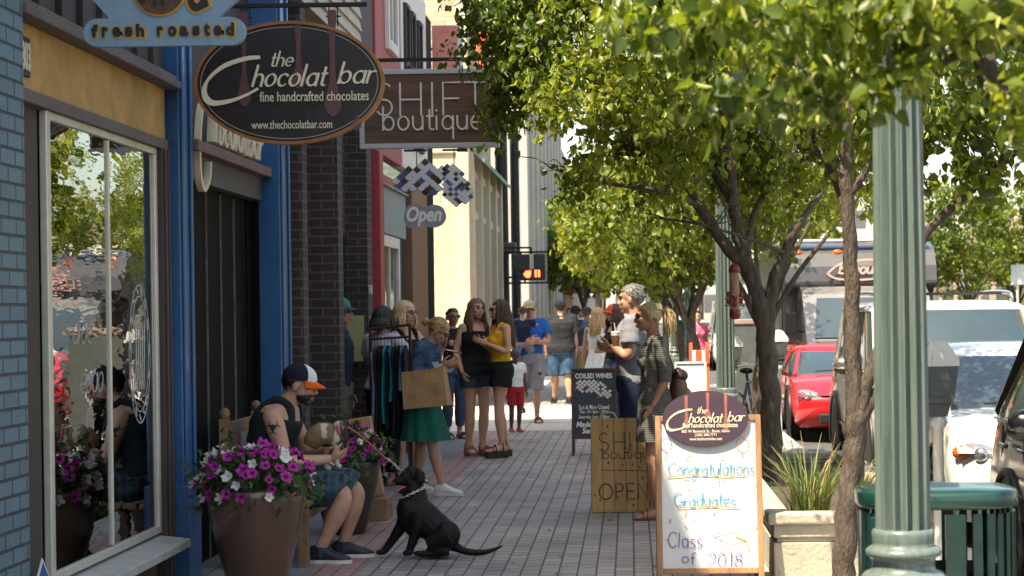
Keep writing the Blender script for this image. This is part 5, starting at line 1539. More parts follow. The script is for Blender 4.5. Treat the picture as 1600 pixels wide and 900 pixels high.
def car(label, x_side, y_front, L, Wd, H, P, hood=.9, belt=.95, ws0=1.05, ws1=1.95, rear0=None, rear1=None, wr=.33, front_w=.86, roof_in=.22, name='parked_car', cat='car', rack=False, amber=False, nose=.62, tint=None):
    hw = Wd / 2
    t = thing(name, label, cat, (x_side + hw, y_front, -.14))
    rear0 = rear0 or L - .12; rear1 = rear1 or L - .75
    # lower body: sections stacked from sill to belt, each a rounded outline seen from above
    lv = [(.20, hw * .90, .16, L - .18, .22, .05), (.27, hw * .955, .05, L - .06, .26, .07), (.42, hw * .985, .0, L, .28, .09), (nose * .92, hw, .005, L, .30, .10), (nose, hw * .995, .03, L - .01, .32, .10)]
    mb = MB()
    mb.rings([[Vector((x, y, z)) for x, y in rrect(w_, a, b, r_, bow=bo)] for z, w_, a, b, r_, bo in lv], 0, True, True)
    # shoulder and hood: rise from nose line to the belt, cowl further back
    hs = []
    for fr, z in ((0, nose), (.35, nose + (belt - nose) * .45), (.7, nose + (belt - nose) * .8), (1, belt)):
        outl = rrect(hw * (.995 - .045 * fr), .03, L - .01 - .05 * fr, .32, bow=.10)
        ring_ = []
        for x, y in outl:
            zh = nose + (hood - nose) * min(1, max(0, (y + .02) / .38)) ** .6 if y < ws0 + .1 else None
            zz = z if y > ws0 * .95 else min(z, nose + (hood - nose) * min(1, max(0, y / .45)) ** .7 + (belt - hood) * max(0, (y - .45) / (ws0 - .45)))
            ring_.append(Vector((x, y, zz)))
        hs.append(ring_)
    mb.rings(hs, 0, False, True)
    # hood and deck skin
    n = 8
    hood_pts = []
    for i in range(n + 1):
        y = .03 + (ws0 + .25 - .03) * i / n
        z = nose + (hood - nose) * min(1, max(0, y / .45)) ** .7 + (belt - hood) * max(0, (y - .45) / (ws0 - .2))
        row = []
        for j in range(9):
            u = -1 + 2 * j / 8
            row.append(Vector((u * hw * .955, y - .10 * (1 - u * u) * (1 - i / n), z + .045 * (1 - u ** 4) * min(1, i / 2) - .0)))
        hood_pts.append(row)
    vs = [p for r_ in hood_pts for p in r_]
    mb.add(vs, [(i * 9 + j, i * 9 + j + 1, (i + 1) * 9 + j + 1, (i + 1) * 9 + j) for i in range(n) for j in range(8)], 0, True)
    mb.add([(-hw * .95, rear0 - .5, belt), (hw * .95, rear0 - .5, belt), (hw * .94, L - .08, belt - .005), (-hw * .94, L - .08, belt - .005)], [(0, 1, 2, 3)])
    body = mb.build('body', P, t)
    # glasshouse
    top = H; b0 = belt
    lev = [(b0 - .02, hw * .95, ws0, rear0, .18, .12), (b0 + .06, hw * .93, ws0 + (ws1 - ws0) * .10, rear0 - (rear0 - rear1) * .08, .18, .12), (top - .10, hw - roof_in + .03, ws1 - .12, rear1 + .1, .2, .10)]
    gm = MB(); gm.rings([[Vector((x, y, z)) for x, y in rrect(w_, a, b, r_, bow=bo)] for z, w_, a, b, r_, bo in lev], 0, False, True)
    gm.build('window', CARGL, t)
    rm = MB(); rm.rings([[Vector((x, y, z)) for x, y in rrect(w_, a, b, r_, bow=bo)] for z, w_, a, b, r_, bo in ((top - .105, hw - roof_in + .035, ws1 - .125, rear1 + .105, .2, .10), (top - .05, hw - roof_in + .01, ws1 - .04, rear1 + .06, .2, .10), (top - .012, hw - roof_in - .10, ws1 + .12, rear1 - .08, .2, .10), (top, hw - roof_in - .3, ws1 + .4, rear1 - .35, .2, .05))], 0, True, True)
    rm.build('roof', P, t)
    pm = MB(); wz = top - .09
    for s in (-1, 1):
        pm.bar((s * hw * .86, ws0 + .0, b0 - .01), (s * (hw - roof_in - .04), ws1 - .14, wz), .055, .075)
        pm.bar((s * (hw * .93 + .006), (ws1 + rear1) / 2 - .12, b0), (s * (hw - roof_in + .035), (ws1 + rear1) / 2 - .12, wz), .09, .03)
        pm.bar((s * hw * .87, rear0 - .06, b0), (s * (hw - roof_in - .02), rear1 + .02, wz), .10, .14)
        pm.bar((s * (hw - roof_in + .03), ws1 - .02, wz), (s * (hw - roof_in + .03), rear1, wz), .04, .04)
        pm.bar((s * hw * .945, ws0 + .15, b0 + .005), (s * hw * .945, rear0 - .12, b0 + .005), .03, .02)
    pm.build('pillars', P, t, bevel=.012)
    for s in (-1, 1):
        m = MB(); m.ball((s * (hw + .12), ws0 + .42, belt + .075), (.125, .075, .085), 16, 10); m.bar((s * hw * .93, ws0 + .40, belt + .0), (s * (hw + .07), ws0 + .42, belt + .04), .06, .05)
        mo = m.build('mirror', P if not tint else tint, t)
        MB().ball((s * (hw + .122), ws0 + .478, belt + .078), (.105, .022, .068), 12, 8).build('mirror_glass', CHROME, mo)
        MB().ball((s * (hw + .12), ws0 + .425, belt + .03), (.122, .072, .055), 12, 8).build('mirror_base', TRIM, mo)
        for yy in (wr + .52 - .02, L - wr - .52):
            wheel(t, s * (hw - .10), yy, wr, .21, s)
            ar = MB(); ar.tube([(s * (hw + .002), yy + (wr + .06) * math.cos(a), wr + .0 + (wr + .06) * math.sin(a)) for a in np.linspace(-.3, math.pi + .3, 20)], .028, 6)
            ar.prism([(yy + (wr + .055) * math.cos(a), wr + (wr + .055) * math.sin(a)) for a in np.linspace(0, 2 * math.pi, 25)[:-1]], lambda u, v, d: Vector((d, u, v)), s * (hw - .02), s * (hw + .004))
            ar.build('wheel_arch', TRIM, t)
        for yy in ((ws1 + rear1) / 2 - .25, rear1 - .25):
            h_ = MB().bar((s * (hw + .02), yy - .09, belt - .13), (s * (hw + .02), yy + .09, belt - .13), .03, .028); h_.build('handle', CHROME if rack else P, t, bevel=.008)
        sm = MB()
        for yy in (ws0 + .35, (ws1 + rear1) / 2 - .12, rear1 - .02): sm.bar((s * (hw * 1.0), yy, .36), (s * (hw * .972), yy, belt - .02), .012, .012)
        sm.bar((s * (hw + .0), ws0 - .1, .5), (s * (hw + .0), L - 1.1, .52), .014, .03)
        sm.build('seam', TRIM, t)
        # headlamp wrapped round the corner
        hl = MB(); hl.ball((s * (hw - .24), .085, nose + .02), (.20, .09, .072), 18, 10, rot=Matrix.Rotation(s * R(-16), 3, 'Y') @ Matrix.Rotation(s * R(24), 3, 'Z'))
        ho = hl.build('headlight', LENS, t)
        MB().ball((s * (hw - .20), .01, nose + .025), (.055, .05, .055), 12, 8).build('reflector', CHROME, ho)
        if amber: MB().ball((s * (hw - .085), .125, nose + .035), (.075, .06, .058), 12, 8).build('indicator', AMBER, ho)
    gr = MB().box((0, -.075, nose - .07), (hw * .9, .08, .12)).box((0, -.085, .33), (hw * 1.25, .07, .13)); gr.build('grille', TRIM, t, bevel=.02)
    MB().box((0, -.125, .50), (.31, .015, .155)).build('number_plate', mat('plate_white', (0.6, 0.6, 0.58), .5), t)
    wp = MB().bar((-hw * .55, ws0 - .09, belt + .055), (hw * .05, ws0 - .08, belt + .075), .02, .015).bar((hw * .05, ws0 - .085, belt + .055), (hw * .62, ws0 - .02, belt + .075), .02, .015); wp.build('wiper', TRIM, t)
    if rack:
        for s in (-1, 1):
            q = [(s * (hw - roof_in - .10), ws1 + .1, top - .02), (s * (hw - roof_in - .10), ws1 + .25, top + .07), (s * (hw - roof_in - .10), rear1 - .3, top + .08), (s * (hw - roof_in - .10), rear1 - .1, top)]
            MB().tube(catmull(q, 5), .022, 8).build('roof_rail', CHROME, t)
        MB().bar((-(hw - roof_in - .1), ws1 + .6, top + .07), (hw - roof_in - .1, ws1 + .6, top + .07), .04, .03).build('rack_bar', TRIM, t)
    return t
car('glossy black car with a large wing mirror, closest to the litter bin', 2.28, 8.95, 3.6, 1.88, 1.62, paint('paint_black', (0.008, 0.009, 0.010), .2), hood=1.0, belt=1.05, nose=.76, ws0=1.05, ws1=1.9, rear1=3.0, wr=.35, tint=None)
car('small white car with an amber indicator between the black car and the champagne estate', 2.30, 13.75, 3.9, 1.74, 1.47, paint('paint_white', (0.74, 0.74, 0.72), .25), hood=.92, belt=.97, ws0=1.0, ws1=1.85, nose=.68, amber=True)
car('champagne off road estate car with a roof rack behind the fluted lamp post', 2.30, 17.9, 4.7, 1.92, 1.84, paint('paint_champagne', (0.56, 0.51, 0.42), .3, .15), hood=1.05, belt=1.12, ws0=1.2, ws1=1.95, nose=.82, wr=.38, roof_in=.16, rack=True, tint=CHROME)
car('red car parked behind the champagne estate, near the forked linden', 2.12, 25.2, 4.1, 1.78, 1.27, paint('paint_red', (0.55, 0.012, 0.018), .25), hood=.80, belt=.86, ws0=1.15, ws1=2.1, nose=.60)
car('far blue grey car parked beyond the bus', 2.3, 47.5 - 3.2, 4.4, 1.8, 1.5, paint('paint_slate', (0.10, 0.14, 0.19), .3))
car('far white van beyond the crossing past the street lindens', 2.4, 56, 4.8, 1.95, 2.1, paint('paint_white', (0, 0, 0)), hood=1.05, belt=1.15, ws0=.9, ws1=1.6, nose=.8)
car('far silver car beyond the crossing nearest the lindens', 1.75 + .45, 66, 4.4, 1.8, 1.45, paint('paint_silver', (0.42, 0.43, 0.45), .3, .3))
car('far dark car across the street under the round green trees', 10.6, 66, 4.4, 1.8, 1.5, paint('paint_teal', (0.03, 0.10, 0.13), .3))

# dark tour bus with a van cab
t = thing('tour_bus', 'dark grey tour bus with van cab and orange roof lights behind the champagne estate', 'bus', (3.72, 29.6, -.14))
GREYB = mat('bus_grey', (0.060, 0.060, 0.066), .38, var=.06, coat=.5)
CABP = paint('paint_bus_cab', (0.20, 0.20, 0.20), .3, .3)
def yz(mb, poly, x0, x1, mi=0): mb.prism(poly, lambda u, v, d: Vector((d, u, v)), x0, x1, mi)
m = MB(); yz(m, [(1.7, .45), (7.6, .45), (7.6, 2.85), (2.0, 2.85), (1.55, 2.74), (1.35, 2.45), (1.30, 2.12), (1.7, 2.05)], -1.22, 1.22)
m.build('body', GREYB, t, bevel=.09, seg=3)
m = MB(); yz(m, [(1.69, .3), (1.69, 2.04), (1.1, 2.12), (.75, 2.0), (.12, 1.28), (-.75, 1.10), (-.95, .92), (-1.0, .35)], -1.0, 1.0)
m.build('cab', CABP, t, bevel=.08, seg=3)
a_, b_ = Vector((0, .12, 1.30)), Vector((0, .74, 1.97)); dn = Vector((0, -(b_ - a_).z, (b_ - a_).y)).normalized() * .012
o_ = a_ + dn; e_ = b_ + dn
MB().add([(-.86, *((o_ + (e_ - o_) * .02).yz)), (.86, *((o_ + (e_ - o_) * .02).yz)), (.78, *((o_ + (e_ - o_) * .94).yz)), (-.78, *((o_ + (e_ - o_) * .94).yz))], [(0, 1, 2, 3)]).build('windscreen', CARGL, t)
m = MB().span((-1.235, 2.0, .75), (-1.225, 2.9, 2.45)).span((-1.235, 3.1, 1.2), (-1.225, 5.2, 2.2)).span((-1.235, 5.3, 1.2), (-1.225, 7.3, 2.2)).span((-1.012, .7, 1.25), (-1.002, 1.5, 1.9)); m.build('side_window', CARGL, t)
m = MB().span((-1.245, 1.95, .7), (-1.236, 2.0, 2.5)).span((-1.245, 2.9, .7), (-1.236, 2.95, 2.5)).span((-1.245, 2.42, .7), (-1.236, 2.46, 2.5)); m.build('door_frame', CHROME, t)
for u in (-.99, .99, -.35, .35):
    MB().ball((u, 1.52, 2.68), (.09, .05, .05), 10, 6).build('marker_light', AMBER, t)
MB().box((-.0, 1.6, 2.87), (2.2, .25, .05)).build('roof_cap', mat('pale_cap', (.55, .54, .5), .5), t, bevel=.02)
m = MB(); ff = lambda u, v, d: Vector((u, 1.345 - d + .0 * v, v))
slope = lambda u, v, d: Vector((u, 1.30 + (v - 2.12) * .15 - .075 - d, v))
ribbon(m, catmull([(-.55, 2.33), (-.30, 2.50), (.2, 2.55), (.55, 2.47), (.62, 2.36), (.2, 2.24), (-.35, 2.24), (-.55, 2.33)], 6), .03, slope, 0, .012)
pen(m, 'boeoun', -.36, 2.33, .095, .032, slope, 0, .012, 0, .25, .95)
m.build('bus_lettering', mat('faded_pink', (0.48, 0.26, 0.23), .5, var=.1), t)
for s in (-1, 1):
    mo = MB().box((s * 1.22, .35, 1.55), (.18, .1, .34)).bar((s * .98, .6, 1.4), (s * 1.2, .38, 1.45), .03).build('mirror', TRIM, t, bevel=.03)
    for yy in (-.15, 5.4): wheel(t, s * (.90 if yy < 1 else 1.1), yy, .38, .24, s)
    MB().ball((s * .74, -.95, .82), (.16, .06, .10), 12, 8).build('headlight', LENS, t)
MB().box((0, -.99, .80), (1.0, .05, .22)).build('grille', TRIM, t, bevel=.02)
# ================================================================= PEOPLE
def skin_mat(name, c):
    m = mat(name, c, .5, var=.12, scale=11, spec=.4, bump=.12, bscale=120); p = m.node_tree.nodes['Principled BSDF']
    p.inputs['Subsurface Weight'].default_value = .12; p.inputs['Subsurface Radius'].default_value = (1, .35, .2); p.inputs['Subsurface Scale'].default_value = .008
    return m
SK_FAIR = skin_mat('skin_fair', (0.50, 0.275, 0.19)); SK_TAN = skin_mat('skin_tan', (0.40, 0.205, 0.13)); SK_WARM = skin_mat('skin_warm', (0.44, 0.235, 0.155)); SK_DEEP = skin_mat('skin_deep', (0.09, 0.045, 0.03))
def cloth(name, c, var=.12, rough=.85, scale=9, bump=.35): return mat('cloth_' + name, c, rough, var=var, scale=scale, bump=bump, bscale=22, spec=.25)
def hairm(name, c): return mat('hair_' + name, c, .42, var=.22 if name in ('grey', 'pale_blonde') else .35, scale=16, stretch=(3, 3, .5), bump=.3, bscale=60)
H_BLONDE = hairm('blonde', (0.42, 0.27, 0.12)); H_PALE = hairm('pale_blonde', (0.56, 0.42, 0.23)); H_BROWN = hairm('brown', (0.050, 0.022, 0.012)); H_DARK = hairm('dark', (0.014, 0.009, 0.008)); H_GREY = hairm('grey', (0.15, 0.142, 0.135)); H_LIGHTBR = hairm('light_brown', (0.14, 0.075, 0.038)); H_ASH = hairm('ash_blonde', (0.30, 0.21, 0.12))
EYEM = mat('eye_dark', (0.02, 0.014, 0.01), .15, var=0); LIP = mat('lip', (0.36, 0.10, 0.085), .5, var=.05); TEETH = mat('teeth', (0.7, 0.68, 0.62), .4, var=0); BROWM = mat('brow', (0.05, 0.03, 0.02), .8, var=0); SHADES = mat('shades', (0.008, 0.008, 0.009), .12, var=0, coat=.5)
SOLE = mat('white_sole', (0.6, 0.59, 0.56), .6, var=.08); LEATHER = mat('brown_leather', (0.11, 0.045, 0.02), .45, var=.25, scale=10, bump=.2); BLKL = mat('black_leather', (0.012, 0.011, 0.011), .5, var=.2)
V = Vector
def stand_pose(male, k):
    w = .185 if male else .155
    J = dict(crotch=(0, 0, .82), pelvis=(0, 0, .93), waist=(0, .005, 1.07), chest=(0, 0, 1.27), neck=(0, -.02, 1.43), head=(0, .02, 1.585))
    for s, n in ((-1, 'r'), (1, 'l')):
        J['sh_' + n] = (s * w, -.01, 1.385); J['el_' + n] = (s * (w + .045), -.03, 1.10); J['wr_' + n] = (s * (w + .06), .03, .86)
        J['hip_' + n] = (s * .085, 0, .90); J['kn_' + n] = (s * .088, .015, .49); J['an_' + n] = (s * .088, -.02, .085); J['toe_' + n] = (s * .105, .15, .025)
    return {a: tuple(c * k for c in b) for a, b in J.items()}
def sup(c, L, D, hw, hd, n=26, e=2.35):
    o = []
    for i in range(n):
        a = 2 * math.pi * i / n; x, y = math.cos(a), math.sin(a)
        o.append(c + L * (hw * math.copysign(abs(x) ** (2 / e), x)) + D * (hd * math.copysign(abs(y) ** (2 / e), y)))
    return o
class Body:
    def __init__(s, male, h, girth, pose, absolute):
        s.k = h / 1.7; s.male = male; s.g = girth
        J = stand_pose(male, s.k)
        for a, b in pose.items(): J[a] = b if absolute else tuple(c * s.k for c in b)
        s.J = {a: V((b[0], -b[1], b[2])) for a, b in J.items()}        # (side, forward, up) -> x, -y, z
        s.sp = [s.J[n] for n in ('crotch', 'pelvis', 'waist', 'chest', 'neck')]
        s.hipL = (s.J['hip_l'] - s.J['hip_r']).normalized(); s.shL = (s.J['sh_l'] - s.J['sh_r']).normalized()
        m = ((0, .105, .09), (.35, .15, .115), (1, .168, .118), (1.5, .155, .108), (2, .148, .106), (2.5, .160, .113), (3, .176, .122), (3.35, .178, .115), (3.62, .150, .092), (3.85, .085, .075), (4, .064, .066))
        f = ((0, .095, .085), (.35, .145, .115), (1, .170, .120), (1.5, .148, .105), (2, .120, .090), (2.5, .130, .096), (3, .146, .104), (3.35, .148, .096), (3.62, .125, .078), (3.85, .068, .060), (4, .050, .054))
        s.prof = m if male else f
    def spine(s, t):
        i = min(3, int(t)); fr = t - i
        g = lambda q: s.sp[max(0, min(4, q))]
        p0, p1, p2, p3 = g(i - 1), g(i), g(i + 1), g(i + 2)
        pos = 0.5 * ((2 * p1) + (p2 - p0) * fr + (2 * p0 - 5 * p1 + 4 * p2 - p3) * fr * fr + (3 * p1 - p0 - 3 * p2 + p3) * fr ** 3)
        a = s.sp[max(0, i - (fr < .5))]; b = s.sp[min(4, i + 1 + (fr >= .5))]
        T = (b - a).normalized()
        L = s.hipL.lerp(s.shL, min(1, max(0, (t - 1) / 2.2))); L = (L - T * L.dot(T)).normalized()
        return pos, L, T.cross(L).normalized()
    def wd(s, t):
        q = s.prof
        for i in range(len(q) - 1):
            if q[i][0] <= t <= q[i + 1][0]:
                f = (t - q[i][0]) / (q[i + 1][0] - q[i][0]); f = f * f * (3 - 2 * f)
                return (q[i][1] + (q[i + 1][1] - q[i][1]) * f) * s.k * s.g, (q[i][2] + (q[i + 1][2] - q[i][2]) * f) * s.k * s.g
        return q[-1][1] * s.k, q[-1][2] * s.k
    def torso(s, mb, t0, t1, off=0.0, off0=None, n=16, folds=0.0):
        rings = []
        for i in range(n + 1):
            t = t0 + (t1 - t0) * i / n
            c, L, D = s.spine(t); hw, hd = s.wd(t)
            o = off + ((off0 - off) * (1 - i / n) ** 2 if off0 is not None else 0)
            rings.append(sup(c, L, D, hw + o, hd + o))
        mb.rings(rings, 0, True, True)
    def arm(s, mb, n, f0, f1, off=0.0, offe=None):
        """f runs 0 shoulder, 1 elbow, 2 wrist"""
        k = s.k * (1 + (s.g - 1) * .7) * (1 if s.male else .84)
        a, b, c = s.J['sh_' + n], s.J['el_' + n], s.J['wr_' + n]
        pr = ((0, .056), (.2, .057), (.5, .049), (.85, .042), (1, .041), (1.25, .043), (1.6, .034), (2, .026))
        s._limb(mb, a, b, c, pr, k, f0, f1, off, offe)
    def leg(s, mb, n, f0, f1, off=0.0, offe=None):
        k = s.k * (1 + (s.g - 1) * .7) * (1 if s.male else .97)
        a, b, c = s.J['hip_' + n], s.J['kn_' + n], s.J['an_' + n]
        pr = ((0, .092), (.2, .088), (.5, .075), (.85, .058), (1, .055), (1.12, .052), (1.3, .057), (1.45, .054), (1.8, .036), (2, .034))
        s._limb(mb, a, b, c, pr, k, f0, f1, off, offe)
    def _limb(s, mb, a, b, c, pr, k, f0, f1, off, offe):
        pts, rad = [], []
        N = max(3, int(abs(f1 - f0) * 9))
        for i in range(N + 1):
            f = f0 + (f1 - f0) * i / N
            p = a.lerp(b, f) if f <= 1 else b.lerp(c, f - 1)
            if .8 < f < 1.2:      # round the joint
                t = (f - .8) / .4; p = a.lerp(b, .8).lerp(b, t).lerp(b.lerp(c, .2), t) if True else p
            for (x0, r0), (x1, r1) in zip(pr, pr[1:]):
                if x0 <= f <= x1: r = r0 + (r1 - r0) * (f - x0) / (x1 - x0)
            o = off if offe is None else off + (offe - off) * i / N
            pts.append(p); rad.append(r * k + o)
        mb.tube(pts, rad, 14)
    def hand(s, mb, n, curl=.5, d=None, nrm_=None):
        k = s.k * (1.0 if s.male else .9); w = s.J['wr_' + n]
        d = (V(d) if d else (w - s.J['el_' + n])).normalized()
        side = 1 if n == 'l' else -1
        nn = V(nrm_) if nrm_ else V((-side, 0, 0)); nn = (nn - d * nn.dot(d)).normalized()      # palm faces nn
        la = d.cross(nn).normalized() * -side                                # towards the thumb
        if not nrm_ and la.y > 0 and d.z < -.5: la = -la
        R3 = Matrix((la, d, nn)).transposed()
        mb.ball(w + d * .045 * k, (.040 * k, .052 * k, .017 * k), 14, 10, rot=R3)
        for i, (u, L) in enumerate(((.028, .070), (.010, .080), (-.009, .075), (-.027, .060))):
            p = w + d * .085 * k + la * u * k; dd = d.copy(); q = [w + d * .05 * k + la * u * .8 * k, p]
            for sg in (.42, .33, .25):
                dd = (dd * math.cos(curl * .85) + nn * math.sin(curl * .85)).normalized()
                nn2 = (nn * math.cos(curl * .85) - d * math.sin(curl * .85))
                p = p + dd * L * sg * k; q.append(p)
            mb.tube(q, [.0095 * k, .0095 * k, .009 * k, .0085 * k, .007 * k], 8)
        p = w + d * .025 * k + la * .03 * k
        mb.tube([p, p + (la * .7 + d * .6 + nn * .25) * .035 * k, p + (la * .75 + d * 1.25 + nn * .5) * .045 * k, p + (la * .65 + d * 1.9 + nn * .9) * .045 * k], [.014 * k, .012 * k, .0105 * k, .008 * k], 8)
    def foot(s, mb, n, lift=0.0, scale=1.0):
        k = s.k * scale; a = s.J['an_' + n]; t = s.J['toe_' + n]
        d = t - a; d.z = 0; d.normalize(); L = V((-d.y, d.x, 0)); g = t.z - .025 * s.k
        heel = a - d * .055 * k
        st = ((-.06, .026, .030, .030), (-.03, .032, .045, .045), (.02, .034, .048, .048), (.08, .040, .034, .034), (.13, .044, .025, .025), (.165, .040, .018, .018), (.19, .022, .012, .012))
        A = V((a.x, a.y, a.z - .085 * s.k))
        rings = []
        for f, w, hh, zc in st:
            c = A + d * f * k + V((0, 0, zc * k))
            rings.append([c + L * (w * k * math.cos(q)) + V((0, 0, hh * k * math.sin(q))) for q in np.linspace(0, 2 * math.pi, 13)[:-1]])
        mb.rings(rings)
        mb.tube([a, a + V((0, 0, -.05 * k))], .034 * k, 10)
def head_frame(B, yaw, pitch, roll):
    return Matrix.Translation(B.J['head']) @ Matrix.Rotation(R(yaw), 4, 'Z') @ Matrix.Rotation(R(pitch), 4, 'X') @ Matrix.Rotation(R(roll), 4, 'Y') @ Matrix.Scale(B.k * (1.03 if B.male else .97), 4)
def add_head(mb, M, male, jaw=1.0):
    t = MB()
    t.ball((0, .014, .032), (.075, .094, .084), 24, 16)
    t.ball((0, -.026, -.035), (.057 * jaw, .062, .070), 20, 14)
    t.ball((0, -.062, -.088), (.026 * jaw, .024, .020), 12, 8)
    t.tube([(0, -.086, .022), (0, -.098, .0), (0, -.110, -.022), (0, -.100, -.034)], [.009, .010, .0135, .010], 10)
    t.ball((.010, -.094, -.029), (.009, .010, .007), 8, 6).ball((-.010, -.094, -.029), (.009, .010, .007), 8, 6)
    t.ball((0, -.074, .036), (.052, .018, .013), 14, 8)
    t.ball((.038, -.062, -.018), (.022, .022, .020), 10, 8).ball((-.038, -.062, -.018), (.022, .022, .020), 10, 8)
    t.ball((0, -.086, -.054), (.024, .011, .007), 12, 6).ball((0, -.083, -.067), (.021, .012, .008), 12, 6)
    for s in (-1, 1): t.ball((s * .077, .010, -.004), (.009, .021, .032), 10, 8).ball((s * .074, .006, -.02), (.008, .012, .016), 8, 6)
    mb.add([M @ V(p) for p in t.v], t.f, 0, True)
def face_parts(root, M, glasses=None, smile=False, browm=BROWM):
    m = MB()
    for s in (-1, 1): m.ball((s * .031, -.0815, .010), (.0125, .008, .0068), 10, 6)
    m.v = [tuple(M @ V(p)) for p in m.v]; m.build('eye', EYEM, root)
    m = MB()
    for s in (-1, 1): m.tube([(s * .014, -.094, .033), (s * .032, -.091, .039), (s * .050, -.078, .033)], [.004, .0045, .003], 6)
    m.v = [tuple(M @ V(p)) for p in m.v]; m.build('eyebrow', browm, root)
    m = MB().tube([(-.025, -.080, -.057), (-.012, -.094, -.056), (0, -.0975, -.0565), (.012, -.094, -.056), (.025, -.080, -.057)], [.003, .006, .0065, .006, .003], 8).tube([(-.022, -.080, -.063), (0, -.096, -.0675), (.022, -.080, -.063)], [.003, .008, .003], 8)
    m.v = [tuple(M @ V(p)) for p in m.v]; m.build('lips', LIP, root)
    if smile:
        m = MB().ball((0, -.0945, -.061), (.018, .006, .0055), 10, 6); m.v = [tuple(M @ V(p)) for p in m.v]; m.build('teeth', TEETH, root)
    if glasses:
        m = MB()
        for s in (-1, 1):
            if glasses == 'shades': m.box((s * .034, -.097, .010), (.056, .008, .040))
            else:
                q = [(s * .034 + .026 * math.cos(a), -.099, .010 + .018 * math.sin(a)) for a in np.linspace(0, 2 * math.pi, 15)]
                m.tube(q, .0032, 6)
            m.bar((s * .060, -.095, .014), (s * .079, .005, .012), .004)
        m.bar((-.01, -.101, .014), (.01, -.101, .014), .005)
        m.v = [tuple(M @ V(p)) for p in m.v]; m.build('glasses', SHADES, root, bevel=.002)
def hair(root, M, style, hm, L=.32, seed=1, n=130, part=0.0):
    g = random.Random(seed); mb = MB(); C = V((0, .016, .030)); rad = (.083, .104, .094)
    def covered(d):
        face = d.y < -.30 and d.z < (.50 if style != 'short' else .46)
        low = d.z < (-.30 if style != 'short' else -.42) and d.y < .45
        side = d.y < -.02 and d.z < -.02
        return not (face or low or side)
    t = MB(); t.ball((0, 0, 0), 1, 30, 20)
    keep = []
    for f in t.f:
        c = sum((V(t.v[i]) for i in f), V()) / len(f)
        if covered(c.normalized()): keep.append(f)
    vs = []
    for p in t.v:
        p = V(p); q = 1 + .035 * noise.noise(p * 5 + V((seed, 0, 0))) + (.02 * noise.noise(p * 11) if style == 'short' else 0)
        vs.append(C + V((p.x * rad[0], p.y * rad[1], p.z * rad[2])) * q)
    mb.add(vs, keep, 0, True)
    def skull(th, ph, lift=1.05):
        return C + V((rad[0] * math.sin(th) * math.sin(ph), rad[1] * math.sin(th) * math.cos(ph), rad[2] * math.cos(th))) * lift
    if style in ('long', 'bob'):
        for i in range(n):
            ph = g.uniform(-2.15, 2.15); th0 = g.uniform(.12, .9)
            pts = []
            for j in range(6):
                th = th0 + (1.75 - th0) * j / 5
                pts.append(skull(th, ph, 1.05 + .05 * g.random()))
            e = pts[-1]; ln = L * g.uniform(.75, 1.05); out = V((e.x, e.y, 0)).normalized()
            wv = g.uniform(0, 6)
            for j in range(1, 6):
                f = j / 5
                pts.append(e + V((0, 0, -ln * f)) + out * (.02 * math.sin(f * 2.6)) + V((math.sin(wv + f * 7), math.cos(wv + f * 7), 0)) * (.010 if style == 'long' else .004) + V((0, .035 * f if abs(ph) < 1.6 else -.01 * f, 0)))
            mb.tube(pts, [.008] * 3 + [.012] * 5 + [.010, .007, .003], 6)
    elif style in ('ponytail', 'bun'):
        for i in range(70):     # combed back to the tie
            ph = g.uniform(-2.3, 2.3); th0 = g.uniform(.2, 1.25)
            tie = C + V((0, .112, .02 if style == 'ponytail' else -.03))
            p0 = skull(th0, ph, 1.03); mid = (p0 + tie) / 2; mid = C + (mid - C).normalized() * (V((rad[0], rad[1], rad[2])).length / 1.732 * 1.09)
            mb.tube(catmull([p0, mid, tie], 3), [.006] * 5 + [.007] * 2, 5)
        tie = C + V((0, .115, .02 if style == 'ponytail' else -.035))
        if style == 'ponytail':
            for i in range(34):
                o = V((g.gauss(0, .016), g.gauss(0, .012), g.gauss(0, .012))); ln = L * g.uniform(.7, 1.05)
                pts = [tie + o * .3, tie + V((0, .035, .0)) + o * .8, tie + V((0, .055, -.05)) + o * 1.5, tie + V((0, .06, -ln * .6)) + o * 2.0, tie + V((0, .05 + g.uniform(-.01, .02), -ln)) + o * 1.5]
                q = catmull(pts, 3); mb.tube(q, [.007 + .004 * math.sin(3.1 * a / (len(q) - 1)) for a in range(len(q))], 5)
        else:
            for i in range(26):
                a = g.uniform(0, 6.28); mb.tube(catmull([tie + V((.03 * math.cos(a + b), .02 + .02 * math.sin(b * 2), .03 * math.sin(a + b))) for b in (0, .8, 1.6, 2.4)], 3), .009, 5)
    elif style == 'short':
        for i in range(n if n != 130 else 300):
            ph = g.uniform(-2.0, 2.0); th = g.uniform(.0, 1.75)
            p = skull(th, ph, 1.0)
            if not covered((p - C).normalized()): continue
            d = (p - C).normalized()
            mb.tube([p, p + d * .004 + V((g.gauss(0, .008), g.gauss(.008, .006), -.004)), p + d * .004 + V((g.gauss(0, .012), g.gauss(.018, .01), -.016))], [.005, .004, .0015], 4)
    mb.v = [tuple(M @ V(p)) for p in mb.v]
    return mb.build('hair', hm, root)
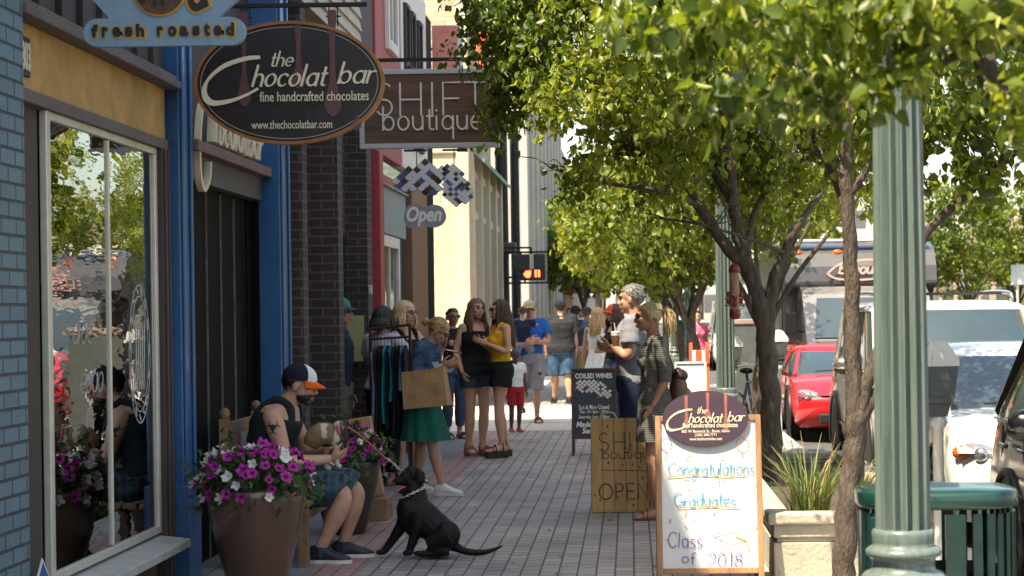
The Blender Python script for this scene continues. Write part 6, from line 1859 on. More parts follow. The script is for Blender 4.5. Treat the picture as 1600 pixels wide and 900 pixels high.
def cap(root, M, cm, bm_, front=None, yaw=0.0):
    Mr = M @ Matrix.Rotation(R(yaw), 4, 'Z')
    mb = MB(); C = V((0, .012, .048)); n, m = 28, 9
    vs = [C + V((.088 * math.cos(t) * math.sin(a), -.108 * math.cos(t) * math.cos(a), .086 * math.sin(t))) for t in np.linspace(-.12, math.pi / 2 - .05, m) for a in np.linspace(0, 2 * math.pi, n + 1)[:-1]]
    fs_, mi = [], []
    for i in range(m - 1):
        for j in range(n):
            fs_.append((i * n + j, i * n + (j + 1) % n, (i + 1) * n + (j + 1) % n, (i + 1) * n + j))
    fr = [f for f in fs_ if front and all((lambda j: j <= 4 or j >= n - 4)(i % n) for i in f)]
    mb.add(vs, [f for f in fs_ if f not in fr], 0, True)
    if fr: mb.add(vs, fr, 1, True)
    mb.add(vs[-n:], [tuple(range(n))], 0)
    mb.ball(C + V((0, 0, .087)), (.008, .008, .005), 8, 5)
    mb.v = [tuple(Mr @ V(p)) for p in mb.v]
    c = mb.build('cap', [cm, front or cm], root)
    b = MB(); top, bot = [], []
    for i in range(13):
        a = -1.05 + 2.1 * i / 12
        for rr, z in ((1.0, .0), (1.75, -.018)):
            x, y = .088 * math.sin(a) * (1 if rr == 1 else .98), -.108 * math.cos(a) * (1 if rr == 1 else 1 + .58 * math.cos(a) ** .8)
            zz = .040 + z - .030 * abs(math.sin(a)) ** 2 * (rr - 1) / .75
            top.append(V((x, y + .012, zz + .003))); bot.append(V((x, y + .012, zz - .003)))
    k = len(top); fs2 = []
    for i in range(12):
        a = 2 * i
        fs2 += [(a, a + 1, a + 3, a + 2), (k + a, k + a + 2, k + a + 3, k + a + 1), (a + 1, k + a + 1, k + a + 3, a + 3)]
    b.add(top + bot, fs2, 0, True)
    b.v = [tuple(Mr @ V(p)) for p in b.v]
    b.build('brim', bm_, c)
def person(label, loc, h, yaw, male=False, skin=SK_FAIR, pose=None, absolute=False, girth=1.0, top=None, bottom=None, skirt=None, shoes=None, hairs=None, hat=None, head=(0, 0, 0), glasses=None, smile=False, voxel=.0075, curl=.45, hands=None, beard=None, group=None, bare_feet=True, bust=True):
    t = thing('person', label, 'person', loc, R(yaw), group)
    B = Body(male, h, girth, pose or {}, absolute); k = B.k
    M = head_frame(B, *head)
    mb = MB(); B.torso(mb, 0.0, 4.0)
    if not male and bust:
        c, L, D = B.spine(2.85)
        fwd = -D if D.y > 0 else D
        for s in (-1, 1): mb.ball(c + L * s * .066 * k * B.g + fwd * .082 * k * B.g, .056 * k * B.g, 14, 10)
    nk = B.J['neck']; hd = M @ V((0, .012, -.03))
    mb.tube([nk - (hd - nk).normalized() * .05 * k, nk, nk.lerp(hd, .5), hd], [.075 * k, .06 * k * (1.06 if male else .9), .054 * k * (1.06 if male else .88), .054 * k], 16)
    add_head(mb, M, male, 1.08 if male else 1.0)
    for n in 'rl':
        mb.ball(B.J['sh_' + n], .058 * k * (1 + (B.g - 1) * .7) * (1 if male else .86), 14, 10)
        c, L, D = B.spine(3.62)
        mb.tube([c, B.J['sh_' + n]], [.07 * k * B.g, .056 * k * (1 if male else .86)], 12)
        B.arm(mb, n, 0, 2); B.hand(mb, n, *( (hands or {}).get(n, (curl,)) ))
        mb.tube([B.J['pelvis'].lerp(B.J['hip_' + n], .8), B.J['hip_' + n]], [.10 * k, .093 * k], 12)
        B.leg(mb, n, 0, 2); B.foot(mb, n)
    me = remesh(mb.mesh('body'), voxel * max(.8, k), 3)
    link('body', me, skin, t)
    face_parts(t, M, glasses, smile)
    if hairs: hair(t, M, *hairs)
    if hat: cap(t, M, *hat)
    if beard:
        b = MB().ball((0, -.030, -.050), (.060, .063, .056), 18, 12).ball((0, -.066, -.088), (.030, .026, .024), 12, 8).ball((0, -.090, -.045), (.027, .009, .006), 10, 6)
        b.v = [tuple(M @ V(p)) for p in b.v]; b.build('beard', beard, t)
    vx = max(.008, voxel * 1.1) * max(.8, k)
    if top:
        m = MB(); o = top.get('off', .014) * k
        if top.get('tank'):
            B.torso(m, top.get('hem', .9), 3.38, o, top.get('flare'))
            if not male and bust:
                c, L, D = B.spine(2.85); fwd = -D if D.y > 0 else D
                for s in (-1, 1): m.ball(c + L * s * .064 * k * B.g + fwd * .082 * k * B.g, .062 * k * B.g, 14, 10)
            c3, L3, D3 = B.spine(3.3); c4, L4, D4 = B.spine(3.8)
            for s in (-1, 1):
                hw, hd_ = B.wd(3.3)
                q = [c3 + L3 * s * hw * .55 + D3 * (hd_ * .8), c4 + L4 * s * .092 * k * B.g + D4 * .05 * k + V((0, 0, .012 * k)), c4 + L4 * s * .092 * k * B.g - D4 * .05 * k + V((0, 0, .012 * k)), c3 + L3 * s * hw * .55 - D3 * (hd_ * .8)]
                m.tube(catmull(q, 4), .026 * k * B.g, 10)
        else:
            B.torso(m, top.get('hem', .9), top.get('neck', 3.86), o, top.get('flare'))
            if not male and bust:
                c, L, D = B.spine(2.85); fwd = -D if D.y > 0 else D
                for s in (-1, 1): m.ball(c + L * s * .062 * k * B.g + fwd * .078 * k * B.g, .060 * k * B.g, 14, 10)
            sl = top.get('sleeve', .5)
            for n in 'rl':
                c, L, D = B.spine(3.62)
                m.tube([c, B.J['sh_' + n]], [.075 * k * B.g, .058 * k * (1 if male else .86) + o], 12)
                if sl > 0: m.ball(B.J['sh_' + n], .060 * k * (1 + (B.g - 1) * .7) * (1 if male else .86) + o * .8, 12, 8); B.arm(m, n, 0, sl, o * .8, o * (1.6 if sl < 1.2 else .9))
        nf = top.get('wrinkle', .006)
        link('top', remesh(m.mesh('top'), vx, 3, disp=lambda p: nf * noise.noise(p * 11) + nf * .6 * noise.noise(V((p.x * 8, p.y * 8, p.z * 26)))), top['m'], t)
    if bottom:
        m = MB(); o = bottom.get('off', .014) * k
        B.torso(m, 0.0, bottom.get('waist', 1.35), o)
        for n in 'rl':
            m.tube([B.J['pelvis'].lerp(B.J['hip_' + n], .7), B.J['hip_' + n]], [.10 * k + o, .094 * k + o], 12)
            B.leg(m, n, 0, bottom.get('len', .8), o, bottom.get('flare', .03) * k)
        link('bottom', remesh(m.mesh('bottom'), vx, 3, disp=lambda p: .004 * noise.noise(p * 12)), bottom['m'], t)
    if skirt:
        m = MB(); rings = []; N = 12; hem = skirt['hem'] * k; nf = skirt.get('folds', 9); amp = skirt.get('amp', .012)
        c0, L0, D0 = B.spine(skirt.get('from', 1.9)); e = (B.J['kn_l'] + B.J['kn_r']) / 2; hw0, hd0 = B.wd(skirt.get('from', 1.9)); hwp, hdp = B.wd(1.0)
        for i in range(N + 1):
            f = i / N; z = c0.z + (hem - c0.z) * f
            if z > B.J['pelvis'].z: q = (c0.z - z) / max(1e-6, c0.z - B.J['pelvis'].z); c = c0.lerp(B.J['pelvis'], q); hw, hd_ = hw0 + (hwp - hw0) * q, hd0 + (hdp - hd0) * q; q2 = 0
            else: q2 = (B.J['pelvis'].z - z) / max(1e-6, B.J['pelvis'].z - hem); c = B.J['pelvis'].lerp(e, min(1, q2 * (B.J['pelvis'].z - hem) / (B.J['pelvis'].z - e.z))); hw, hd_ = hwp + skirt.get('flare', .05) * k * q2, hdp + skirt.get('flare', .05) * k * q2
            c = V((c.x, c.y, z)); r_ = []
            for j in range(48):
                a = 2 * math.pi * j / 48; w_ = 1 + (amp * q2 * 6) * math.sin(nf * a + 1.3 * math.sin(2 * a))
                r_.append(c + L0 * ((hw + .016 * k) * w_ * math.cos(a)) + V((0, 1, 0)).cross(V((0, 0, 1))).cross(V((0, 0, 1))) * 0 + V((-L0.y, L0.x, 0)).normalized() * ((hd_ + .016 * k) * w_ * math.sin(a)))
            rings.append(r_)
        m.rings(rings, 0, True, True); m.build('skirt', skirt['m'], t)
    if shoes:
        kind, sm = shoes
        for n in 'rl':
            a = B.J['an_' + n]; tt = B.J['toe_' + n]; d = tt - a; d.z = 0; d.normalize(); Lt = V((-d.y, d.x, 0)); A = V((a.x, a.y, a.z - .085 * k))
            def outl(sc, f0=-.075, f1=.20):
                st = ((f0, .012), (f0 + .012, .032), (-.02, .042), (.05, .042), (.11, .050), (.155, .046), (f1 - .012, .028), (f1, .010))
                return [A + d * f * k + Lt * w * sc * k for f, w in st] + [A + d * f * k - Lt * w * sc * k for f, w in reversed(st)]
            if kind in ('sneaker', 'boot'):
                m = MB(); rings = []
                for f, w, hh in ((-.072, .020, .040), (-.055, .036, .052), (-.02, .040, .056), (.02, .040, .056), (.06, .043, .044), (.10, .047, .034), (.15, .046, .026), (.18, .034, .020), (.198, .012, .012)):
                    c = A + d * f * k + V((0, 0, (hh + .006) * k)); rings.append([c + Lt * (w * k * math.copysign(abs(math.cos(q)) ** .8, math.cos(q))) + V((0, 0, hh * k * math.sin(q))) for q in np.linspace(0, 2 * math.pi, 17)[:-1]])
                m.rings(rings); m.tube([a + V((0, 0, -.04 * k)), a + V((0, 0, (.02 if kind == 'sneaker' else .10) * k))], [.046 * k, .043 * k], 14)
                sh = m.build('shoe', sm, t)
                s2_ = MB(); lo = outl(1.06); s2_.rings([[p + V((0, 0, .001)) for p in lo], [p + V((0, 0, .026 * k)) for p in lo]], 0, True, False); s2_.build('sole', SOLE if sm is not BLKL else BLKL, sh, bevel=.004)
                ls = MB()
                for f in (.03, .055, .08): ls.bar(A + d * f * k + Lt * .024 * k + V((0, 0, (.100 - f * .42) * k)), A + d * f * k - Lt * .024 * k + V((0, 0, (.100 - f * .42) * k)), .006, .006)
                ls.build('laces', SOLE, sh)
            else:
                hgt = .012 if kind == 'sandal' else .07
                m = MB(); lo = outl(1.02)
                m.rings([[p + V((0, 0, .001 - (hgt - .012) * k)) for p in lo], [p + V((0, 0, .012 * k)) for p in lo]], 0, True, False)
                sh = m.build('sandal', sm, t, bevel=.003)
                s2_ = MB()
                for f, w, z in ((.12, .050, .052), (.085, .048, .070)) + (((.0, .044, .112),) if kind == 'wedge' else ()):
                    s2_.tube([A + d * f * k + Lt * w * c_ * k + V((0, 0, (.008 + z * s_) * k)) for c_, s_ in ((1, 0), (.95, .6), (.6, .93), (0, 1.05), (-.6, .93), (-.95, .6), (-1, 0))], [(.013 * k, .004 * k)] * 7, 8)
                s2_.build('strap', sm, sh)
    return t, B, M
def foot_at(px_, Y): return (px_ - CX) * Y / F
# ----------------------------------------------------------------- the cast
def at(px_, Y, z=0.0): return (foot_at(px_, Y), Y, z)
C_TANK = cloth('tank_black', (0.012, 0.018, 0.022)); C_DENIM = cloth('denim_blue', (0.036, 0.075, 0.135), .5, scale=11); C_JEANS = cloth('jeans', (0.035, 0.055, 0.10), .3, scale=20)
C_BLACK = cloth('black', (0.010, 0.010, 0.012)); C_YELLOW = cloth('yellow', (0.62, 0.33, 0.012)); C_GREEN = cloth('emerald', (0.008, 0.10, 0.075)); C_NAVY = cloth('navy', (0.012, 0.020, 0.045)); C_POLO = cloth('royal_blue', (0.012, 0.10, 0.36)); C_GREYSH = cloth('grey_shorts', (0.26, 0.25, 0.27)); C_CHAR = cloth('charcoal_tee', (0.022, 0.023, 0.028)); C_WHITE = cloth('white', (0.70, 0.69, 0.67)); C_LAV = cloth('lavender', (0.50, 0.46, 0.55)); C_TEE = cloth('grey_tee', (0.20, 0.20, 0.235)); C_RED = cloth('red', (0.35, 0.02, 0.03)); C_TEAL = cloth('teal', (0.01, 0.20, 0.25)); C_KHAKI = cloth('khaki', (0.16, 0.13, 0.09)); C_PINK = cloth('pink', (0.6, 0.12, 0.2)); C_DSHORT = cloth('denim_short', (0.030, 0.045, 0.075), .4, scale=28)
def striped(name, c1, c2, freq, axis='Z'):
    m = mat('cloth_' + name, c1, .85, var=0); N, L = m.node_tree.nodes, m.node_tree.links; p = N['Principled BSDF']
    tc = N.new('ShaderNodeTexCoord'); mp = N.new('ShaderNodeMapping'); wv = N.new('ShaderNodeTexWave'); wv.bands_direction = axis; wv.inputs['Scale'].default_value = freq; wv.inputs['Distortion'].default_value = .25; wv.inputs['Detail'].default_value = 1
    L.new(tc.outputs['Object'], wv.inputs['Vector']); mx = N.new('ShaderNodeMixRGB'); mx.inputs[1].default_value = (*c1, 1); mx.inputs[2].default_value = (*c2, 1)
    L.new(wv.outputs[0], mx.inputs[0]); L.new(mx.outputs[0], p.inputs['Base Color']); return m
C_STRIPE = striped('stripe', (0.035, 0.034, 0.034), (0.16, 0.15, 0.13), 19)
def plaid(name, c1, c2, c3):
    m = mat('cloth_' + name, c1, .85, var=0); N, L = m.node_tree.nodes, m.node_tree.links; p = N['Principled BSDF']
    tc = N.new('ShaderNodeTexCoord'); last = None
    for ax, c, fr in (('X', c2, 3.2), ('Y', c2, 3.4), ('Z', c3, 2.8), ('Y', c3, 6.1)):
        wv = N.new('ShaderNodeTexWave'); wv.bands_direction = ax; wv.inputs['Scale'].default_value = fr
        L.new(tc.outputs['Object'], wv.inputs['Vector'])
        cr = N.new('ShaderNodeMapRange'); cr.inputs[1].default_value = .62; cr.inputs[2].default_value = .8; cr.inputs[4].default_value = .55; L.new(wv.outputs[0], cr.inputs[0])
        mx = N.new('ShaderNodeMixRGB'); mx.inputs[2].default_value = (*c, 1); L.new(cr.outputs[0], mx.inputs[0])
        if last is None: mx.inputs[1].default_value = (*c1, 1)
        else: L.new(last, mx.inputs[1])
        last = mx.outputs[0]
    L.new(last, p.inputs['Base Color']); return m
C_PLAID = plaid('plaid_teal', (0.010, 0.012, 0.02), (0.012, 0.06, 0.09), (0.05, 0.10, 0.12))
C_PLAID2 = plaid('plaid_grey', (0.06, 0.07, 0.09), (0.16, 0.18, 0.20), (0.02, 0.03, 0.05))

# 1 seated man with the puppy
Ym = 12.75; Xm = foot_at(428, Ym)
man, Bm, Mm = person('bearded person in black tank top and orange brimmed cap seated on bench cuddling a puppy', (Xm, Ym, 0), 1.80, 90, True, SK_FAIR, absolute=True, girth=1.14,
    pose=dict(crotch=(0, .13, .455), pelvis=(0, .0, .535), waist=(0, -.05, .68), chest=(0, .0, .90), neck=(0, .085, 1.055), head=(0, .165, 1.165),
              sh_r=(-.205, .02, .965), el_r=(-.265, .12, .67), wr_r=(-.13, .375, .685), sh_l=(.205, .05, .965), el_l=(.25, .18, .69), wr_l=(.04, .40, .72),
              hip_r=(-.10, .08, .50), kn_r=(-.15, .50, .485), an_r=(-.15, .31, .09), toe_r=(-.17, .50, .03), hip_l=(.10, .08, .50), kn_l=(.14, .53, .49), an_l=(.13, .42, .09), toe_l=(.15, .61, .03)),
    top=dict(m=C_TANK, tank=True, off=.016, hem=.75), bottom=dict(m=C_PLAID, len=.93, off=.02, flare=.05, waist=1.5), shoes=('sneaker', mat('shoe_navy', (0.012, 0.018, 0.03), .6, var=.2)),
    hairs=('short', H_DARK, .3, 3, 0), hat=(cloth('cap_navy', (0.010, 0.014, 0.028)), cloth('cap_orange', (0.72, 0.12, 0.015), bump=.1), cloth('cap_white', (0.66, 0.66, 0.66), bump=.1)), head=(-3, 14, 0), beard=H_DARK, voxel=.0068,
    hands={'r': (.55, (.45, -.85, .25), (.55, .25, .5)), 'l': (.55, (-.6, -.6, .3), (-.2, .5, .7))})
# tattoo on the near upper arm
body = [c for c in man.children if c.name.startswith('body')][0]
bv = BVHTree.FromPolygons([v.co.copy() for v in body.data.vertices], [tuple(p.vertices) for p in body.data.polygons])
def decal(mb, pts, w, cx_, cz_):
    """draw on the skin: local forward/up coordinates dropped onto the near side of the arm"""
    def drop(u, v, d):
        h = bv.ray_cast(V((-1.0, -(cx_ + u), cz_ + v)), V((1, 0, 0)))
        return (h[0] + h[1] * .0018) if h[0] is not None else V((-.27, -(cx_ + u), cz_ + v))
    ribbon(mb, pts, w, drop, 0, 0)
tt = MB(); cx_, cz_ = .035, .905
for a in (90, 210, 330):
    ox, oz = .026 * math.cos(R(a)), .026 * math.sin(R(a))
    decal(tt, [(ox + q[0], oz + q[1]) for q in arc(0, 0, .026, .026, a + 55, a + 305, 14)][::-1], lambda f: .004 + .008 * math.sin(math.pi * f), cx_, cz_)
    decal(tt, [(0.006 * math.cos(R(a)), .006 * math.sin(R(a))), (.02 * math.cos(R(a)), .02 * math.sin(R(a)))], .008, cx_, cz_)
decal(tt, arc(0, 0, .016, .016, 0, 360, 14), .0055, cx_, cz_)
decal(tt, catmull([(-.075, .06), (-.095, .05), (-.085, .035), (-.07, .045), (-.085, .06)], 3), .006, cx_, cz_)
tt.build('tattoo', mat('tattoo_ink', (0.016, 0.018, 0.02), .6, var=.2), man)

# 2 woman in the denim jacket
Yd = 17.3
denim, Bd, Md = person('person in denim jacket and green dress looking down at a phone, kraft bag on arm', at(660, Yd), 1.68, 78, False, SK_WARM, absolute=True,
    pose=dict(crotch=(0, 0, .80), pelvis=(0, -.02, .92), waist=(0, -.02, 1.05), chest=(0, .01, 1.22), neck=(0, .075, 1.37), head=(0, .15, 1.475),
              sh_r=(-.155, .03, 1.325), el_r=(-.235, .0, 1.07), wr_r=(-.12, .215, 1.17), sh_l=(.155, .05, 1.325), el_l=(.22, .06, 1.08), wr_l=(.02, .25, 1.16),
              hip_r=(-.085, -.02, .89), kn_r=(-.09, .10, .49), an_r=(-.085, .19, .085), toe_r=(-.085, .36, .03), hip_l=(.085, -.02, .89), kn_l=(.09, -.06, .48), an_l=(.09, -.10, .085), toe_l=(.10, .06, .03)),
    top=dict(m=C_DENIM, sleeve=1.72, off=.020, hem=1.05, neck=3.9, wrinkle=.006), skirt=dict(m=C_GREEN, hem=.50, flare=.075, folds=8, amp=.014, **{'from': 1.6}), shoes=('sneaker', mat('shoe_white', (0.62, 0.61, 0.58), .6, var=.1)),
    hairs=('bun', H_BLONDE, .3, 5), head=(4, 38, 0), glasses='rims', hands={'r': (.6, (.2, -.9, .25), (.6, -.2, .4)), 'l': (.6, (-.3, -.9, .2), (-.5, -.2, .5))}, voxel=.007)
for n, sd in (('r', -1), ('l', 1)):
    a = Bd.J['el_' + n].lerp(Bd.J['wr_' + n], .70); b_ = Bd.J['el_' + n].lerp(Bd.J['wr_' + n], .90)
    MB().tube([a, b_], [.052, .050], 14).build('cuff', cloth('denim_pale', (0.26, 0.33, 0.42)), denim)
c_, L_, D_ = Bd.spine(3.72)
m = MB(); m.rings([sup(c_ + V((0, -.01, z)), L_, D_, .085 + e, .085 + e) for z, e in ((-.03, .012), (.03, .0), (.045, -.008), (.01, -.02))], 0, False); m.build('collar', C_DENIM, denim)
# 3 blonde woman with dark glasses
person('blonde person in dark rimmed glasses and black dress standing behind the denim jacket', at(632, 18.5), 1.75, 52, False, SK_FAIR, pose=dict(el_r=(-.24, .06, 1.15), wr_r=(-.06, .2, 1.2), el_l=(.26, .16, 1.13), wr_l=(.20, .30, 1.28)), top=dict(m=C_BLACK, tank=True, off=.012, hem=1.2), skirt=dict(m=C_BLACK, hem=.50, flare=.05, **{'from': 2.0}), shoes=('sandal', LEATHER), hairs=('bob', H_PALE, .17, 8), glasses='rims', head=(8, 0, 0), voxel=.008)
# 4 dark haired woman in the lavender tee
person('dark haired person in pale lavender tee partly hidden by the clothes rack', at(598, 18.35), 1.70, 150, False, SK_TAN, girth=1.1, pose=dict(el_l=(.28, .1, 1.15), wr_l=(.2, .3, 1.2), el_r=(-.24, .16, 1.16), wr_r=(-.05, .35, 1.2)), top=dict(m=C_LAV, sleeve=.55, off=.018), bottom=dict(m=C_BLACK, len=1.9), shoes=('sandal', BLKL), hairs=('bob', H_DARK, .12, 9), voxel=.009)
# 5 person in the teal cap
person('person in a teal cap peering out beside the dark brick pier', at(527, 17.75), 1.78, 85, True, SK_TAN, top=dict(m=C_NAVY, sleeve=.5), bottom=dict(m=C_KHAKI, len=1.95), shoes=('sneaker', BLKL), hairs=('short', H_DARK, .2, 11), hat=(cloth('cap_teal', (0.05, 0.20, 0.19)), cloth('cap_teal_dark', (0.03, 0.10, 0.10))), glasses='shades', voxel=.009)
# 6 woman in the black top
person('laughing person with wavy blonde hair in black top and denim shorts', at(744, 22.0, .03), 1.76, 22, False, SK_FAIR, girth=1.12, pose=dict(el_r=(-.24, -.02, 1.12), wr_r=(-.20, .10, .90), el_l=(.23, .02, 1.10), wr_l=(.14, .16, .92), kn_l=(.06, .06, .49), an_l=(.03, .06, .085), toe_l=(.07, .22, .025), an_r=(-.10, -.03, .085)),
    top=dict(m=C_BLACK, tank=True, off=.022, hem=.55, flare=.035), bottom=dict(m=C_DSHORT, len=.42, off=.016, flare=.03), shoes=('wedge', mat('tan_sandal', (0.20, 0.10, 0.06), .6, var=.2)), hairs=('long', H_LIGHTBR, .30, 12, 150), head=(12, -4, 5), smile=True, voxel=.0075)
# 7 woman in the yellow top
person('person with long dark hair in yellow top, black shorts and black wedge sandals', at(782, 21.7, .062), 1.71, -68, False, SK_FAIR, pose=dict(chest=(0, .02, 1.27), el_r=(-.20, .0, 1.12), wr_r=(-.10, .22, 1.24), el_l=(.22, -.02, 1.11), wr_l=(.12, .20, 1.22), kn_l=(.08, .07, .49), an_l=(.08, .03, .085), toe_l=(.09, .19, .0), kn_r=(-.09, .0, .49), an_r=(-.09, -.07, .085), toe_r=(-.10, .10, .0)),
    top=dict(m=C_YELLOW, tank=True, off=.012, hem=1.35), bottom=dict(m=C_BLACK, len=.40, off=.018, flare=.04, waist=1.7), shoes=('wedge', BLKL), hairs=('long', H_BROWN, .46, 14, 170), head=(0, 2, 0), glasses='shades', voxel=.0075)
# 8 onlooker behind
person('dark haired person in shades and rolled jeans standing behind the laughing pair', at(707, 25.0), 1.70, 30, False, SK_TAN, top=dict(m=C_BLACK, sleeve=.5), bottom=dict(m=C_JEANS, len=1.8, off=.018, flare=.02), shoes=('sandal', BLKL), hairs=('bun', H_DARK, .3, 15), glasses='shades', voxel=.010)
# 9, 10 man carrying a child
Yc = 28.4
person('person in royal blue shirt and grey shorts carrying a small child on one arm', at(827, Yc), 1.80, 8, True, SK_WARM, girth=1.05, pose=dict(el_r=(-.27, .06, 1.13), wr_r=(-.02, .25, 1.16), el_l=(.27, .08, 1.13), wr_l=(.05, .27, 1.13), kn_r=(-.10, -.06, .50), an_r=(-.10, -.33, .21), toe_r=(-.11, -.24, .06), kn_l=(.09, .05, .49), an_l=(.085, .02, .085)),
    top=dict(m=C_POLO, sleeve=.6, off=.022, hem=.7), bottom=dict(m=C_GREYSH, len=1.0, off=.026, flare=.045), shoes=('sandal', LEATHER), hairs=('short', H_LIGHTBR, .2, 16), hat=(cloth('cap_tan', (0.42, 0.33, 0.2)), cloth('cap_tan2', (0.36, 0.28, 0.17))), glasses='shades', voxel=.009)
c = V(at(817, Yc - .20)); 
person('small child in navy tee held on the arm of the blue shirted walker', (c.x, c.y, 1.02 - .38), 1.06, 195, True, SK_FAIR, absolute=True, bust=False, pose=dict(crotch=(0, 0, .48), pelvis=(0, .0, .53), waist=(0, .0, .63), chest=(0, .0, .76), neck=(0, .02, .88), head=(.0, .04, 1.0), sh_r=(-.12, .0, .85), el_r=(-.24, .08, .80), wr_r=(-.36, .13, .74), sh_l=(.12, .0, .85), el_l=(.2, .1, .80), wr_l=(.16, .2, .84), hip_r=(-.06, .02, .52), kn_r=(-.19, .10, .34), an_r=(-.25, .02, .10), toe_r=(-.27, .12, .04), hip_l=(.06, .02, .52), kn_l=(.13, .10, .33), an_l=(.10, .02, .08), toe_l=(.11, .12, .02)),
    top=dict(m=C_NAVY, sleeve=.5, off=.012), bottom=dict(m=C_GREYSH, len=.55, off=.014), shoes=('sneaker', mat('shoe_dark_green', (0.03, 0.05, 0.02), .6, var=.2)), hairs=('short', H_LIGHTBR, .2, 18), head=(-15, 0, 0), voxel=.008)
# 11 toddler on foot
person('small child in white and red shirt, red shorts and red shoes behind the yellow top', at(803, 26.0), 1.12, 30, True, SK_DEEP, bust=False, top=dict(m=C_WHITE, sleeve=.5, off=.016), bottom=dict(m=C_RED, len=.8, off=.02, flare=.03), shoes=('sneaker', mat('shoe_red', (0.3, 0.02, 0.03), .6, var=.2)), hairs=('short', H_DARK, .2, 19), voxel=.010)
# 12.. people walking away
person('broad person in charcoal tee, denim shorts and dark cap going down the pavement', at(876, 34.3), 1.84, 186, True, SK_WARM, girth=1.25, pose=dict(kn_l=(.10, .05, .49), an_l=(.11, .14, .085), toe_l=(.13, .31, .025), an_r=(-.11, -.17, .10), kn_r=(-.11, -.03, .49)), top=dict(m=C_CHAR, sleeve=.75, off=.04, hem=.3), bottom=dict(m=C_DENIM, len=1.0, off=.018, flare=.06), shoes=('sneaker', BLKL), hairs=('short', H_DARK, .2, 20), hat=(C_NAVY, C_NAVY), voxel=.010)
person('dark haired person walking just beyond the charcoal tee', at(899, 36.2), 1.74, 180, True, SK_TAN, top=dict(m=C_NAVY, sleeve=.6, off=.02), bottom=dict(m=C_KHAKI, len=1.0, off=.02), shoes=('sneaker', SOLE), hairs=('short', H_DARK, .2, 21), voxel=.011)
person('person in white shirt with greying hair further along the pavement', at(917, 38.0), 1.72, 190, True, SK_WARM, top=dict(m=C_WHITE, sleeve=.6, off=.024), bottom=dict(m=C_BLACK, len=1.9, off=.016), shoes=('sneaker', BLKL), hairs=('short', H_GREY, .2, 22), voxel=.011)
person('person with long blonde hair in a white lace sundress seen from behind', at(934, 27.0), 1.68, 160, False, SK_TAN, pose=dict(el_r=(-.24, .02, 1.12), wr_r=(-.12, .2, 1.05)), top=dict(m=C_WHITE, tank=True, off=.010, hem=1.3), skirt=dict(m=mat('cloth_lace', (0.68, 0.66, 0.62), .9, var=.3, scale=40), hem=.72, flare=.05, **{'from': 2.2}), shoes=('sandal', LEATHER), hairs=('long', H_BLONDE, .30, 23, 130), voxel=.010)
person('person in orange red cap with long brown hair and plaid shirt at the waist', at(960, 25.6), 1.72, -60, False, SK_FAIR, pose=dict(el_r=(-.22, .02, 1.12), wr_r=(-.1, .2, 1.1), el_l=(.22, .04, 1.12), wr_l=(.1, .22, 1.1)), top=dict(m=C_BLACK, tank=True, off=.014, hem=1.2), bottom=dict(m=C_JEANS, len=1.95, off=.012), skirt=dict(m=C_PLAID2, hem=.80, flare=.03, **{'from': 1.5}), shoes=('sneaker', SOLE), hairs=('long', H_BROWN, .32, 24, 130), hat=(cloth('cap_red', (0.72, 0.09, 0.03)), cloth('cap_red', (0, 0, 0))), voxel=.010)
# grey haired man with the cup
Yg = 17.2
ghm, Bg, Mg = person('grey haired person in light grey tee holding a plastic iced drink', at(990, Yg), 1.86, -98, True, SK_WARM, girth=1.08, pose=dict(el_l=(.25, .0, 1.12), wr_l=(.14, .17, 1.20), el_r=(-.25, .02, 1.12), wr_r=(-.10, .20, 1.18)), top=dict(m=C_TEE, sleeve=.62, off=.024, hem=.55), bottom=dict(m=C_NAVY, len=1.0, off=.026, flare=.04), shoes=('sneaker', BLKL), hairs=('short', H_GREY, .2, 25, 60), head=(-6, 4, 0), voxel=.008,
    hands={'l': (.6, (-.2, -1, .15), (-.8, 0, .5)), 'r': (.6, (.3, -1, .15), (.7, 0, .5))})
# woman in the striped dress
Yw = 15.05
sw, Bw, Mw = person('person with blonde ponytail and dark glasses in striped dress walking past the pine board', at(1022, Yw), 1.69, -86, False, SK_TAN, pose=dict(neck=(0, .0, 1.43), head=(0, .05, 1.585), sh_l=(.15, -.03, 1.38), el_l=(.185, -.075, 1.12), wr_l=(.17, .035, .90), el_r=(-.2, .0, 1.10), kn_l=(.085, .04, .49), an_l=(.085, .0, .085), toe_l=(.09, .165, .025), kn_r=(-.085, .0, .49), an_r=(-.085, -.10, .10), toe_r=(-.09, .07, .03)),
    top=dict(m=C_STRIPE, sleeve=1.12, off=.013, hem=.8, neck=3.72), skirt=dict(m=C_STRIPE, hem=.615, flare=.018, folds=5, amp=.008, **{'from': 1.6}), shoes=('sandal', LEATHER), hairs=('ponytail', H_PALE, .20, 26), head=(0, 3, 0), glasses='shades', voxel=.007, curl=.35)
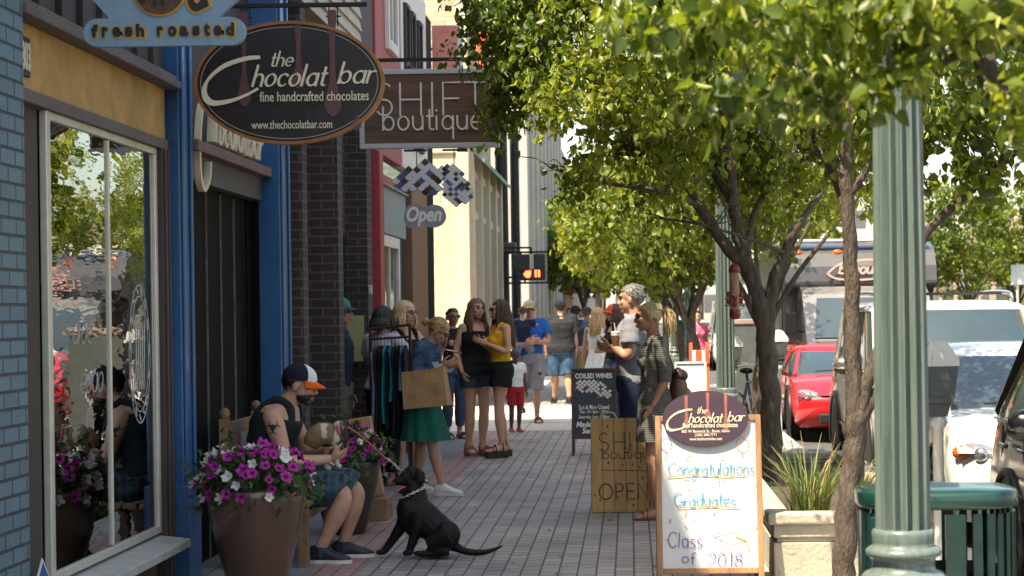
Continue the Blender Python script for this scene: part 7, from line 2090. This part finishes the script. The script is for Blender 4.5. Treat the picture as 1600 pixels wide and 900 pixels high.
# far figures
person('distant person in a teal shirt under the street lindens', at(1074, 38.0), 1.70, 170, False, SK_TAN, top=dict(m=C_TEAL, sleeve=.6), bottom=dict(m=C_BLACK, len=1.9), shoes=('sneaker', BLKL), hairs=('long', H_DARK, .2, 27, 60), voxel=.012)
person('distant person in a pink shirt near the orange barrier', at(1090, 36.0), 1.62, 20, False, SK_FAIR, top=dict(m=C_PINK, sleeve=.6), bottom=dict(m=C_WHITE, len=1.0), shoes=('sneaker', SOLE), hairs=('short', H_BROWN, .2, 28), voxel=.012)
person('distant person in white walking beyond the crossing', at(908, 60.0), 1.72, 0, True, SK_WARM, top=dict(m=C_WHITE, sleeve=.6), bottom=dict(m=C_NAVY, len=1.9), shoes=('sneaker', BLKL), hairs=('short', H_DARK, .2, 29), voxel=.014)
person('distant person in dark clothes beyond the crossing beside the white dressed one', at(889, 57.0), 1.75, 10, True, SK_TAN, top=dict(m=C_CHAR, sleeve=.6), bottom=dict(m=C_JEANS, len=1.9), shoes=('sneaker', BLKL), hairs=('short', H_DARK, .2, 30), voxel=.014)
# ================================================================= DOG, PUPPY, BENCH, POTS, RACK, SMALL THINGS
YD = 12.82
def Dp(x, y, dy=0.0):
    p = W(x, y, YD + dy); p.z = max(p.z + .002, .012); return p
FUR = mat('black_fur', (0.0060, 0.0048, 0.004), .55, var=.35, scale=14, stretch=(1, 1, .4), bump=.5, bscale=70, spec=.25)
dg = thing('dog', 'black dog sitting on the pavers with its mouth open, tail stretched out behind', 'dog', (Dp(665, 868).x, YD, 0))
m = MB()
m.tube(catmull([Dp(646, 752), Dp(648, 772), Dp(650, 795), Dp(668, 815), Dp(688, 832), Dp(706, 850)], 5), [.066 + .0 * i for i in range(3)] + [.072, .076, .082, .086, .092, .098, .102, .106, .108, .109, .110, .110, .110, .109, .108, .107, .106, .105, .103, .10, .097, .094, .09][:23], 16)
m.ball(Dp(640, 798, -.01), (.088, .105, .115), 16, 12).ball(Dp(652, 818), (.10, .11, .10), 16, 12)
m.ball(Dp(644, 741), (.062, .060, .058), 16, 12).ball(Dp(634, 746, -.02), (.045, .047, .042), 14, 10)
m.tube([Dp(638, 747, -.02), Dp(626, 751, -.035), Dp(617, 753, -.045)], [.042, .034, .026], 12)
m.tube([Dp(640, 760, -.02), Dp(630, 767, -.035), Dp(622, 770, -.045)], [.030, .021, .013], 10)
for dy, xs in ((-.075, 0), (.055, -4)):
    m.tube([Dp(652 + xs, 734, dy * .8), Dp(658 + xs, 741, dy * 1.15), Dp(659 + xs, 752, dy * 1.2), Dp(655 + xs, 761, dy * 1.1)], [(.018, .012), (.030, .012), (.028, .010), (.010, .006)], 10)
# front legs: shoulder, elbow, wrist, paw
m.tube([Dp(652, 800, -.07), Dp(652, 826, -.085), Dp(646, 843, -.085), Dp(641, 857, -.085), Dp(640, 863, -.085)], [.062, .046, .034, .027, .028], 12).ball(Dp(637, 864.5, -.09), (.038, .030, .020), 12, 8)
m.tube([Dp(636, 800, .05), Dp(628, 822, .06), Dp(614, 843, .06), Dp(604, 857, .06), Dp(600, 862, .06)], [.058, .044, .032, .026, .027], 12).ball(Dp(596, 863.5, .055), (.040, .030, .019), 12, 8)
for dy in (-.10, .09):
    m.ball(Dp(697, 838, dy * .8), (.095, .058, .105), 16, 12, rot=Matrix.Rotation(R(25), 3, 'Y'))
    m.tube([Dp(700, 835, dy), Dp(676, 848, dy * 1.15), Dp(668, 852, dy * 1.15)], [.080, .050, .042], 12)
    m.tube([Dp(670, 851, dy * 1.15), Dp(690, 860, dy * 1.1), Dp(700, 863, dy * 1.1)], [.040, .030, .026], 10)
    m.tube([Dp(702, 863, dy * 1.1), Dp(676, 865, dy * 1.15), Dp(658, 865.5, dy * 1.2)], [.024, .022, .024], 10).ball(Dp(654, 865, dy * 1.2), (.036, .026, .018), 10, 8)
m.tube(catmull([Dp(708, 853), Dp(728, 862), Dp(750, 864), Dp(770, 860), Dp(789, 851)], 4), [.045, .036, .03, .027, .026, .025, .024, .023, .022, .021, .019, .017, .015, .012, .009, .006, .003], 10)
link('body', remesh(m.mesh('dog'), .0075, 4), FUR, dg, world=True)
m = MB().tube(catmull([Dp(634, 760, -.03), Dp(628, 762, -.055), Dp(622, 766, -.066), Dp(620, 772, -.066)], 3), [(.016, .005)] * 8 + [(.013, .005), (.004, .003)], 10)
m.build('tongue', mat('tongue', (0.42, 0.13, 0.13), .45, var=.1), dg, world=True)
MB().ball(Dp(615, 752, -.05), (.013, .016, .011), 10, 8).build('nose', mat('dog_nose', (0.006, 0.005, 0.005), .25), dg, world=True)
for dy in (-.070, .01):
    MB().ball(Dp(632 + (2 if dy < 0 else -3), 738, dy), (.008, .008, .008), 10, 8).build('eye', EYEM, dg, world=True)
CHAINM = mat('chain_steel', (0.6, 0.58, 0.55), .28, .85, var=.1)
def chain(mb, pts, r=.010, wire=.0028, step=.015):
    pts = catmull(pts, 10); d = 0; last = None; k = 0
    for a, b in zip(pts, pts[1:]):
        d += (b - a).length
        if d >= step:
            d = 0; k += 1; T = (b - a).normalized(); u = T.cross(V((0, 0, 1)) if k % 2 else V((0, 1, 0)))
            if u.length < .1: u = T.cross(V((1, 0, 0)))
            u.normalize()
            mb.tube([b + T * (r * math.cos(q)) + u * (r * .62 * math.sin(q)) for q in np.linspace(0, 2 * math.pi, 10)], wire, 5)
c = thing('dog_collar', 'steel chain collar round the neck of the black dog', 'collar', Dp(643, 770))
m = MB(); ctr = Dp(643, 771)
tilt = Matrix.Rotation(R(-24), 3, 'Y')
chain(m, [ctr + tilt @ V((.098 * math.cos(a), .096 * math.sin(a), 0)) for a in np.linspace(0, 2 * math.pi, 14)], .0115, .0034)
m.build('links', CHAINM, c, world=True)
l = thing('leash', 'pink strap leash with a chain end running from the seated person to the black dog', 'leash', W(572, 690, 12.7))
m = MB().tube(catmull([W(534, 668, 12.66), W(548, 670, 12.66), W(572, 688, 12.70), W(600, 714, 12.76)], 6), [(.017, .004)] * 19, 8)
m.build('strap', mat('leash_pink', (0.48, 0.10, 0.12), .7, var=.1), l, world=True)
m = MB(); chain(m, [W(600, 714, 12.76), W(612, 722, 12.78), W(625, 735, 12.80), W(642, 752, 12.86)], .012, .0034); m.build('chain', CHAINM, l, world=True)

# puppy
YP = 12.70
Pp = lambda x, y, dy=0.0: W(x, y, YP + dy)
pu = thing('puppy', 'small tan and white puppy with dark brown ears held in the seated person\'s arms', 'dog', Pp(510, 695))
m = MB().tube(catmull([Pp(484, 697), Pp(492, 685), Pp(506, 677), Pp(520, 682), Pp(528, 692)], 4), [.045, .055, .062, .068, .072, .075, .076, .076, .074, .072, .070, .068, .066, .064, .060, .056, .05], 14)
m.ball(Pp(531, 668, -.01), (.050, .046, .046), 14, 10).tube([Pp(536, 670, -.02), Pp(546, 673, -.03)], [.030, .020], 10)
for dy in (-.045, .04):
    m.tube([Pp(532, 660, dy), Pp(538, 668, dy * 1.3), Pp(540, 686, dy * 1.4), Pp(540, 700, dy * 1.3)], [(.014, .010), (.024, .010), (.026, .010), (.010, .006)], 10)
    m.tube([Pp(512, 700, dy), Pp(507, 716, dy), Pp(509, 730, dy), Pp(517, 733, dy)], [.030, .023, .019, .020], 10)
    m.tube([Pp(526, 700, dy), Pp(525, 714, dy), Pp(527, 727, dy), Pp(533, 730, dy)], [.026, .020, .017, .018], 10)
me = remesh(m.mesh('puppy'), .006, 3)
TAN = mat('puppy_tan', (0.23, 0.135, 0.07), .8, var=.3, scale=16, bump=.4, bscale=80); WHF = mat('puppy_white', (0.55, 0.48, 0.38), .8, var=.12, bump=.4, bscale=80); DBR = mat('puppy_brown', (0.028, 0.014, 0.010), .7, var=.3, bump=.4, bscale=80)
for m_ in (TAN, WHF, DBR): me.materials.append(m_)
zc = Pp(510, 712).z
for p in me.polygons:
    q = p.center; n_ = noise.noise(q * 18)
    u = CX + (q.x * math.cos(ROLL)) * F / q.y
    p.material_index = 2 if u > 533 + 4 * n_ and q.z > zc else 1 if q.z < zc + .01 * n_ or (abs(u - 524) < 5 + 3 * n_) or n_ > .45 else 0
pu_o = link('body', me, [], pu, world=True)
MB().tube([Pp(526, 664, -.055), Pp(530, 676, -.060), Pp(535, 682, -.045)], [(.010, .003)] * 3, 8).build('collar', mat('collar_pink', (0.6, 0.12, 0.25), .6, var=.1), pu, world=True)
MB().ball(Pp(547, 672, -.03), .008, 8, 6).build('nose', mat('dog_nose', (0, 0, 0)), pu, world=True)

# bench
BW = wood_mat('bench_wood', (0.11, 0.055, 0.028), (0.26, 0.15, 0.08), .65, 'Y', 8)
b = thing('wooden_bench', 'worn wooden bench with knobbed back posts against the black doors', 'bench', (-2.4, 12.9, 0))
m = MB()
for k in range(5): m.span((-2.60 + k * .105, 12.36, .395), (-2.505 + k * .105, 13.5, .43))
m.build('seat', BW, b, world=True, bevel=.006)
for y in (12.40, 13.44):
    m = MB().span((-2.66, y - .03, 0), (-2.60, y + .03, .97)); m.ball((-2.63, y, 1.0), (.036, .036, .042), 12, 8); m.build('back_post', BW, b, world=True)
    MB().span((-2.165, y - .03, 0), (-2.095, y + .03, .394)).build('leg', BW, b, world=True, bevel=.006)
m = MB().span((-2.645, 12.43, .86), (-2.62, 13.41, .94)).span((-2.645, 12.43, .50), (-2.62, 13.41, .56))
for k in range(8): m.span((-2.64, 12.46 + k * .12, .56), (-2.622, 12.55 + k * .12, .86))
m.build('backrest', BW, b, world=True, bevel=.004)
MB().span((-2.15, 12.43, .30), (-2.11, 13.41, .36)).build('apron', BW, b, world=True, bevel=.004)
t = MB().box((-2.612, 12.9, .76), (.008, .14, .19)).box((-2.607, 12.9, .76), (.004, .10, .13))
tag(t.build('price_tag', mat('grey_card', (0.30, 0.31, 0.30), .7, var=.15)), 'small grey card fixed on the back of the wooden bench', 'card')

# flower pots
POTM = mat('glazed_brown', (0.100, 0.050, 0.034), .30, var=.3, scale=4, stretch=(1.5, 1.5, .6), bump=.12, bscale=25, coat=.5)
MAG = mat('petunia_magenta', (0.46, 0.015, 0.30), .6, var=.25, scale=20, translucent=.25, tcol=(.6, .03, .4)); PWH = mat('petunia_white', (0.72, 0.70, 0.66), .6, var=.06, translucent=.2, tcol=(.7, .7, .65)); THR = mat('petunia_throat', (0.10, 0.004, 0.07), .7)
PLEAF = [mat('petunia_leaf', (0.025, 0.055, 0.012), .6, var=.3, translucent=.2, tcol=(.1, .2, .02)), mat('petunia_leaf_mid', (0.035, 0.070, 0.018), .6, var=.3, translucent=.2, tcol=(.1, .2, .02)), mat('petunia_leaf_pale', (0.06, 0.10, 0.03), .6, var=.3, translucent=.2, tcol=(.1, .2, .02)), mat('petunia_stem', (0.05, 0.08, 0.03), .6)]
def flowerpot(loc, label, s=1.0, seed=1, potm=None, plabel=None):
    t = thing('flower_pot', label, 'flower pot', loc)
    m = MB().lathe([(.0, .0), (.150, 0), (.158, .015), (.185, .10), (.226, .25), (.262, .40), (.282, .52), (.288, .575), (.288, .600), (.280, .612), (.268, .612), (.262, .595), (.262, .54), (.0, .54)], n=56, caps=False)
    m.v = [(a * s, b_ * s, c_ * s) for a, b_, c_ in m.v]; m.build('pot', potm or POTM, t)
    g = random.Random(seed)
    pl = thing('petunias', plabel, 'flowers', V(loc) + V((0, 0, .60 * s)))
    R0 = (.36 * s, .34 * s, .265 * s)
    v, f, mi = foliage([((0, 0, .03), tuple(q * .94 for q in R0), 200)], seed, .045 * s, per=11, spread=.06, bract=.05, freq=6, cut=-.4, core=.35, droop=.2)
    ok = v[:, 2] > -.05 - .1 * (np.hypot(v[:, 0], v[:, 1]) > .3)
    fk = ok[f].all(axis=1)
    link('foliage', quads_mesh('foliage', v, f[fk], mi[fk]), PLEAF, pl)
    fm = MB()
    for k in range(95):
        a = g.uniform(0, 6.283); el = math.asin(g.uniform(-.16, .98))
        d = V((math.cos(el) * math.cos(a), math.cos(el) * math.sin(a), math.sin(el)))
        if d.y > .55: continue
        p = V((d.x * R0[0], d.y * R0[1], d.z * R0[2] + .02)) * g.uniform(.92, 1.1)
        patch = noise.noise(V((d.x * 2.2 + seed, d.y * 2.2, d.z * 2.2)))
        mi = 0 if patch + g.uniform(-.3, .3) > -.04 else 1
        n_ = (d + V((g.gauss(0, .35), g.gauss(0, .35) - .25, g.gauss(0, .3)))).normalized()
        u = n_.cross(V((0, 0, 1))).normalized(); w = n_.cross(u); r = g.uniform(.026, .038) * s; ph = g.uniform(0, 6)
        rim = []; mid = []
        for j in range(15):
            q = 2 * math.pi * j / 15; rr = r * (1 + .16 * math.cos(5 * q + ph)); z = .010 * math.sin(5 * q + ph + 1) + .004 * g.uniform(-1, 1)
            rim.append(p + (u * math.cos(q) + w * math.sin(q)) * rr + n_ * z); mid.append(p + (u * math.cos(q) + w * math.sin(q)) * r * .42 - n_ * .006)
        th = p - n_ * .028
        fm.add(rim + mid, [(j, (j + 1) % 15, 15 + (j + 1) % 15, 15 + j) for j in range(15)], mi, True)
        fm.add(mid + [th], [(j, (j + 1) % 15, 15) for j in range(15)], 2 if mi == 0 else 1, True)
    me = bpy.data.meshes.new('blossoms'); me.from_pydata(fm.v, [], fm.f); me.polygons.foreach_set('material_index', fm.m); me.polygons.foreach_set('use_smooth', fm.s)
    link('blossoms', me, [MAG, PWH, THR], pl)
    return t
flowerpot((foot_at(396, 11.35), 11.35, .0), 'large glazed brown pot of petunias beside the shop window and blue post', 1.0, 3, plabel='magenta and white petunias spilling over the large glazed pot by the window')
flowerpot((foot_at(536, 14.3), 14.3, .0), 'second, darker pot mostly hidden behind the seated person', .9, 8, potm=mat('dark_glaze', (0.03, 0.018, 0.014), .4, var=.3), plabel='magenta and white petunias behind the seated person\'s knees')
t = thing('paper_bag', 'plain brown kraft bag standing behind the rear petunias', 'paper bag', (foot_at(566, 15.3), 15.3, .30))
KRAFT = mat('kraft', (0.36, 0.215, 0.105), .8, var=.1, scale=5, bump=.4, bscale=9)
MB().box((0, 0, .2), (.21, .12, .62), rot=Matrix.Rotation(R(-9), 3, 'Y')).build('bag', KRAFT, t, bevel=.006)
MB().span((-.2, -.18, -.296), (.2, .18, -.12)).build('crate', BW, t, bevel=.006)

# shopping bag, phone
Yb = 17.02
c = W(666, 607, Yb)
t = thing('paper_bag', 'large tan kraft shopping bag hanging from the arm of the denim jacket', 'paper bag', c, 0, rot=(0, R(-5), R(-14)))
m = MB()
w2, h2, d2 = .205, .165, .07
vs = [(-w2, -d2, -h2), (w2, -d2, -h2), (w2, d2, -h2), (-w2, d2, -h2), (-w2 * .97, -d2 * .8, h2), (w2 * .93, -d2 * .55, h2 + .01), (w2 * .93, d2 * .55, h2 + .01), (-w2 * .97, d2 * .8, h2)]
nx, nz = 10, 8
def patch(a, b, c_, d_, amp):
    vv = []
    for i in range(nz + 1):
        for j in range(nx + 1):
            s_, q = j / nx, i / nz
            p = (V(a) * (1 - s_) + V(b) * s_) * (1 - q) + (V(d_) * (1 - s_) + V(c_) * s_) * q
            e = min(s_, 1 - s_, q, 1 - q) * 4
            p += V((0, amp * min(1, e) * noise.noise(p * 9), 0)); vv.append(p)
    m.add(vv, [(i * (nx + 1) + j, i * (nx + 1) + j + 1, (i + 1) * (nx + 1) + j + 1, (i + 1) * (nx + 1) + j) for i in range(nz) for j in range(nx)])
patch(vs[0], vs[1], vs[5], vs[4], .02); patch(vs[3], vs[2], vs[6], vs[7], .02); patch(vs[0], vs[3], vs[7], vs[4], .0); patch(vs[1], vs[2], vs[6], vs[5], .0); m.add(vs[:4], [(0, 1, 2, 3)])
m.build('bag', KRAFT, t)
m = MB()
for yy in (-.05, .045): m.tube(catmull([(-.10, yy, h2 - .02), (-.085, yy, h2 + .10), (-.03, yy, h2 + .15), (.03, yy, h2 + .13), (.07, yy, h2 - .01)], 5), .004, 6)
m.build('handle', mat('twine', (0.03, 0.025, 0.02), .8), t)
t = tag(MB().box((0, 0, 0), (.145, .075, .010), rot=Matrix.Rotation(R(12), 3, 'Y')).build('phone', SHADES, bevel=.004), 'dark mobile phone held in both hands above the kraft shopping bag', 'phone')
t.location = W(708, 549, 17.27)
# iced drink
c = W(962, 532, 17.05)
t = thing('iced_drink', 'clear plastic cup of iced coffee with a white straw in front of the grey tee', 'drink', c)
MB().lathe([(.030, -.06), (.040, .045)], n=20).build('cup', mat('iced_coffee', (0.16, 0.08, 0.045), .15, var=.6, scale=40, coat=.6), t)
MB().lathe([(.041, .045), (.0415, .065), (.043, .07), (.043, .078), (.03, .082)], n=20).build('lid', mat('clear_plastic', (0.62, 0.60, 0.56), .2), t)
MB().tube([(.005, 0, .03), (-.01, 0, .155)], .004, 6).build('straw', WHITEP, t)
# backpack
c = W(1062, 607, 15.12)
t = thing('backpack', 'brown leather backpack on the back of the striped dress', 'backpack', c, R(-4))
m = MB(); m.rings([[V((-.01 + (.075 * sx) * math.cos(a), (.125 * sy) * math.sin(a), z)) for a in np.linspace(0, 2 * math.pi, 25)[:-1]] for z, sx, sy in ((-.17, .5, .7), (-.155, .95, .97), (-.08, 1.1, 1.05), (.02, .95, .95), (.10, .7, .8), (.15, .42, .6), (.165, .2, .4))]); m.build('bag', LEATHER, t)
MB().ball((.05, 0, -.07), (.05, .085, .075), 14, 10).build('pocket', LEATHER, t)
MB().ball((.0, 0, .10), (.068, .115, .055), 14, 10).build('flap', mat('dark_leather', (0.035, 0.014, 0.010), .5, var=.2), t)
m = MB()
for yy in (-.09, .09): m.tube(catmull([(-.05, yy, .13), (-.10, yy, .27), (-.19, yy, .33), (-.27, yy, .22), (-.22, yy, .0), (-.06, yy, -.13)], 5), (.014), 6)
m.build('strap', mat('dark_leather', (0, 0, 0)), t)
# clothes rack and what hangs on it
YR = 17.95
rk_ = thing('clothes_rack', 'dark metal clothes rack of hanging garments outside the brick piers', 'clothes rack', (-2.25, YR, 0))
m = MB()
x0, x1 = foot_at(578, YR), foot_at(640, YR)
m.tube([(x0, YR, 1.50), (x1, YR, 1.53)], .012, 8).tube([(x0, YR, 1.40), (x1, YR, 1.42)], .011, 8).tube([(x1, YR, 0.02), (x1, YR, 1.53)], .014, 8).tube([(x0, YR, 0.02), (x0, YR, 1.50)], .014, 8)
m.tube([(x1, YR - .22, .02), (x1, YR + .22, .02)], .014, 8).tube([(x0, YR - .22, .02), (x0, YR + .22, .02)], .014, 8)
m.build('frame', mat('rack_brown', (0.035, 0.018, 0.012), .5, .4, var=.2), rk_, world=True)
gs = [('pale blue', (0.13, 0.20, 0.30), .80, 584), ('dark maroon', (0.05, 0.012, 0.014), .85, 589.5), ('black long', (0.008, 0.008, 0.010), .82, 594.5), ('bright teal', (0.0, 0.22, 0.26), .72, 600), ('lilac trimmed black', (0.012, 0.010, 0.016), .78, 605.5), ('deep teal', (0.005, 0.13, 0.16), .52, 611), ('charcoal', (0.018, 0.018, 0.022), .84, 617), ('jet black', (0.006, 0.006, 0.007), .86, 622.5), ('faded denim', (0.06, 0.11, 0.18), .42, 627.5), ('ink black', (0.007, 0.007, 0.010), .88, 632.5)]
for i, (nm, col, ln, gx) in enumerate(gs):
    X_ = foot_at(gx, YR); g = random.Random(i)
    t = thing('hanging_garment', '%s garment on a hanger, %s from the wall on the clothes rack' % (nm, ('first', 'second', 'third', 'fourth', 'fifth', 'sixth', 'seventh', 'eighth', 'ninth', 'tenth')[i]), 'garment', (X_, YR, 1.41), group='garments on the clothes rack')
    m = MB(); rings = []
    for z, hy, hx in ((-.07, .03, .012), (-.10, .13, .014), (-.14, .20, .018), (-.22, .17, .022), (-.4, .165, .024), (-.6, .19, .026), (-.8, .21, .03)):
        z = -.07 + (z + .07) * ln / .73
        rings.append([V((hx * (1 + .3 * math.sin(3 * a + i)) * math.cos(a) + .008 * math.sin(z * 9 + i), hy * math.sin(a), z)) for a in np.linspace(0, 2 * math.pi, 21)[:-1]])
    m.rings(rings); m.build('cloth', cloth('g_' + nm.replace(' ', '_'), col), t)
    MB().tube([(0, 0, -.08), (0, 0, .0), (0, .012, .018), (0, .022, .006)], .003, 5).bar((0, -.18, -.12), (0, 0, -.075), .008).bar((0, .18, -.12), (0, 0, -.075), .008).build('hanger', IRON, t)

# fallen leaves and bracts on the pavement
g = np.random.default_rng(77); n = 150
pos = np.stack([g.uniform(-1.9, 1.8, n), g.uniform(10.5, 27, n), np.full(n, .010)], 1)
v, f, mi = leaf_arrays(g, pos, np.stack([g.normal(size=n), g.normal(size=n), np.zeros(n)], 1) + .01, np.tile([0, .05, 1.0], (n, 1)), g.uniform(.02, .05, n), np.where(g.random(n) < .5, 3, 1))
lo = link('leaf_litter', quads_mesh('leaf_litter', v, f, mi), LEAFS); lo['kind'] = 'stuff'; lo['label'] = 'small fallen leaves scattered on the pavers'; lo['category'] = 'leaf litter'
